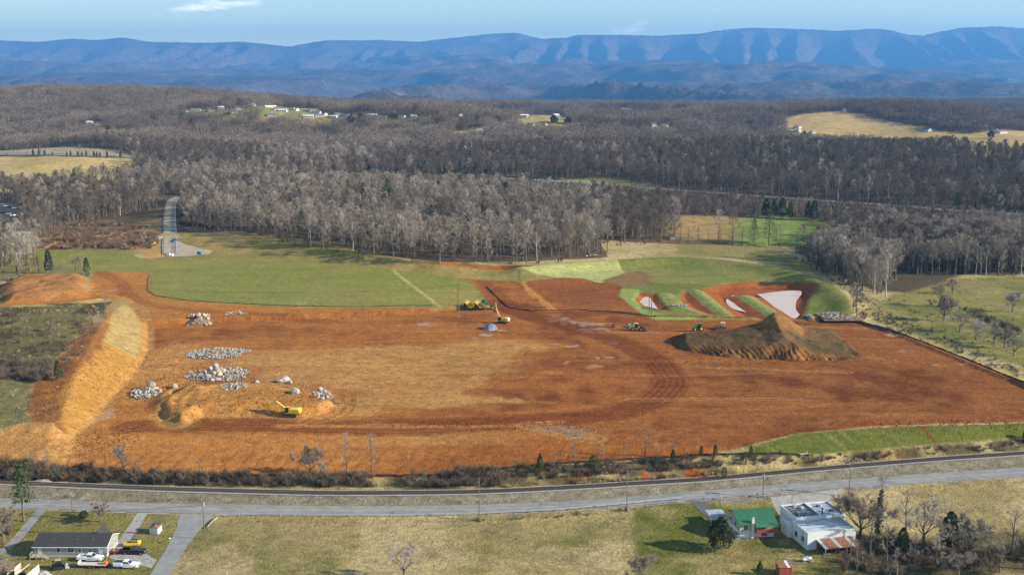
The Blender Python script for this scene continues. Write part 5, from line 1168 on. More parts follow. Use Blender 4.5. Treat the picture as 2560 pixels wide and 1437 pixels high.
# trailers
t = thing('flatbed_trailer', 'wood decked flatbed trailer behind the white utility pickup', 'trailer', at(238, 1416), radians(-3))
for k in range(6): MB().box(-3.9, 3.0, -1.0 + k * .335, -.69 + k * .335, .72, .80).build('plank', M['ply'], t)
mb = MB().box(-4.0, 3.1, -1.06, -1.0, .55, .84).box(-4.0, 3.1, 1.0, 1.06, .55, .84).box(-4.06, -4.0, -1.06, 1.06, .55, .84); mb.hexa([(3.1, -.9, .6), (4.6, -.05, .6), (4.6, .05, .6), (3.1, .9, .6)], [(3.1, -.9, .7), (4.6, -.05, .7), (4.6, .05, .7), (3.1, .9, .7)]); mb.build('frame', M['dark_steel'], t)
for s in (-1, 1):
    for x in (-.9, -.05): wheel(t, x, s * 1.12, .36, .22)
MB().box(-3.98, -3.9, -.95, .95, .84, 1.7).build('ramp_gate', M['galv'], t)
x, y, z = at(238, 1416); tag(MB().box(-.5, .5, -.45, .45, 0, .75, .06).box(-.2, .2, -.2, .2, .75, .85).build('orange_tank', M['orange'], None, (x + 2.6, y - .15, z + .81)), 'bright orange box tank standing on the front of the flatbed trailer', 'tank')
t = thing('utility_trailer', 'small red trailer heaped with white junk behind the black pickup', 'trailer', at(290, 1382), radians(-3)); mb = MB()
for s in (-1, 1): mb.box(-1.25, 1.2, s * .8 - .03, s * .8 + .03, .5, .95); wheel(t, 0, s * .92, .33, .2)
mb.box(-1.25, -1.2, -.8, .8, .5, .95).box(1.15, 1.2, -.8, .8, .5, .95).box(-1.25, 1.2, -.8, .8, .45, .52).box(1.2, 2.0, -.05, .05, .45, .53); mb.build('bed', M['red_paint'], t)
mb = MB()
for k in range(16): a, b, c = random.uniform(-1, .9), random.uniform(-.6, .6), random.uniform(.6, 1.25); q = random.uniform(.12, .32); mb.box(a, a + q, b, b + q, c - q, c)
o = mb.build('load', M['junk_grey'], t)
# compact track loader, seen dark against the grass
t = thing('skid_steer', 'black compact skid steer loader parked left of the white pickups', 'loader', at(146, 1420), radians(20), s=1.15)
for s in (-1, 1):
    MB().prism([(-1.2, .15), (-.9, 0), (.9, 0), (1.2, .2), (1.0, .62), (-1.0, .62)], s * .78 - .17, s * .78 + .17).build('track', M['tyre'], t)
    MB().hexa([(-1.3, s * .72 - .07, 1.35), (-1.05, s * .72 - .07, 1.25), (-1.05, s * .72 + .07, 1.25), (-1.3, s * .72 + .07, 1.35)], [(-.9, s * .72 - .07, 1.75), (-.75, s * .72 - .07, 1.6), (-.75, s * .72 + .07, 1.6), (-.9, s * .72 + .07, 1.75)]).build('lift_post', M['paint_black'], t)
    MB().tube((-1.0, s * .72, 1.6), (1.15, s * .72, 1.1), .08, .07, 6).tube((1.15, s * .72, 1.1), (1.5, s * .72, .4), .08, .07, 6).build('lift_arm', M['paint_black'], t)
MB().box(-1.3, .9, -.6, .6, .35, 1.05, .06).build('chassis', M['paint_black'], t); MB().hexa([(.75, -.5, 1.0), (.75, .5, 1.0), (-.55, .5, 1.0), (-.55, -.5, 1.0)], [(.5, -.45, 2.0), (.5, .45, 2.0), (-.55, .45, 2.0), (-.55, -.45, 2.0)]).build('cab', M['glass'], t); MB().box(-.6, .62, -.52, .52, 2.0, 2.08).build('cab_roof', M['junk_grey'], t)
MB().prism([(1.4, .1), (2.2, .05), (2.25, .12), (1.55, .7), (1.4, .65)], -.95, .95).build('bucket', M['galv'], t)
# ------------------------------------------------------------------ construction machines
def crawler(t, L, gauge, w, h, m='dark_steel'):
    for s in (-1, 1):
        tr = MB().prism([(-L / 2, h * .5), (-L / 2 + h * .25, .05), (-L / 2 + h * .6, 0), (L / 2 - h * .6, 0), (L / 2 - h * .25, .05), (L / 2, h * .5), (L / 2 - h * .25, h * .93), (-L / 2 + h * .25, h * .93)], s * gauge / 2 - w / 2, s * gauge / 2 + w / 2).build('track', M[m], t)
        mb = MB()
        for k in range(5): x = -L / 2 + h * .55 + (L - 1.1 * h) * k / 4; mb.tube((x, s * (gauge / 2 + w / 2), h * .3), (x, s * (gauge / 2 + w / 2 + .03), h * .3), h * .2, h * .2, 8)
        mb.build('rollers', M['mud'], tr)
def excavator(px, py, rz, label, paint, pose, s=1.0, group=None, cwt=None):
    t = thing('excavator', label, 'excavator', at(px, py), rz, group, s); p = M[paint]
    crawler(t, 4.4, 2.6, .6, 1.0); MB().box(-1.2, 1.2, -1.0, 1.0, .45, .95).tube((0, 0, .9), (0, 0, 1.12), .8, .8, 12).build('undercarriage', M['dark_steel'], t)
    MB().box(-2.6, 1.4, -1.35, 1.35, 1.1, 1.45, .05).build('deck', p, t)
    MB().hexa([(-1.7, -1.35, 1.45), (.2, -1.35, 1.45), (.2, 1.35, 1.45), (-1.7, 1.35, 1.45)], [(-1.7, -1.25, 2.5), (.2, -1.25, 2.4), (.2, 1.25, 2.4), (-1.7, 1.25, 2.5)]).build('engine_hood', p, t)
    MB().prism([(-3.0, 1.25), (-1.72, 1.15), (-1.72, 2.52), (-2.7, 2.45), (-3.05, 2.1)], -1.4, 1.4).build('counterweight', M[cwt or paint], t)
    MB().hexa([(.3, .4, 1.45), (1.7, .4, 1.45), (1.7, 1.35, 1.45), (.3, 1.35, 1.45)], [(.3, .45, 3.05), (1.35, .45, 3.05), (1.35, 1.3, 3.05), (.3, 1.3, 3.05)]).build('cab', M['glass'], t)
    c = MB().box(.26, 1.4, .42, 1.34, 3.03, 3.13)
    for x, y in ((.3, .42), (1.55, .42), (1.55, 1.33), (.3, 1.33)): c.tube((x, y, 1.45), (x - (.2 if x > 1 else 0), y, 3.05), .05, .05, 4)
    c.build('cab_frame', p, t)
    (bx, bz), (sx, sz), (kx, kz), (ex, ez) = pose        # boom knee, boom tip, stick tip (bucket pin), bucket teeth
    MB().prism([(.9, 1.35), (1.5, 1.5), (bx, bz - .35), (sx, sz - .2), (sx + .05, sz + .25), (bx - .1, bz + .38), (.75, 1.9)], -.33, .33).build('boom', p, t)
    dx, dz = kx - sx, kz - sz; l = math.hypot(dx, dz); nx, nz = -dz / l, dx / l
    MB().prism([(sx - dx / l * .9 + nx * .15, sz - dz / l * .9 + nz * .15), (sx + nx * .4, sz + nz * .4), (kx + nx * .14, kz + nz * .14), (kx - nx * .14, kz - nz * .14), (sx - nx * .3, sz - nz * .3)], -.24, .24).build('stick', p, t)
    MB().tube((1.2, -.5, 1.5), (bx * .9, -.45, bz * .9), .11, .08, 6).tube((1.2, .5, 1.5), (bx * .9, .45, bz * .9), .11, .08, 6).tube((bx, 0, bz + .5), (sx - dx / l * .8, 0, sz - dz / l * .8 + .1), .11, .08, 6).build('hydraulic_ram', M['rim'], t)
    ux, uz = ex - kx, ez - kz; l2 = math.hypot(ux, uz); vx, vz = uz / l2, -ux / l2
    if vx > 0: vx, vz = -vx, -vz
    MB().prism([(kx, kz), (kx + ux * .5 - vx * .25, kz + uz * .5 - vz * .25), (ex, ez), (ex + vx * .55, ez + vz * .55 + .1), (kx + vx * .9, kz + vz * .9)], -.62, .62).build('bucket', M['mud'], t)
    return t
excavator(728, 1040, radians(172), 'large yellow excavator reaching left over the dug bench', 'paint_yellow', ((4.6, 4.2), (7.0, 3.4), (7.9, 1.0), (6.8, -.1)), 1.12)
excavator(1256, 808, radians(163), 'yellow and white excavator with raised boom beside the blue gravel heap', 'paint_cat', ((2.6, 5.8), (3.0, 8.3), (3.9, 5.5), (3.2, 4.5)), 1.1, cwt='cab_cream')
def dump_truck(px, py, rz, label, s=1.0):
    t = thing('dump_truck', label, 'dump truck', at(px, py), rz, 'articulated dump trucks parked side by side', s); p = M['paint_cat']
    for x in (3.4, -1.3, -3.2):
        for sd in (-1, 1): wheel(t, x, sd * 1.15, .92, .65, rm='paint_cat')
    MB().box(1.9, 4.6, -.9, .9, .8, 1.5, .06).build('front_frame', M['dark_steel'], t); MB().hexa([(3.3, -.85, 1.5), (5.0, -.7, 1.4), (5.0, .7, 1.4), (3.3, .85, 1.5)], [(3.3, -.8, 2.5), (4.8, -.65, 2.2), (4.8, .65, 2.2), (3.3, .8, 2.5)]).build('engine_hood', p, t)
    MB().hexa([(1.8, -.85, 1.5), (3.3, -.85, 1.5), (3.3, .85, 1.5), (1.8, .85, 1.5)], [(1.85, -.75, 3.3), (3.05, -.75, 3.3), (3.05, .75, 3.3), (1.85, .75, 3.3)]).build('cab', M['glass'], t); MB().box(1.7, 3.2, -.85, .85, 3.3, 3.42, .03).build('cab_roof', M['cab_cream'], t)
    MB().box(-4.2, 1.7, -.5, .5, .8, 1.25).build('rear_frame', M['dark_steel'], t)
    mb = MB(); A = [(-4.6, 1.5), (1.3, 1.5), (1.75, 3.0), (-4.9, 2.45)]
    for sd in (-1, 1): mb.hexa([(-4.5, sd * 1.0 - .05, 1.4), (1.3, sd * 1.0 - .05, 1.4), (1.3, sd * 1.0 + .05, 1.4), (-4.5, sd * 1.0 + .05, 1.4)], [(-5.0, sd * 1.6 - .05, 2.4), (1.7, sd * 1.6 - .05, 2.95), (1.7, sd * 1.6 + .05, 2.95), (-5.0, sd * 1.6 + .05, 2.4)])
    mb.hexa([(-4.5, -1.0, 1.35), (1.3, -1.0, 1.35), (1.3, 1.0, 1.35), (-4.5, 1.0, 1.35)], [(-4.55, -1.05, 1.5), (1.35, -1.05, 1.5), (1.35, 1.05, 1.5), (-4.55, 1.05, 1.5)]); mb.hexa([(1.28, -1.0, 1.4), (1.38, -1.0, 1.4), (1.38, 1.0, 1.4), (1.28, 1.0, 1.4)], [(1.66, -1.6, 2.95), (1.9, -1.6, 3.1), (1.9, 1.6, 3.1), (1.66, 1.6, 2.95)])
    mb.build('dump_body', p, t)
dump_truck(1172, 771, radians(108), 'yellow articulated dump truck parked nearest the transmission poles', 1.05); dump_truck(1197, 771, radians(108), 'yellow articulated dump truck parked beside the green machine', 1.05)
t = thing('soil_compactor', 'yellow soil compactor with steel drum at the end of the parked row', 'roller', at(1222, 772), radians(4)); p = M['paint_cat']
MB().tube((1.5, -1.05, .75), (1.5, 1.05, .75), .75, .75, 16).build('drum', M['dark_steel'], t); MB().box(.6, 2.4, -1.2, -1.08, .6, .95).box(.6, 2.4, 1.08, 1.2, .6, .95).box(2.25, 2.4, -1.2, 1.2, .6, .95).box(.5, .68, -1.2, 1.2, .6, .95).build('drum_frame', p, t)
for s in (-1, 1): wheel(t, -1.5, s * .85, .75, .55, rm='paint_cat')
MB().hexa([(-2.6, -.8, .8), (-.4, -.8, .8), (-.4, .8, .8), (-2.6, .8, .8)], [(-2.5, -.7, 1.7), (-.4, -.7, 1.9), (-.4, .7, 1.9), (-2.5, .7, 1.7)]).build('engine_hood', p, t); mb = MB().box(-.6, .7, -.75, .75, 2.75, 2.85)
for x, y in ((-.5, -.7), (.6, -.7), (-.5, .7), (.6, .7)): mb.tube((x, y, 1.2), (x, y, 2.8), .05, .05, 4)
mb.build('canopy', M['dark_steel'], t); MB().box(-.4, .5, -.7, .7, .7, 1.25).build('platform', p, t)
def tractor(px, py, rz, label, body, rimm, s=1.0):
    t = thing('tractor', label, 'tractor', at(px, py), rz, None, s); p = M[body]
    for sd in (-1, 1): wheel(t, -1.1, sd * .95, .92, .55, rm=rimm); wheel(t, 1.5, sd * .85, .62, .42, rm=rimm); MB().prism([(-2.0, 1.5), (-1.7, 1.95), (-.6, 1.95), (-.3, 1.6), (-.5, 1.75), (-1.6, 1.75)], sd * .95 - .28, sd * .95 + .28).build('mudguard', p, t)
    MB().hexa([(.1, -.42, 1.0), (2.3, -.36, .95), (2.3, .36, .95), (.1, .42, 1.0)], [(.1, -.40, 1.95), (2.15, -.3, 1.65), (2.15, .3, 1.65), (.1, .40, 1.95)]).build('bonnet', p, t); MB().box(-1.6, 1.9, -.3, .3, .6, 1.0).build('chassis', M['dark_steel'], t)
    MB().hexa([(-1.4, -.75, 1.4), (.15, -.65, 1.4), (.15, .65, 1.4), (-1.4, .75, 1.4)], [(-1.3, -.65, 2.75), (.0, -.58, 2.75), (.0, .58, 2.75), (-1.3, .65, 2.75)]).build('cab', M['glass'], t); MB().box(-1.45, .15, -.75, .75, 2.75, 2.9, .05).build('cab_roof', p, t); MB().tube((.9, -.42, 1.8), (.9, -.42, 2.7), .05, .05, 6).build('exhaust', M['dark_steel'], t)
    return t
tractor(1745, 826, radians(188), 'green tractor with yellow wheels parked above the brown stockpile', 'jd_green', 'jd_yellow', 1.12)
tractor(1211, 764, radians(-80), 'green tractor parked between the dump trucks and the roller', 'jd_green', 'dark_steel', 1.15)
t = thing('disc_harrow', 'rusty disc harrow lying left of the green tractor', 'harrow', at(1712, 829), radians(5)); MB().box(-3.4, 3.4, -.06, .06, .6, .75).box(-3.2, 3.2, 1.1, 1.2, .6, .75).box(-2, -1.9, -.05, 1.2, .6, .72).box(1.9, 2, -.05, 1.2, .6, .72).build('frame', M['orange'], t)
for k in range(9): MB().tube((-3.1 + .77 * k, -.05, .38), (-3.05 + .77 * k, .1, .38), .38, .38, 10).build('disc', M['rust'], t)
t = thing('crawler_dozer', 'muddy bulldozer with cream canopy behind the brown stockpile', 'bulldozer', at(1803, 822), radians(185), s=1.1); crawler(t, 3.6, 2.1, .55, 1.1)
MB().hexa([(.2, -.7, .8), (2.0, -.6, .8), (2.0, .6, .8), (.2, .7, .8)], [(.2, -.65, 1.9), (1.9, -.5, 1.75), (1.9, .5, 1.75), (.2, .65, 1.9)]).build('engine_hood', M['mud'], t); MB().box(-1.7, .2, -.9, .9, .8, 1.4).build('deck', M['mud'], t); mb = MB().box(-1.5, .2, -.85, .85, 2.75, 2.87)
for x, y in ((-1.4, -.75), (.1, -.75), (-1.4, .75), (.1, .75)): mb.tube((x, y, 1.3), (x, y, 2.8), .06, .06, 4)
mb.build('canopy', M['cab_cream'], t); MB().prism([(2.5, .05), (2.75, .0), (2.65, .6), (2.8, 1.25), (2.55, 1.2)], -1.7, 1.7).build('blade', M['mud'], t)
for s in (-1, 1): MB().tube((.5, s * 1.4, .5), (2.55, s * 1.4, .5), .09, .09, 6).build('push_arm', M['mud'], t)
def loader(px, py, rz, label, s=1.0):
    t = thing('wheel_loader', label, 'loader', at(px, py), rz, None, s); p = M['paint_cat']
    for x in (1.6, -1.6):
        for sd in (-1, 1): wheel(t, x, sd * 1.05, .82, .6, rm='paint_cat')
    MB().hexa([(-3.3, -.85, .9), (-.9, -.85, .9), (-.9, .85, .9), (-3.3, .85, .9)], [(-3.2, -.75, 1.95), (-.9, -.8, 2.15), (-.9, .8, 2.15), (-3.2, .75, 1.95)]).build('engine_hood', p, t); MB().box(-.9, 2.1, -.55, .55, .7, 1.4).build('front_frame', p, t)
    MB().hexa([(-.9, -.7, 1.4), (.55, -.7, 1.4), (.55, .7, 1.4), (-.9, .7, 1.4)], [(-.85, -.65, 3.0), (.35, -.65, 3.0), (.35, .65, 3.0), (-.85, .65, 3.0)]).build('cab', M['glass'], t); MB().box(-1.0, .5, -.75, .75, 3.0, 3.12).build('cab_roof', M['cab_cream'], t)
    for sd in (-1, 1): MB().prism([(1.0, 1.7), (1.4, 1.95), (3.2, 1.1), (3.5, .5), (3.2, .45), (2.9, .9)], sd * .55 - .09, sd * .55 + .09).build('lift_arm', M['dark_steel'], t)
    MB().prism([(3.3, .1), (4.6, .05), (4.62, .14), (3.6, .5), (3.55, 1.1), (3.35, 1.25), (3.2, .6)], -1.4, 1.4).build('bucket', M['dark_steel'], t)
loader(1592, 826, radians(-8), 'dark wheel loader standing in front of the turquoise tanks', 1.1)
for px, py, lab in ((1572.5, 818, 'turquoise plastic tank nearer the small roller'), (1584, 820, 'turquoise plastic tank behind the wheel loader cab')):
    t = thing('water_tank', lab, 'tank', at(px, py)); MB().tube((0, 0, 0), (0, 0, 1.25), .85, .85, 14).tube((0, 0, 1.25), (0, 0, 1.5), .85, .3, 14).build('tank_body', M['teal'], t); MB().tube((0, 0, 1.5), (0, 0, 1.62), .3, .3, 10).build('lid', M['aqua'], t)
t = thing('pipe_roller', 'small dark roller drum lying left of the turquoise tanks', 'roller', at(1534, 818), radians(20)); MB().tube((0, -.6, .55), (0, .6, .55), .55, .55, 14).build('drum', M['dark_steel'], t); MB().box(-.7, -.6, -.75, .75, .45, .65).box(-.7, .1, -.75, -.66, .45, .65).box(-.7, .1, .66, .75, .45, .65).build('frame', M['mud'], t)
# by the access road
pk = pickup(437, 604, radians(75), 'dark pickup parked on the end of the access road', 'car_blue', 'open')
for k, px in enumerate((495.3, 500.8)):
    t = thing('portable_toilet', 'left blue portable toilet on the gravel apron' if k == 0 else 'right blue portable toilet on the gravel apron', 'portable toilet', at(px, 637)); MB().box(-.58, .58, -.58, .58, 0, 2.2, .04).build('cabin', M['toilet_blue'], t); MB().box(-.4, .4, -.62, -.58, .15, 2.0).build('door', M['car_blue'], t); MB().prism([(-.62, 2.2), (.62, 2.2), (0, 2.5)], -.62, .62).build('roof', M['aqua'], t)
t = thing('small_dozer', 'small yellow bulldozer on the tan bank beside the access road', 'bulldozer', at(385, 614), radians(190)); crawler(t, 3.0, 1.8, .45, .9); MB().box(.2, 1.6, -.5, .5, .8, 1.6, .05).build('engine_hood', M['paint_cat'], t); MB().box(-1.2, .2, -.7, .7, .8, 2.4, .05).build('cab', M['paint_cat'], t); MB().prism([(2.0, .05), (2.2, 0), (2.2, 1.0), (2.0, .95)], -1.4, 1.4).build('blade', M['mud'], t)
t = thing('fuel_tank', 'small turquoise tank by the left kerb of the access road', 'tank', at(404, 617)); MB().box(-.8, .8, -.5, .5, .25, 1.3, .1).build('tank_body', M['teal'], t); MB().box(-.7, -.55, -.45, .45, 0, .3).box(.55, .7, -.45, .45, 0, .3).build('skid', M['dark_steel'], t)
for px, py, lab in ((424, 639, 'white wrapped pallet stack at the road end, left one'), (431, 640, 'white wrapped pallet stack at the road end, right one')):
    t = thing('pallet_stack', lab, 'pallet', at(px, py), random.uniform(0, 1)); MB().box(-.7, .7, -.6, .6, 0, .16).build('pallet', M['ply'], t); MB().box(-.65, .65, -.55, .55, .16, 1.1, .05).box(-.4, .5, -.4, .4, 1.1, 1.5, .05).build('wrapped_load', M['paint_white'], t)
# ------------------------------------------------------------------ grey double-wide house, bottom left
def window(t, x, y, z, w, h, nx=1, n=(0, -1), frame='white_trim', bars=True):
    """frame, panes and a meeting rail set into a wall whose outward normal is n (axis aligned)"""
    def bx(a0, a1, c0, c1, d0, d1):
        if n[1]: ys = sorted((y + n[1] * d0, y + n[1] * d1)); return MB().box(x + a0, x + a1, ys[0], ys[1], z + c0, z + c1)
        xs = sorted((x + n[0] * d0, x + n[0] * d1)); return MB().box(xs[0], xs[1], y + a0, y + a1, z + c0, z + c1)
    f = bx(-w / 2 - .09, w / 2 + .09, -.09, h + .09, -.02, .035).build('window', M[frame], t)
    for k in range(nx):
        a = -w / 2 + w * k / nx + .03; b = -w / 2 + w * (k + 1) / nx - .03
        bx(a, b, .03, h / 2 - .03, .02, .045).build('pane', M['glass'], f); bx(a, b, h / 2 + .03, h - .03, .02, .045).build('pane', M['glass'], f)
    return f
X0, Y0 = U(268, 1390, -5.5); X0, Y0 = float(X0), float(Y0); zb = gzi(X0 - 9, Y0 + 4) - .1
t = thing('grey_house', 'long grey single storey house with charcoal gable roof at lower left', 'house', (X0, Y0, zb)); L, D, E_, R_ = 18.6, 8.3, 3.0, 4.55
MB().box(-L + .05, -.05, .05, D - .05, -.4, .75).build('skirting', M['skirting'], t)
MB().prism([(0, .75), (D, .75), (D, E_), (D / 2, R_), (0, E_)], -L, 0, axis='X').build('wall', M['siding_grey'], t)
for k in range(11): MB().box(-L - .01, .012, -.022, -.002, .82 + .2 * k, .84 + .2 * k).build('siding_lap', M['skirting'], t)
roof = MB(); sl = (R_ - E_) / (D / 2)
for s in (0, 1):
    y0, y1 = (-.4, D / 2) if s == 0 else (D + .4, D / 2); z0 = E_ - .4 * sl
    roof.hexa([(-L - .25, y0, z0 + .02), (.25, y0, z0 + .02), (.25, y1, R_ + .02), (-L - .25, y1, R_ + .02)] if s == 0 else [(-L - .25, y1, R_ + .02), (.25, y1, R_ + .02), (.25, y0, z0 + .02), (-L - .25, y0, z0 + .02)], [(-L - .25, y0, z0 + .18), (.25, y0, z0 + .18), (.25, y1, R_ + .18), (-L - .25, y1, R_ + .18)] if s == 0 else [(-L - .25, y1, R_ + .18), (.25, y1, R_ + .18), (.25, y0, z0 + .18), (-L - .25, y0, z0 + .18)])
ro = roof.build('roof', M['shingle_dark'], t); MB().prism([(-5.6, E_ + .4), (-2.2, E_ + .4), (-3.9, R_ + .75)], D / 2 - .2, D + .6).build('cross_gable', M['shingle_dark'], ro)
for k in (-14, -8, -4): MB().tube((k, D * .25, E_ + .6), (k, D * .25, E_ + 1.1), .06, .06, 6).build('vent_pipe', M['galv'], ro)
MB().box(-L - .26, .26, -.47, -.40, E_ - .28, E_ - .08).build('gutter', M['white_trim'], t)
for s in (0, 1):
    ya, yb = (-.4, D / 2) if s == 0 else (D + .4, D / 2); MB().hexa([(.02, ya, E_ - .36), (.27, ya, E_ - .36), (.27, yb, R_ - .1), (.02, yb, R_ - .1)], [(.02, ya, E_ - .16), (.27, ya, E_ - .16), (.27, yb, R_ + .03), (.02, yb, R_ + .03)]).build('bargeboard', M['white_trim'], t)
for x, w, nx in ((-12.3, .95, 1), (-9.2, 1.5, 2), (-6.9, .75, 1), (-4.3, .75, 1)): window(t, x, 0, 1.35, w, 1.25 if w > .8 else .95, nx)
for x in (-17.1, -1.6):
    d = MB().box(x - .5, x + .5, -.04, -.005, .8, 2.8).build('door', M['door_pale'], t); MB().tube((x + .38, -.04, 1.75), (x + .38, -.09, 1.75), .04, .04, 6).build('handle', M['dark_steel'], d)
window(t, 0, D * .35, 1.5, .8, .9, 1, (1, 0)); window(t, 0, D * .7, 1.5, .8, .9, 1, (1, 0))
dk = thing('wooden_deck', 'small wooden porch deck with stairs at the left door of the grey house', 'deck', (X0 - 17.3, Y0, zb))
for k in range(6): MB().box(-1.6, 1.6, -1.9 + k * .31, -1.62 + k * .31, .68, .74).build('board', M['deck_wood'], dk)
for k in range(5): MB().box(1.65 + .3 * k, 1.95 + .3 * k, -1.7, -.5, .52 - .14 * k, .57 - .14 * k).build('step', M['deck_wood'], dk)
for x, y in ((-1.55, -1.85), (0, -1.85), (1.55, -1.85), (-1.55, -.1)): MB().box(x - .05, x + .05, y - .05, y + .05, -.3, 1.65).build('post', M['deck_wood'], dk)
MB().box(-1.6, 1.6, -1.9, -1.82, 1.58, 1.66).box(-1.6, -1.52, -1.9, -.05, 1.58, 1.66).build('handrail', M['ply'], dk); MB().tube((1.6, -1.85, 1.6), (3.1, -1.85, .9), .05, .05, 4).build('stair_rail', M['ply'], dk)
mb = MB()
for k in range(11): mb.box(-1.5 + .28 * k, -1.45 + .28 * k, -1.88, -1.84, .72, 1.6)
mb.build('baluster_row', M['ply'], dk)
def at_on(px, py, rz=0): return at(px, py)
# little tin shed
t = thing('tin_shed', 'small white shed with rusty roof on the grass by the side road', 'shed', at(390, 1330), radians(-4)); MB().prism([(-1.1, 0), (1.1, 0), (1.1, 1.75), (0, 2.15), (-1.1, 1.75)], -1.5, 1.5, axis='Y').build('wall', M['tin_white'], t)
r_ = MB().hexa([(-1.25, -1.65, 1.70), (0, -1.65, 2.18), (0, 1.65, 2.18), (-1.25, 1.65, 1.70)], [(-1.25, -1.65, 1.76), (0, -1.65, 2.24), (0, 1.65, 2.24), (-1.25, 1.65, 1.76)]).hexa([(0, -1.65, 2.18), (1.25, -1.65, 1.70), (1.25, 1.65, 1.70), (0, 1.65, 2.18)], [(0, -1.65, 2.24), (1.25, -1.65, 1.76), (1.25, 1.65, 1.76), (0, 1.65, 2.24)]).build('roof', M['rust'], t)
MB().box(-1.2, 1.2, .3, 1.64, 2.2, 2.28).build('roof_patch', M['tin_dark'], r_)
for k in range(5): MB().box(-1.0 + .45 * k, -.9 + .45 * k, -1.53, -1.505, .05, 1.7).build('rib', M['galv'], t)
# open framed lean-to at the corner
t = thing('open_frame_shed', 'roofless plywood sided shed frame at the lower left corner', 'shed', at(62, 1446), radians(-6)); 
MB().box(2.3, 2.42, -3.0, 2.6, 0, 2.5).build('panel', M['ply'], t); MB().box(-2.6, 2.3, -3.1, -3.0, 0, 1.5).build('panel', M['deck_wood'], t); MB().box(-2.7, -2.6, .2, 3.2, 0, 2.6).build('panel', M['ply'], t)
for x in (-2.6, -.2, 2.3): MB().box(x - .06, x + .06, -3.0, 2.8, 2.5, 2.66).build('rafter', M['ply'], t)
for x, y in ((-2.6, -3), (2.3, -3), (-2.6, 2.8), (2.3, 2.8)): MB().box(x - .08, x + .08, y - .08, y + .08, 0, 2.5).build('post', M['post_wood'], t)
mb = MB()
for k in range(26): a, b = random.uniform(-2.3, 2), random.uniform(-2.8, 2.3); q = random.uniform(.2, .6); mb.box(a, a + q, b, b + q * 1.5, 0, random.uniform(.3, 1.3))
o = mb.build('clutter', M['tin_dark'], t)
t = thing('tarp_heap', 'crumpled grey tarpaulin heap beside the open frame shed', 'tarp', at(112, 1437)); bm_ = MB(); bmesh.ops.create_icosphere(bm_.bm, subdivisions=3, radius=1.3)
for v in bm_.bm.verts: k = 1 + .5 * (float(vnoise(v.co.x * 2 + 5, v.co.y * 2 + v.co.z * 3, 3)) - .5) * 1.6; v.co = Vector((v.co.x * k * 1.2, v.co.y * k, max(-.2, v.co.z * k * .65)))
bm_.build('tarp', M['junk_grey'], t)
t = thing('blue_bin', 'small bright blue bin beside the deck stairs', 'bin', at(142, 1389)); MB().hexa([(-.35, -.35, 0), (.35, -.35, 0), (.35, .35, 0), (-.35, .35, 0)], [(-.45, -.45, .9), (.45, -.45, .9), (.45, .45, .9), (-.45, .45, .9)]).build('tub', M['toilet_blue'], t); MB().box(-.48, .48, -.48, .48, .9, .98, .02).build('lid', M['aqua'], t)
t = thing('satellite_dish', 'white satellite dish on a short post by the side road', 'dish', at(425, 1356)); MB().tube((0, 0, 0), (0, 0, 1.1), .03, .03, 6).build('post', M['galv'], t); MB().tube((-.05, -.1, 1.15), (.1, .1, 1.3), .32, .12, 12).build('dish', M['paint_white'], t)
for px, py, lab in ((1803, 1249, 'white mailbox post beside the asphalt drive'), (1893, 1243, 'small dark mailbox by the road above the green lawn')):
    t = thing('mailbox', lab, 'mailbox', at(px, py)); MB().box(-.06, .06, -.06, .06, 0, 1.0).build('post', M['white_trim'] if px < 1850 else M['pole_wood'], t); MB().prism([(-.15, 1.0), (.15, 1.0), (.15, 1.2), (.08, 1.3), (-.08, 1.3), (-.15, 1.2)], -.28, .28).build('box', M['white_trim'] if px < 1850 else M['dark_steel'], t)
# ------------------------------------------------------------------ green-roofed house
x, y = U(1848, 1349, -6.0); x, y = float(x), float(y); z = gzi(x, y); A = radians(9)
t = thing('green_roof_house', 'two storey house with green metal roof, white base and red balcony', 'house', (x, y, z - .15), A); Wd, Dp, E_, R_ = 9.6, 9.2, 4.35, 6.2
MB().box(0, Wd, 0, Dp, -1, 2.0).build('lower_wall', M['wall_white'], t); MB().prism([(.02, 2.0), (Dp - .02, 2.0), (Dp - .02, E_), (Dp / 2, R_), (.02, E_)], .02, Wd - .02, axis='X').build('upper_wall', M['brick_tan'], t)
rf = MB()
for a in (0, 1):
    ya, za = (-.7, E_ - .25) if a == 0 else (Dp + .7, E_ - .25); q = [(-.6, ya, za), (Wd + .7, ya, za), (Wd + .7, Dp / 2, R_ + .08), (-.6, Dp / 2, R_ + .08)]
    if a: q = [q[3], q[2], q[1], q[0]]
    rf.hexa(q, [(u, v, w + .14) for u, v, w in q])
# extra overhang over the balcony
rf.hexa([(4.0, -1.9, E_ - .72), (Wd + .7, -1.9, E_ - .72), (Wd + .7, -.66, E_ - .25), (4.0, -.66, E_ - .25)], [(4.0, -1.9, E_ - .58), (Wd + .7, -1.9, E_ - .58), (Wd + .7, -.66, E_ - .11), (4.0, -.66, E_ - .11)])
ro = rf.build('roof', M['green_metal'], t)
for k in range(22):
    xx = -.55 + .51 * k; MB().hexa([(xx, -.7, E_ - .12), (xx + .04, -.7, E_ - .12), (xx + .04, Dp / 2, R_ + .21), (xx, Dp / 2, R_ + .21)], [(xx, -.7, E_ - .06), (xx + .04, -.7, E_ - .06), (xx + .04, Dp / 2, R_ + .27), (xx, Dp / 2, R_ + .27)]).build('seam', M['green_metal'], ro)
ch = MB().box(3.15, 3.85, -.55, .0, -1, 5.6).build('chimney', M['wall_white'], t); MB().box(3.1, 3.9, -.6, .1, 5.6, 5.72).box(3.25, 3.45, -.4, -.2, 5.72, 6.1).box(3.55, 3.75, -.4, -.2, 5.72, 6.1).build('flue', M['concrete'], ch)
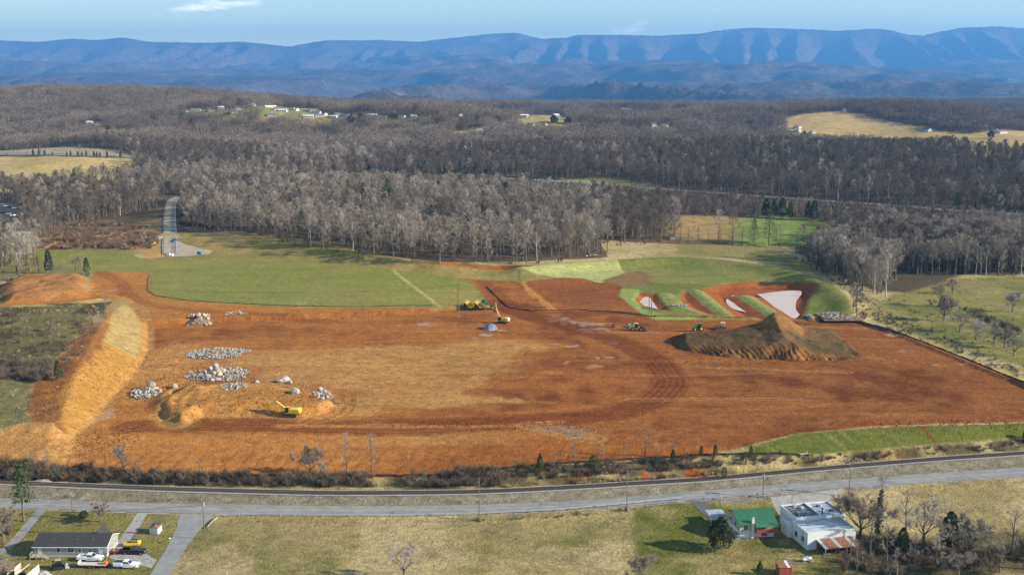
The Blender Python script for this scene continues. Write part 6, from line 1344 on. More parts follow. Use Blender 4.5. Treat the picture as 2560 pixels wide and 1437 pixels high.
window(t, 1.7, 0, 2.5, 1.3, 1.2, 2); window(t, 6.6, 0, 2.55, 1.4, 1.3, 2); window(t, 6.8, 0, .5, 1.4, 1.0, 2); window(t, 0, 3.0, 2.6, 1.0, 1.1, 1, (-1, 0)); window(t, 0, 6.6, 2.6, 1.0, 1.1, 1, (-1, 0)); window(t, Wd, 4.5, 2.6, 1.2, 1.1, 1, (1, 0))
d = MB().box(8.3, 9.2, -.05, -.005, 0, 2.0).build('door', M['door_pale'], t); MB().tube((8.45, -.05, 1), (8.45, -.1, 1), .04, .04, 6).build('handle', M['dark_steel'], d)
bal = MB().box(4.1, Wd + .3, -1.6, 0, 1.95, 2.1).build('balcony', M['red_paint'], t); MB().box(4.1, Wd + .3, -1.62, -1.55, 2.85, 2.95).box(4.1, Wd + .3, -1.6, -1.56, 2.15, 2.78).box(4.08, 4.15, -1.6, 0, 2.85, 2.95).box(Wd + .25, Wd + .32, -1.6, 0, 2.85, 2.95).build('railing', M['red_paint'], bal)
for xx in (4.2, 7.0, Wd + .2): MB().box(xx - .06, xx + .06, -1.55, -1.43, -1, 4.0).build('balcony_post', M['red_paint'], t)
MB().box(4.0, Wd + .6, -2.6, 0, -.3, .02).build('patio', M['concrete'], t)
cp = thing('carport', 'open carport with blue grey roof left of the green roofed house', 'carport', at(1798, 1306), A); MB().hexa([(-3.0, -1.6, 2.3), (1.8, -1.6, 2.3), (1.8, 3.4, 2.5), (-3.0, 3.4, 2.5)], [(-3.0, -1.6, 2.4), (1.8, -1.6, 2.4), (1.8, 3.4, 2.6), (-3.0, 3.4, 2.6)]).build('roof', M['roof_blue'], cp)
for a, b in ((-2.9, -1.5), (1.7, -1.5), (-2.9, 3.3), (1.7, 3.3)): MB().box(a - .06, a + .06, b - .06, b + .06, -.3, 2.35).build('post', M['white_trim'], cp)
# ------------------------------------------------------------------ white flat-roofed workshop
x, y = U(2017.6, 1376.5, -6.0); x, y = float(x), float(y); z = gzi(x, y); A = radians(14)
t = thing('white_workshop', 'white flat roofed block workshop with patched roofs at lower right', 'workshop', (x, y, z - .1), A)
def block(x0, x1, y0, y1, h, roofm, par=.28, drop=.22):
    w = MB().box(x0, x1, y0, y1, -1.2, h - drop).build('wall', M['wall_white'], t)
    r_ = MB().box(x0 + .22, x1 - .22, y0 + .22, y1 - .22, h - drop + .003, h - drop + .07).build('roof', M[roofm], t)
    MB().box(x0, x1, y0, y0 + .2, h - drop + .002, h + par - .28).box(x0, x1, y1 - .2, y1, h - drop + .002, h + par - .28).box(x0, x0 + .2, y0 + .203, y1 - .203, h - drop + .002, h + par - .28).box(x1 - .2, x1, y0 + .203, y1 - .203, h - drop + .002, h + par - .28).build('parapet', M['wall_white'], w); return w, r_
w1, r1 = block(0, 13.8, 0, 8.2, 4.7, 'roof_membrane'); w2, r2 = block(1.0, 8.4, 8.21, 17.2, 5.4, 'roof_tarred', .5); w3, r3 = block(8.41, 15.6, 8.21, 18.0, 5.0, 'roof_blue', .5); w4, r4 = block(-1.2, .98, 8.21, 12.2, 4.2, 'roof_membrane')
MB().box(8.0, 8.8, 8.4, 17.1, 5.63, 5.70).build('flashing', M['tin_white'], r2); MB().tube((9.6, 10.0, 4.8), (9.6, 10.0, 6.5), .17, .17, 8).tube((9.6, 10, 6.5), (9.6, 10, 6.75), .3, .3, 8).build('roof_stack', M['dark_steel'], r3); MB().tube((2.2, 8.9, 5.2), (2.2, 8.9, 6.2), .09, .09, 6).build('vent_pipe', M['galv'], r2)
for k in range(9): yy = .9 + .85 * k; MB().box(.4, 13.4, yy, yy + .05, 4.551, 4.57).build('roof_seam', M['tin_dark'], r1)
for k, (a_, b_) in enumerate(((3.0, 11.0), (5.5, 14.0), (4.2, 15.6))): MB().box(a_, a_ + 1.0, b_, b_ + .8, 5.25, 5.7 + .1 * k, .04).build('roof_unit', M['galv'], r2)
for k, (a_, b_) in enumerate(((11.0, 15.0), (13.0, 11.5))): MB().box(a_, a_ + .9, b_, b_ + .9, 4.85, 5.3, .04).build('roof_unit', M['tin_dark'], r3)
for k, (yy, w_) in enumerate(((2.5, 1.1), (6.0, 1.0))): window(t, 0, yy, 1.5, w_, 1.2, 2, (-1, 0), 'tin_dark')
window(t, 13.8, 4.2, 2.0, 1.2, 1.1, 2, (1, 0), 'tin_dark'); MB().tube((-.1, 2.2, -.8), (-.1, 2.2, 5.0), .06, .06, 6).build('downpipe', M['galv'], w1); MB().tube((10.5, -.1, -.8), (10.5, -.1, 4.9), .05, .05, 6).build('downpipe', M['rust'], w1)
sh = thing('rusty_lean_to', 'rusty tin roofed lean-to against the front of the white workshop', 'shed', (x + cos(A) * 3.2 + sin(A) * 3.6, y + sin(A) * 3.2 - cos(A) * 3.6, z - .1), A)
for k in range(10): MB().hexa([(-.8 + .98 * k, -1.2, 2.05), (.16 + .98 * k, -1.2, 2.05), (.16 + .98 * k, 3.5, 2.75), (-.8 + .98 * k, 3.5, 2.75)], [(-.8 + .98 * k, -1.2, 2.11), (.16 + .98 * k, -1.2, 2.11), (.16 + .98 * k, 3.5, 2.81), (-.8 + .98 * k, 3.5, 2.81)]).build('roof_sheet', M['rust'] if k % 4 else M['galv'], sh)
for k in range(4):
    for yy in (-1.1, 3.2): MB().box(-.7 + 3.1 * k - .07, -.7 + 3.1 * k + .07, yy - .07, yy + .07, -.8, 2.05 + (yy + 1.2) * .145).build('post', M['post_wood'], sh)
MB().box(-.75, 8.9, 3.2, 3.26, -.5, 2.6).build('back_wall', M['rust'], sh)
mb = MB()
for k in range(18): a, b = random.uniform(-.4, 8), random.uniform(-.6, 2.4); q = random.uniform(.3, .8); mb.box(a, a + q, b, b + q, -.2, random.uniform(.4, 1.4))
mb.build('stored_junk', M['rust'], sh)
t = thing('propane_tank', 'white horizontal propane tank on the lawn before the workshop', 'tank', at(2017, 1403), radians(12)); MB().tube((-1.05, 0, .75), (1.05, 0, .75), .5, .5, 16).tube((1.05, 0, .75), (1.35, 0, .75), .5, .22, 16).tube((-1.05, 0, .75), (-1.35, 0, .75), .5, .22, 16).build('tank_body', M['paint_white'], t); MB().tube((0, 0, 1.2), (0, 0, 1.42), .22, .22, 10).build('valve_dome', M['paint_white'], t)
for a in (-.75, .75): MB().box(a - .1, a + .1, -.35, .35, 0, .4).build('leg', M['concrete'], t)
t = thing('red_shed', 'small weathered red shed with one pale roof sheet at bottom edge', 'shed', at(1959, 1432), radians(6))
for k in range(10): MB().box(-1.6 + .32 * k, -1.6 + .32 * k + .30, -1.43 - .012 * (k % 2), -1.38, -.2, 2.2).build('board', M['red_paint'] if k % 4 != 2 else M['rust'], t)
MB().box(-1.6, 1.6, -1.37, 1.4, -.2, 2.2).build('wall', M['red_paint'], t)
for k in range(5): MB().hexa([(-1.8 + .72 * k, -1.6, 2.2), (-1.8 + .72 * k + .7, -1.6, 2.2), (-1.8 + .72 * k + .7, 1.6, 2.62), (-1.8 + .72 * k, 1.6, 2.62)], [(-1.8 + .72 * k, -1.6, 2.27), (-1.8 + .72 * k + .7, -1.6, 2.27), (-1.8 + .72 * k + .7, 1.6, 2.69), (-1.8 + .72 * k, 1.6, 2.69)]).build('roof_sheet', M['tin_white'] if k == 3 else M['rust'], t)
# ------------------------------------------------------------------ far houses and barns
def far_house(px, py, w, d, h, label, wall='house_white', roof='roof_grey', group='far houses among the woods', rz=None, dz=0):
    x, y = FHPOS[(px, py)]; z = gz(x, y) - .3; t = thing('far_house', label, 'house', (x, y, z), random.uniform(-1.1, 1.1) if rz is None else rz, group)
    MB().prism([(-d / 2, -2), (d / 2, -2), (d / 2, h), (0, h + d * .28), (-d / 2, h)], -w / 2, w / 2, axis='X').build('wall', M[wall], t); r_ = MB()
    for s in (-1, 1): q = [(-w / 2 - .4, s * (d / 2 + .4), h - .2), (w / 2 + .4, s * (d / 2 + .4), h - .2), (w / 2 + .4, 0, h + d * .28 + .08), (-w / 2 - .4, 0, h + d * .28 + .08)]; q = q if s < 0 else q[::-1]; r_.hexa(q, [(a, b, c + .25) for a, b, c in q])
    r_.build('roof', M[roof], t)
    t.scale = (.78, .78, .78) if px < 1980 else (1, 1, 1)
    if w * pxm(py, z) > 7:
        for k in range(max(2, int(w / 3.2))): a = -w / 2 + (k + .5) * w / max(2, int(w / 3.2)); MB().box(a - .55, a + .55, -d / 2 - .06, -d / 2 - .01, h * .35, h * .75).build('window', M['glass'], t)
NEARBY = ['left of the big dark pines', 'below the pale green hill field', 'in the hamlet at mid distance', 'among bare woods']
for k, (px, py, w, d) in enumerate(FH):
    wl_ = 'house_tan' if k in (51, 52) else 'house_white'; rf_ = ['roof_grey', 'roof_grey', 'roof_redbrown', 'tin_white'][k % 4]
    if px < 320: lab = ['tan gabled house half hidden on the left wooded hillside', 'tan roofed house right of the first on the left hillside', 'white gabled house lowest on the left wooded hillside'][k - 51]
    elif px > 1980: lab = {1994: 'grey roofed farmhouse beside a dark round tree in the right field', 1993: 'small white outbuilding below the right hand farmhouse', 2031: 'white box barn in front of the right hand farmhouse', 2317: 'blue grey barn at the foot of the right wooded hill', 2505: 'long low grey barn near the far right edge', 2025: 'tiny white trailer at the edge of the right woods', 2110: 'tiny white hut at the top of the right hill field', 2490: 'short grey barn left of the long low barn'}[px]
    elif px < 660: lab = 'small white house among the woods left of the pale hill field'
    elif px < 920: lab = 'small white house in the village below the pale hill field'
    elif px < 1200: lab = 'small pale house in the woods right of the twin dark pines'
    elif px < 1450: lab = 'small pale house in the hamlet at centre distance'
    else: lab = 'small pale house in the woods right of the central hamlet'
    if 320 < px < 1980: lab = lab.replace('small pale', 'pale').replace('small white', 'white'); lab = ('long ' if w >= 20 else ('small ' if w > 13 else 'tiny ')) + ['grey roofed ', 'grey roofed ', 'brown roofed ', 'pale roofed '][k % 4] + lab
    far_house(px, py, w, d, 3.6 if w < 15 else 3.2, lab, wl_, rf_, None if px < 320 or px > 1980 else 'far houses seen at ' + ('left village' if px < 920 else 'centre hamlet'))
def small_shed(px, py, w, d, h, label, wall='house_white', roof='roof_grey'):
    t = thing('field_shed', label, 'shed', at(px, py), random.uniform(-.2, .2)); MB().prism([(-d / 2, -.5), (d / 2, -.5), (d / 2, h), (0, h + d * .3), (-d / 2, h)], -w / 2, w / 2, axis='X').build('wall', M[wall], t); MB().box(w / 2, w / 2 + .04, -.6, .6, 0, 1.9).build('door', M['roof_grey'], t)
    r_ = MB()
    for s in (-1, 1): q = [(-w / 2 - .3, s * (d / 2 + .3), h - .15), (w / 2 + .3, s * (d / 2 + .3), h - .15), (w / 2 + .3, 0, h + d * .3 + .06), (-w / 2 - .3, 0, h + d * .3 + .06)]; q = q if s < 0 else q[::-1]; r_.hexa(q, [(a, b, c + .12) for a, b, c in q])
    r_.build('roof', M[roof], t)
small_shed(1681, 599, 3.2, 3.0, 2.4, 'tiny bright white shed at the right end of the central wood'); small_shed(472, 482, 3.5, 3.5, 3.2, 'small grey hut beside the lane at the access road head', 'skirting')
# parked cars glimpsed at the far left
for k, (px, py) in enumerate([(3, 512), (14, 516), (26, 518), (8, 534), (22, 536), (36, 522), (5, 552), (18, 555), (32, 540)]):
    x, y = hit(px, py); t = thing('parked_car', 'car in the half hidden lot at the far left edge', 'car', (x, y, gz(x, y) + .1), .4 + (k % 3) * .2, 'cars in the far left lot'); p = M[['car_silver', 'paint_white', 'car_blue', 'paint_black'][k % 4]]
    loft([(2.2, .7, .8, .4, .6, .8, .7), (.8, .88, .9, .3, .7, .95, .82), (-2.1, .85, .88, .35, .7, .98, .8)]).build('body', p, t); MB().hexa([(.9, -.8, .93), (.9, .8, .93), (-1.6, .8, .95), (-1.6, -.8, .95)], [(.3, -.62, 1.45), (.3, .62, 1.45), (-1.1, .62, 1.45), (-1.1, -.62, 1.45)]).build('cabin', M['glass'], t)
    for xx in (1.3, -1.3):
        for s in (-1, 1): wheel(t, xx, s * .75, .33, .22)
# ------------------------------------------------------------------ the brown stockpile
def stockpile():
    P = pline([(1676, 852), (1682, 838), (1760, 832), (1850, 822), (1930, 826), (2000, 818), (2060, 826), (2110, 850), (2165, 890), (2174, 904), (2120, 908), (2000, 906), (1900, 903), (1800, 893), (1720, 880), (1690, 870)], 0)
    cx, cy = P[:, 0].mean(), P[:, 1].mean(); lo = P[:, :2].min(0) - 3; hi = P[:, :2].max(0) + 3; st = .55
    X, Y = np.meshgrid(np.arange(lo[0], hi[0], st), np.arange(lo[1], hi[1], st)); s = sdf(X, Y, P)
    k2 = fbm(X / 6, Y / 6, 101, 3); k3 = fbm(X / 1.8, Y / 1.8, 102, 3)
    s2 = s + 2.0 * (k2 - .5)
    bx, by = U(1960, 868, 5.0); px_, py_ = U(1948, 846, 2.0)
    rxp = U(np.array([1676., 1760, 1830, 1900, 1945, 1975, 2005, 2060, 2110, 2150, 2175]), np.full(11, 860.), 2.0)[0]
    rz_ = np.interp(X, rxp, [3.4, 4.8, 6.2, 8.8, 11.6, 9.2, 7.6, 6.6, 5.6, 4.6, 3.2])
    z = rz_ - np.where(Y < py_, .17 * (py_ - Y), .34 * (Y - py_)); rad = np.hypot(X - px_, (Y - py_) * .9)
    z = z + .72 * np.maximum(0, 4.5 - rad * .44) - .5 * np.exp(-(rad / 14) ** 2) + 1.3 * (k2 - .5) * sst(2, 8, z)
    z = np.minimum(z, s2 * .66 + .9 * (k2 - .5)); z = np.maximum(z, -.6)
    front = sst(9, 5, s + 4 * (k2 - .5)) * sst(py_ - 8, py_ - 20, Y)
    sc = np.abs(((X + 5 * k2 + .35 * (Y - lo[1])) / 1.9) % 1 - .5) * 2; z = z - front * .9 * sc * (s > 0) * np.clip(s / 2, 0, 1) - front * .8 * (k3 - .5)
    z = z + (k3 - .5) * .5 * (s > .5) + (k2 - .5) * .7 * (s > .5)
    gnd = np.interp(0, [0], [0.0]); Z = np.where(s > -2.5, z, -.8)
    C = cc(alb(124, 98, 72), alb(94, 76, 58), k2 * 1.3 - .15); rw = lambda m, c: C + (c - C) * np.clip(m, 0, 1)[..., None]
    C = rw(.7 * sst(.48, .64, k2) * sst(1.5, 3, z) * sst(7.5, 6.0, z) * (1 - front) * sst(px_ - 30, px_ - 10, X), cc(alb(104, 94, 62), alb(80, 74, 50), k3)); C = rw(front, cc(alb(120, 86, 56), alb(78, 58, 40), sc)); C = rw(sst(13, 9, rad + 5 * (k2 - .5)), cc(alb(160, 118, 78), alb(128, 92, 62), k3)); C = rw(front * sst(.5, .62, fbm(X / 7, Y / 7, 104, 2)), cc(alb(168, 120, 76), alb(130, 84, 52), sc))
    C = rw(sst(1.5, .3, s), cc(alb(150, 88, 50), alb(110, 66, 42), k3))
    f = s[:-1, :-1] > -2.2
    Zg = np.interp(0, [0], [0]); base = float(gzi(cx, cy)) * 0
    o = grid_mesh('soil_stockpile', X - cx, Y - cy, Z + base, np.concatenate([np.clip(C, .003, .9), 0 * X[..., None]], -1), f, M_NEAR, None); o.location = (cx, cy, 0)
    tag(o, 'large brown soil stockpile with pointed top and brushy sides on the red pad', 'dirt mound')
stockpile()
# ------------------------------------------------------------------ rock heaps
def rock_mesh(seed, sub=2):
    bm = bmesh.new(); bmesh.ops.create_icosphere(bm, subdivisions=sub, radius=1.0); rr = np.random.default_rng(seed); ax = rr.normal(size=(9, 3)); ax /= np.linalg.norm(ax, axis=1)[:, None]; off = rr.uniform(.55, .9, 9)
    for v in bm.verts:
        p = np.array(v.co)
        for a, o in zip(ax, off):
            d = p @ a
            if d > o: p = p - a * (d - o)
        v.co = Vector(p * (1 + .06 * rr.normal()))
    me = bpy.data.meshes.new('rock'); bm.to_mesh(me); bm.free(); return me
ROCKS = [rock_mesh(k) for k in range(5)]; RLOW = [rock_mesh(20 + k, 1) for k in range(4)]
for k, m in enumerate(ROCKS): m.materials.append(M['limestone'] if k % 2 == 0 else M['limestone_warm'])
for m in RLOW: m.materials.append(M['limestone'])
def boulder(px, py, r, label, k=0, dz=0.0, group=None):
    x, y, z = at(px, py); o = bpy.data.objects.new('boulder', ROCKS[k % 5]); COL.objects.link(o); o.location = (x, y, z + r * .25 + dz); o.scale = (r * random.uniform(.9, 1.4), r * random.uniform(.8, 1.2), r * random.uniform(.7, .95)); o.rotation_euler = (random.uniform(-.4, .4), random.uniform(-.4, .4), random.uniform(0, 6)); tag(o, label, 'boulder', group)
def rubble(px, py, rx, ry, h, n, size, label, m='limestone', shape=1.0, name='rubble_heap', big=0, skew=0.0):
    """heap of broken stone: one mass of small stones over a low core"""
    x0, y0, z0 = at(px, py); rr = np.random.default_rng(int(px)); t = thing(name, label, 'rock pile', (x0, y0, z0)); V = []; Fc = []
    def hz(a, b):
        q = (a / rx) ** 2 + (b / ry) ** 2 + 1.3 * (float(fbm(a * .16 + px, b * .16, 7, 2)) - .42)
        return h * max(0, 1 - q) ** shape * (.6 + .8 * float(vnoise(a * .35 + px, b * .35, 7))) if q < 1 else -.1
    # core
    mb = MB(); ng = 26; gr = [[None] * ng for _ in range(ng)]
    for i in range(ng):
        for j in range(ng):
            a = (i / (ng - 1) * 2 - 1) * rx * 1.05; b = (j / (ng - 1) * 2 - 1) * ry * 1.05; gr[i][j] = mb.bm.verts.new((a, b, hz(a, b) - .2))
    for i in range(ng - 1):
        for j in range(ng - 1): mb.bm.faces.new([gr[i][j], gr[i + 1][j], gr[i + 1][j + 1], gr[i][j + 1]])
    mb.build('core', M['mud'] if m != 'gravel_blue' else M['gravel_blue'], t)
    base = [np.array([v.co[:] for v in q.vertices]) for q in RLOW]; fb = [[tuple(p.vertices) for p in q.polygons] for q in RLOW]; nv = 0
    for k in range(n):
        a, b = rr.uniform(-1, 1, 2)
        a *= rx; b *= ry
        if hz(a, b) < .02 * h: continue
        q = k % 4; s = size * min(3.2, rr.lognormal(-.15, .55)); th = rr.uniform(0, 6.28); R3 = np.array([[cos(th), -sin(th), 0], [sin(th), cos(th), 0], [0, 0, 1]])
        P = base[q] * [s, s * rr.uniform(.6, 1), s * rr.uniform(.5, .9)] @ R3.T + [a, b, hz(a, b) + s * .15]; V.append(P); Fc += [tuple(i + nv for i in f) for f in fb[q]]; nv += len(P)
    me = bpy.data.meshes.new('stones'); me.from_pydata(np.vstack(V).tolist(), [], Fc); me.materials.append(M[m]); o = bpy.data.objects.new('stones', me); COL.objects.link(o); o.parent = t; o['kind'] = 'stuff'
    return t
rubble(540, 884, 11.5, 9, .9, 1500, .28, 'long low heap of grey broken rock, the upper of the two heaps'); rubble(602, 878, 5, 3, .5, 260, .25, 'short grey rock spill at the right end of the upper heap')
rubble(537, 936, 14, 10, .9, 1900, .26, 'wide grey rock heap below, with big boulders in its middle'); 
for k, (px, py, r, dz) in enumerate([(520, 946, 1.4, .6), (533, 942, 1.7, 1.0), (541, 938, 1.5, 1.6), (548, 943, 1.5, .8), (512, 936, 1.2, .8), (526, 932, 1.3, 1.6), (556, 936, 1.6, 1.0), (545, 950, 1.2, .1), (530, 952, 1.1, .0), (516, 952, 1.0, 0), (538, 928, 1.4, 1.9)]): boulder(px, py, r, 'pale boulder piled in the middle of the lower rock heap', k, dz, 'boulders on the lower rock heap')
rubble(372, 985, 6.5, 6, 1.3, 420, .36, 'rock heap at the foot of the tan cut slope')
for k, (px, py, r, dz) in enumerate([(377, 975, 1.9, 1.2), (384, 980, 1.6, .6), (366, 980, 1.3, .8), (358, 990, 1.0, 0), (370, 992, 1.1, .1), (350, 984, 1.0, .2), (340, 988, .8, 0)]): boulder(px, py, r, 'boulder in the heap at the foot of the cut slope', k, dz, 'boulders at the cut slope foot')
rubble(803, 990, 5.0, 6, 1.1, 380, .34, 'rock heap right of the yellow excavator')
for k, (px, py, r, dz) in enumerate([(800, 984, 1.4, 1.3), (795, 992, 1.1, .6), (812, 985, 1.2, .9), (806, 996, 1.0, .1)]): boulder(px, py, r, 'boulder in the heap right of the yellow excavator', k, dz, 'boulders right of the excavator')
for k, (px, py, r, lab) in enumerate([(738, 982, 1.9, 'lone tall boulder above the yellow excavator'), (437, 968, 1.4, 'lone pale boulder right of the cut slope heap'), (640, 955, 1.1, 'small lone boulder right of the lower rock heap'), (700, 955, 1.5, 'pale slab at the left of the slab cluster'), (713, 953, 2.0, 'largest pale slab of the cluster left of centre'), (724, 958, 1.2, 'small slab at the right of the slab cluster'), (612, 968, .8, 'small stone on the tan bench')]): boulder(px, py, r, lab, k)
rubble(585, 966, 5, 5, .5, 260, .28, 'thin grey stone spill on the tan bench')
rubble(497, 805, 6, 9, 3.2, 60, .5, 'brown dirt heap capped with white boulders near the terrace', 'limestone_warm')
for k, (px, py, r, dz) in enumerate([(498, 802, 1.6, 2.6), (510, 801, 1.4, 2.2), (518, 804, 1.2, 1.2), (485, 801, 1.0, 2.0), (524, 811, 1.2, 0), (515, 813, 1.0, 0), (477, 793, .9, 0)]): boulder(px, py, r, 'white boulder on the dirt heap near the terrace', k, dz, 'boulders on the terrace dirt heap')
rubble(1225, 822, 3.6, 4.5, 2.4, 160, .22, 'small blue grey gravel heap in front of the raised excavator', 'gravel_blue', .9, 'gravel_heap')
rubble(2098, 789, 9, 9, .6, 620, .36, 'pale grey riprap apron at the foot of the outer berm'); rubble(2022, 791, 1.6, 6, .9, 120, .4, 'small riprap chute at the right corner of the pond')
rubble(1395, 1068, 7, 3, .2, 120, .13, 'scatter of grey stones on the rutted lower edge'); rubble(1440, 1080, 4, 2.4, .2, 70, .13, 'small stone scatter right along the rutted edge')
rubble(395, 598, 2, 6, .5, 120, .4, 'white stones in the ditch beside the access road'); rubble(2135, 1150, 3, 3, .3, 120, .16, 'broken pale stones on the railway bank'); rubble(1695, 764, 5, 2, .3, 120, .3, 'string of white stones on the curved green berm')
rubble(480, 790, 2, 2, .3, 40, .35, 'few stones left of the terrace dirt heap'); rubble(590, 784, 6, 4, 1.0, 70, .35, 'low dirt ridge with stones below the sown field', 'limestone_warm')
# clods and stones strewn over the worked ground
def strewn(name, label, cat, boxes, meshes, size):
    rows = []; rr = np.random.default_rng(77)
    for (px, py, rx, ry, n) in boxes:
        x0, y0 = U(px, py); s = pxm(py, 0); sx = rx / s; sy = ry / (s * sin(math.atan2(H, float(y0))))
        for _ in range(n):
            x = float(x0) + rr.normal() * sx; y = float(y0) + rr.normal() * sy; rows.append((x, y, gzi(x, y), rr.uniform(0, 6.28), size * rr.uniform(.4, 1.6), rr.integers(0, len(meshes))))
    return instancer(name, meshes, rows, label, cat)
CLOD = [rock_mesh(40 + k, 1) for k in range(3)]
M['clod'] = simple('clod', tuple(alb(150, 90, 48)), rough=.95, noise=1, amp=.35, spec=.05)
for m in CLOD: m.materials.append(M['clod'])
strewn('earth_clods', 'loose clods of red earth strewn over the site', 'soil', [(430, 960, 60, 30, 500), (600, 1020, 110, 22, 600), (800, 1000, 60, 20, 300), (260, 1100, 40, 15, 300), (1300, 1058, 160, 5, 400), (700, 797, 200, 3, 400), (2350, 1065, 150, 5, 350), (1900, 905, 160, 5, 350), (1200, 940, 300, 60, 350), (330, 930, 12, 50, 200), (180, 1000, 18, 50, 350), (1500, 860, 260, 60, 250)], CLOD, .24)
strewn('loose_stones', 'loose pale stones strewn over the site', 'stones', [(560, 940, 90, 30, 300), (230, 1110, 40, 20, 120), (700, 960, 90, 20, 160), (1420, 1075, 60, 8, 90), (2420, 1058, 100, 5, 60)], RLOW, .17)
# fallen timber
for px, py, L, rz, lab in ((1480, 640, 9, .5, 'fallen bare trunk at the right front of the central wood'), (1920, 600, 6, .2, 'pale fallen log behind the basin berm'), (2010, 1137, 4, .1, 'pale log lying on the railway bank')):
    x, y, z = at(px, py); o = thing('fallen_trunk', lab, 'log', (x, y, z), rz); MB().tube((-L / 2, 0, .3), (L / 2, 0, .55), .28, .16, 8).build('trunk', M_PALE, o); MB().tube((L * .2, 0, .5), (L * .35, .9, 1.3), .1, .04, 5).tube((L * .3, 0, .5), (L * .45, -.8, 1.0), .09, .03, 5).build('branch', M_PALE, o)
# survey stakes with flags in the sown field
for px, py in ((357, 665), (204, 640), (320, 1), (1150, 675), (1190, 679)):
    if py < 10: continue
    t = thing('survey_stake', 'thin survey stake with yellow flag %s' % {357: 'in the sown field', 204: 'at the left end of the sown field', 1150: 'at the field corner by the haul road', 1190: 'right of the field corner stake'}[px], 'stake', at(px, py)); MB().box(-.04, .04, -.04, .04, 0, 1.3).build('stake', M['post_wood'], t); MB().box(.04, .45, -.02, .02, 1.0, 1.3).build('flag', M['jd_yellow'], t)
# ------------------------------------------------------------------ single trees
ORD = 'first second third fourth fifth sixth seventh eighth ninth tenth eleventh twelfth thirteenth fourteenth fifteenth'.split()
def nth(L, k): return ORD[sorted(range(len(L)), key=lambda i: L[i]).index(k)]
def tp(name, kind, px, py, label, top=None, h0=None, group=None, cat='tree', sx=1.0, rz=None):
    x, y, z = at(px, py); s = 1.0
    if top is not None: s = (py - top) / (pxm(py, z) * cos(math.atan2(H - z, y)) * h0)
    return tree_obj(name, kind, x, y, z, s, rz, label, cat, group, sx)
OPENT = [grow_open('open', 11) for _ in range(3)]; SLIM = [grow_bare('slim', 12, .3, .22, nl=11, ns_=4, nt=9, tl=1.0, tw=.06) for _ in range(3)]
OPENF = [grow_open('openf', 11, nt=16, tl=1.2, tw=.07, nl=8)]
tp('bare_tree', OPENT[0], 1010, 1448, 'dead spreading tree standing alone in the dry pasture', 1345, 11.2, sx=.85); tp('bare_tree', OPENF[0], 1600, 1468, 'bushy bare tree at the pasture fence, bottom edge', 1375, 11, sx=.75)
tp('bare_tree', OPENF[0], 775, 1190, 'bare bushy tree on the railway bank before the orange slope', 1112, 11, sx=1.0); tp('bare_tree', SLIM[0], 866, 1188, 'tall forked bare tree, middle one before the orange slope', 1078, 12); tp('bare_tree', SLIM[1], 930, 1190, 'tall slim bare tree, right one before the orange slope', 1082, 12); tp('bare_tree', OPENT[1], 806, 1190, 'small bare sapling between the bushy and forked trees', 1150, 11)
tp('bare_tree', OPENT[1], 308, 1180, 'pale bare forked tree left before the orange slope', 1100, 11, sx=.8); tp('bare_tree', SLIM[2], 75, 1175, 'thin leaning bare tree by the railway at far left', 1128, 12); tp('bare_tree', SLIM[0], 120, 1172, 'small bare tree at the foot of the cut slope', 1118, 12, sx=1.3); tp('bare_tree', SLIM[1], 265, 1180, 'twiggy sapling left of the pale forked tree', 1140, 12)
for k, (px, py, top) in enumerate([(1437, 1165, 1095), (1613, 1140, 1066), (1560, 1148, 1098), (1680, 1142, 1095), (1640, 1142, 1104), (500, 1190, 1150), (350, 1183, 1145), (1385, 1165, 1125), (1300, 1175, 1140), (1505, 1155, 1108)]):
    tp('bare_tree', SLIM[k % 3], px, py, ['thin bare sapling right of the cone shaped cedar', 'tallest thin bare tree on the bank at centre right', 'faint sapling left of the tallest thin bank tree', 'thin sapling right of the tallest thin bank tree', 'low sapling beside the tallest thin bank tree', 'low twiggy sapling below the orange slope, left of centre', 'low twiggy sapling right of the pale forked tree', 'low sapling just right of the cone shaped cedar', 'low sapling left of the cone shaped cedar', 'thin sapling right of the round green shrub'][k], top, 12, sx=1.25)
RED_C = grow_dense('spruce', 8, 2.2, lambda t: (1 - t) ** .85, n=900, leaf=.55); COLC = grow_dense('column', 6, 1.25, lambda t: (1 - t) ** .45 * min(1, .6 + t * 3), n=620, leaf=.45, lump=.1); ROUND = grow_dense('round', 5, 2.0, lambda t: (1 - (2 * t - .9) ** 2 * .8) ** .5 if abs(2 * t - .9) < 1.1 else .15, n=800, leaf=.45, mats=(M_BARK, M_PINE))
MAGN = grow_dense('magnolia', 8.6, 3.3, lambda t: max(.05, (1 - (1.75 * t - .62) ** 2)) ** .55, n=3200, leaf=.55, mats=(M_BARK, M_MAGN), lump=.24)
tp('magnolia_tree', MAGN, 1800, 1372, 'large dark rounded evergreen in front of the green roofed house', 1296, 8.6); tp('spruce_tree', RED_C, 1899, 1436, 'small dark cone shaped spruce beside the red shed', 1402, 8, sx=1.15)
tp('cedar_tree', RED_C, 1350, 1184, 'dark cone shaped cedar on the railway bank at centre', 1133, 8, cat='tree', sx=.9); tp('evergreen_shrub', ROUND, 1484, 1176, 'bright green round shrub on the railway bank', 1140, 5, cat='shrub', sx=.85); tp('cedar_tree', COLC, 1682, 1158, 'small green cedar at the bank top, left of the column pair', 1122, 6)
tp('cedar_tree', COLC, 1753, 1146, 'dark column shaped cedar, left of the close pair on the bank', 1116, 6); tp('cedar_tree', COLC, 1788, 1144, 'dark column shaped cedar, right of the close pair on the bank', 1112, 6); tp('cedar_tree', COLC, 1877, 1142, 'dark column shaped cedar at the left end of the green slope', 1115, 6); tp('evergreen_shrub', ROUND, 1810, 1196, 'dark round shrub against the red railway cut', 1168, 5, cat='shrub', sx=.6); tp('cedar_tree', COLC, 1950, 1145, 'small dark shrub right of the green slope cedar', 1128, 6)
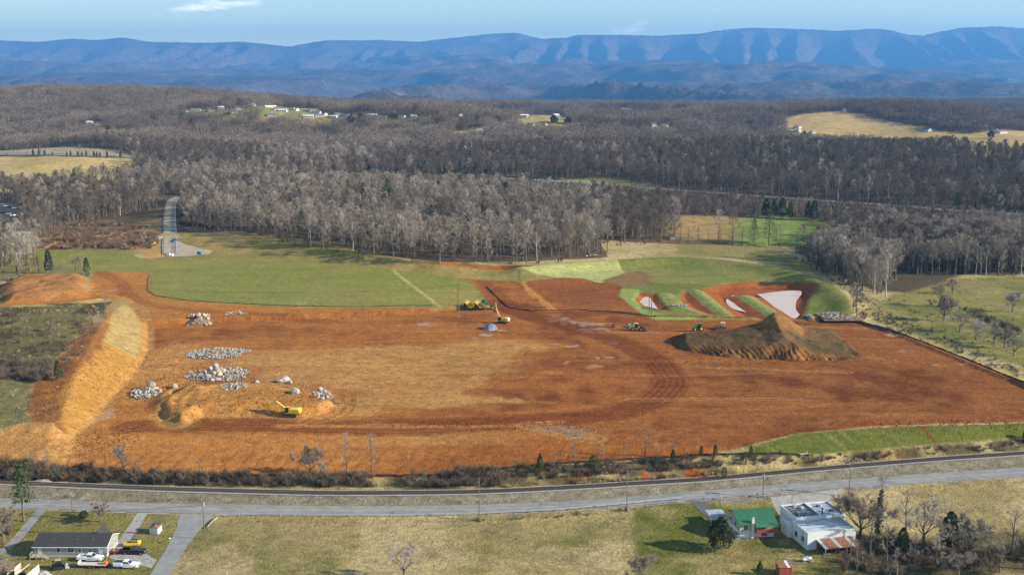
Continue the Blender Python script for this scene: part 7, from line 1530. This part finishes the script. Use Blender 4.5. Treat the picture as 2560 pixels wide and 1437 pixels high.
tp('cedar_tree', COLC, 538, 1203, 'small dark shrub in the brush below the orange slope, left', 1182, 6); tp('cedar_tree', COLC, 885, 1200, 'small dark shrub in the brush between the two slim trees', 1180, 6); tp('cedar_tree', COLC, 2565, 1100, 'dark cedar at the right end of the green slope', 1070, 6, sx=1.6)
BIGP = grow_pine('tallpine', 15, r=.17, base=.33, nb=40, nn=30, irregular=.5, ls_=.6)
tp('pine_tree', BIGP, 60, 1302, 'tall ragged pine beside the railway at the left', 1162, 15); tp('bare_tree', OPENF[0], 250, 1304, 'low domed bare tree in the grey house front yard', 1250, 11, sx=1.15); tp('bare_tree', SLIM[1], 183, 1296, 'reddish upright bare tree left of the domed yard tree', 1232, 12, sx=1.2); tp('evergreen_shrub', ROUND, 210, 1296, 'dark green shrub in the grey house front yard', 1277, 5, cat='shrub', sx=1.3); tp('bare_tree', SLIM[2], 114, 1330, 'small bare ornamental tree left of the grey house', 1294, 12, sx=1.3)
tp('bare_tree', SLIM[0], 1718, 1302, 'slim pale bare tree on the lawn left of the asphalt drive', 1255, 12); tp('bare_tree', OPENF[0], 8, 1350, 'tangled reddish bare tree at the far left edge of the yard', 1270, 11, sx=1.2); tp('bare_tree', OPENF[0], -5, 1460, 'dark bare bush at the bottom left corner', 1395, 11, sx=1.3)
# thicket at the lower right
IVY = grow_bare('ivy', 15, .3, .24, nl=12, ns_=4, nt=10, vine=True)
tp('bare_tree', IVY, 2195, 1345, 'tall vine wrapped dark tree beside the white workshop', 1192, 15, sx=.8); tp('bare_tree', OPENT[2], 2310, 1362, 'wide spreading bare tree before the tan field at lower right', 1238, 11, sx=1.05); tp('bare_tree', SLIM[0], 2262, 1345, 'slim bare tree between the vine tree and the spreading tree', 1225, 12, sx=1.1)
tp('cedar_tree', CEDAR[1], 2372, 1376, 'broad dark cedar right of the spreading bare tree', 1280, 7.6, sx=1.0); tp('cedar_tree', CEDAR[1], 2255, 1385, 'olive cedar in the thicket below the slim tree', 1320, 7.6)
for k, (px, py, top) in enumerate([(2150, 1345, 1225), (2175, 1395, 1290), (2215, 1420, 1310), (2285, 1420, 1330), (2340, 1425, 1340), (2420, 1395, 1290), (2470, 1400, 1310), (2530, 1395, 1275), (2140, 1440, 1350), (2240, 1450, 1370), (2395, 1440, 1375), (2500, 1430, 1345), (2125, 1400, 1340), (2560, 1420, 1300), (2600, 1400, 1290)]):
    tp('bare_tree', (OPENF + SLIM + [SAP[0]])[k % 5], px, py, 'tangled bare tree of the thicket at the lower right corner', top, (11, 12, 12, 12, 8.5)[k % 5], 'trees of the lower right thicket', sx=1.15)
# left field edge and mid-distance evergreens
tp('cedar_tree', COLC, 123, 684, 'tall slender dark cedar at the left of the sown field', 625, 6, sx=.95); tp('cedar_tree', CEDAR[1], 217, 686, 'broad twin topped cedar at the corner of the sown field', 643, 7.6, sx=.8); tp('bare_tree', OPENT[0], 190, 684, 'small bare tree between the two cedars left', 630, 11, sx=.8); tp('bare_tree', SLIM[1], 97, 684, 'thin bare tree left of the slender cedar', 640, 12); tp('cedar_tree', COLC, 147, 952, 'lone dark cedar in the rough field left of the cut slope', 900, 6, sx=1.0)
for k, (px, py, top) in enumerate([(1885, 605, 540), (1922, 610, 522)]): tp('pine_tree', PINEY[0], px, py, ['yellow green pine, left of the pair behind the basin', 'taller yellow green pine, right of the pair behind the basin'][k], top, 21)
for k, (px, py, top) in enumerate([(1935, 545, 495), (1955, 547, 498), (1975, 548, 502), (1915, 545, 500), (2020, 550, 500), (2035, 552, 505), (2115, 530, 508), (2165, 538, 515)]): tp('cedar_tree', CEDAR[k % 2], px, py, nth([1935, 1955, 1975, 1915, 2020, 2035, 2115, 2165], k) + ' dark cedar from the left in the row below the distant highway', top, 7, 'cedars below the highway')
for k, (px, py, top) in enumerate([(83, 391, 374), (98, 390, 372), (112, 391, 375), (131, 389, 379), (167, 391, 379), (177, 392, 377), (195, 392, 378), (205, 393, 379), (216, 392, 377), (235, 393, 378), (242, 394, 379), (250, 395, 380), (268, 396, 378), (302, 396, 378), (356, 396, 384)]): tp('cedar_tree', CEDAR[0], px, py, ORD[k] + ' cedar from the left in the row along the far left highway', top, 6.5, 'cedars along the far left highway', sx=1.1)
for k, (px, py, top, w) in enumerate([(877, 304, 278, 1.0), (902, 304, 276, 1.3), (1385, 300, 280, 1.5), (1420, 302, 285, 1.6), (2011, 336, 320, 1.2), (2478, 337, 318, 1.3)]):
    x, y = hit(px, py, 6); s = (py - top) / (pxm(py, gz(x, y)) * 8.6); tree_obj('pine_tree', MAGN, x, y, gz(x, y), s, None, ['dark round pine, left of the twin pines by the village', 'dark round pine, right of the twin pines by the village', 'dark flat topped pine in the centre hamlet, left', 'dark flat topped pine in the centre hamlet, right', 'dark round tree beside the right hand farmhouse', 'dark round tree near the far right barn'][k], 'tree', None, w * .8)
for k, (px, py, top) in enumerate([(820, 372, 340), (840, 372, 342), (858, 374, 345), (878, 375, 350), (830, 376, 350), (265, 512, 478), (258, 514, 480), (110, 478, 452), (120, 478, 455), (1225, 350, 337), (1185, 365, 350)]):
    x, y = hit(px, py, 3); s = (py - top) / (pxm(py, gz(x, y)) * 17); tree_obj('pine_tree', PINE[k % 2], x, y, gz(x, y), s * 1.15, None, 'dark green pine ' + ('in the evergreen clump left of centre' if 800 < px < 900 else ('beside the country lane at left' if px > 200 and px < 300 else ('at the edge of the left tan field' if px < 200 else 'standing among bare woods right of centre'))), 'tree', 'scattered dark pines')
# trees dotted along the right pasture fence
for k, (px, py, top) in enumerate([(2360, 802, 735), (2400, 830, 770), (2440, 850, 790), (2485, 860, 800), (2530, 780, 720), (2535, 890, 835), (2350, 765, 700), (2380, 735, 690), (2510, 870, 815)]): tp('bare_tree', (OPENF + OPENT)[k % 4], px, py, nth([802, 830, 850, 860, 780, 890, 765, 735, 870], k) + ' small bare tree down from the wood along the right pasture fence', top, 11, 'trees along the right pasture fence')
for k, (px, py, top) in enumerate([(1700, 600, 555), (1720, 602, 560), (1745, 603, 558), (1770, 604, 560), (1800, 605, 560), (1830, 606, 565), (1855, 608, 560), (1940, 618, 565), (1950, 620, 560), (1990, 635, 580), (2215, 745, 640), (2185, 735, 650)]): tp('bare_tree', (SLIM + [SYC[0]])[k % 3 if k < 10 else 3], px, py, (ORD[k] + ' thin bare tree from the left in the row behind the basin') if k < 10 else ('pale barked tree above the right end of the berm' if k == 10 else 'shorter pale barked tree left of the one above the berm end'), top, 12 if k < 10 else 21, 'row of thin trees behind the basin' if k < 10 else None)
# ------------------------------------------------------------------ brush, rough grass, tufts: nobody could count it
def scatter(name, label, cat, regions, meshes, seed, zf=gzi):
    """regions: (pixel polygon, points per 100 m2, scale lo, hi, kinds)"""
    rr = np.random.default_rng(seed); rows = []
    for pts, dens, lo, hi, ks in regions:
        P = PH(pts); a, b = P.min(0), P.max(0); n = int((b - a).prod() / 100 * dens); X = rr.uniform(a[0], b[0], n); Y = rr.uniform(a[1], b[1], n); m = inside(X, Y, P); nz = fbm(X / 9, Y / 9, seed, 2)
        for x, y, q in zip(X[m], Y[m], nz[m]):
            if rr.random() < sst(.12 if seed == 201 else .25, .42 if seed == 201 else .55, q): rows.append((x, y, zf(x, y) - .05, rr.uniform(0, 6.28), rr.uniform(lo, hi) * (.7 + .6 * q), ks[rr.integers(0, len(ks))]))
    return instancer(name, meshes, rows, label, cat)
scatter('railway_brush', 'dark tangled brush along the bank between railway and site', 'brush', [
    ([(-60, 1200), (-60, 1150), (100, 1160), (200, 1172), (300, 1182), (500, 1190), (700, 1192), (900, 1193), (1100, 1190), (1250, 1178), (1250, 1215), (1000, 1219), (700, 1217), (400, 1210), (200, 1204)], 95, .6, 1.15, (0, 1, 0, 3, 1)),
    ([(1250, 1200), (1250, 1178), (1320, 1166), (1500, 1157), (1700, 1145), (1900, 1140), (1900, 1160), (1750, 1172), (1600, 1182), (1400, 1195)], 60, .5, 1.0, (0, 1, 3, 0, 2)),
    ([(1250, 1214), (1400, 1206), (1600, 1194), (1800, 1180), (1800, 1190), (1600, 1202), (1400, 1213), (1250, 1220)], 20, .8, 1.3, (4, 4, 2)),
    ([(1900, 1162), (1900, 1145), (2100, 1138), (2300, 1122), (2620, 1098), (2620, 1118), (2300, 1140), (2050, 1160)], 50, .35, .75, (2, 0, 3, 0, 4)),
    ([(1190, 1300), (1300, 1292), (1500, 1275), (1600, 1268), (1690, 1255), (1690, 1263), (1560, 1283), (1400, 1293), (1200, 1305)], 22, .3, .6, (0, 2, 4, 3)),
    ([(-40, 1240), (100, 1241), (300, 1250), (500, 1256), (800, 1262), (1100, 1260), (1300, 1253), (1300, 1247), (1000, 1252), (600, 1250), (300, 1240), (0, 1232)], 16, .2, .45, (4, 2, 4))], SCRUBS, 201)
scatter('hill_brush', 'low brown brush over the rough field on the left hill', 'brush', [
    ([(-80, 960), (-80, 800), (240, 800), (235, 850), (180, 940), (100, 960)], 9, .35, .8, (0, 2, 1, 4)), ([(-80, 950), (-60, 905), (130, 905), (145, 945), (100, 957)], 34, .7, 1.2, (0, 1, 0)), ([(-80, 1090), (-80, 965), (150, 965), (130, 1060), (60, 1085)], 5, .25, .5, (2, 4, 4)), ([(-80, 790), (-80, 775), (240, 765), (250, 790)], 14, .5, .9, (4, 4, 0)),
    ([(95, 622), (110, 565), (200, 555), (330, 560), (390, 580), (395, 612), (330, 624)], 17, .8, 1.6, (3, 3, 0, 4, 4)), ([(-80, 705), (-80, 690), (60, 686), (230, 684), (230, 692), (20, 703)], 24, .5, .9, (0, 2, 4)), ([(450, 560), (455, 520), (560, 560), (560, 580)], 20, .8, 1.5, (0, 1)), ([(340, 620), (365, 605), (395, 608), (380, 622)], 20, .6, .9, (0, 0, 4))], SCRUBS, 202)
scatter('pasture_brush', 'scattered weeds and brush along the right pasture', 'brush', [
    ([(2140, 800), (2125, 700), (2160, 740), (2240, 790), (2400, 860), (2560, 930), (2560, 950), (2400, 890), (2240, 830)], 16, .35, .8, (4, 4, 0, 2)), ([(2200, 790), (2180, 745), (2400, 760), (2560, 800), (2560, 920), (2400, 850)], 3, .3, .6, (2, 4, 0)), ([(1980, 640), (2060, 690), (2120, 730), (2135, 790), (2165, 800), (2170, 740), (2100, 690)], 16, .4, .9, (0, 2, 4)), ([(2560, 830), (2480, 800), (2400, 770), (2400, 778), (2480, 812), (2560, 845)], 30, .5, .9, (0, 1)),
    ([(2100, 1440), (2140, 1350), (2230, 1345), (2300, 1375), (2420, 1385), (2620, 1375), (2620, 1430), (2300, 1450)], 26, .7, 1.5, (0, 1, 3, 0)), ([(-40, 1440), (-40, 1290), (30, 1300), (45, 1330), (10, 1370), (40, 1410), (20, 1440)], 16, .5, 1.0, (0, 3, 1))], SCRUBS, 203)
# grass tufts in the dry pasture, matted and uneven
def grow_tuft(n, h, w, mats):
    C = Bld()
    for k in range(n): a = rng.uniform(0, 6.28); q = rng.uniform(0, w); C.blade(np.array([cos(a) * q, sin(a) * q, -.03]), nrm([cos(a) * .7, sin(a) * .7, rng.uniform(.5, 1.4)]), h * rng.uniform(.5, 1.2), .09, 0)
    return C.mesh('tuft', [mats])
M_GT = tint_mat('pasture_grass', [(.33, .275, .185), (.27, .235, .15), (.39, .33, .225), (.235, .21, .13)]); M_GL = tint_mat('lawn_grass', [(.165, .185, .06), (.20, .20, .075), (.24, .22, .10)])
TUFTS = [grow_tuft(16, .34, .5, M_GT), grow_tuft(12, .26, .6, M_GT), grow_tuft(14, .22, .6, M_GL)]
scatter('pasture_grass', 'matted tufts of dry grass in the foreground pasture', 'grass', [([(420, 1460), (530, 1318), (700, 1310), (1190, 1308), (1560, 1290), (1590, 1460)], 75, .7, 1.3, (0, 1, 1, 2)), ([(2250, 1300), (2240, 1215), (2640, 1185), (2640, 1370), (2400, 1350)], 55, .7, 1.2, (0, 1)), ([(1590, 1440), (1575, 1290), (1700, 1255), (2000, 1300), (2120, 1440)], 28, .6, 1.0, (2, 2, 1)), ([(-40, 1440), (0, 1290), (440, 1290), (440, 1330), (380, 1440)], 28, .6, 1.0, (2, 2, 1)), ([(2140, 790), (2300, 700), (2600, 690), (2600, 930), (2350, 850)], 10, 1.2, 2.2, (0, 1, 2))], TUFTS, 204)
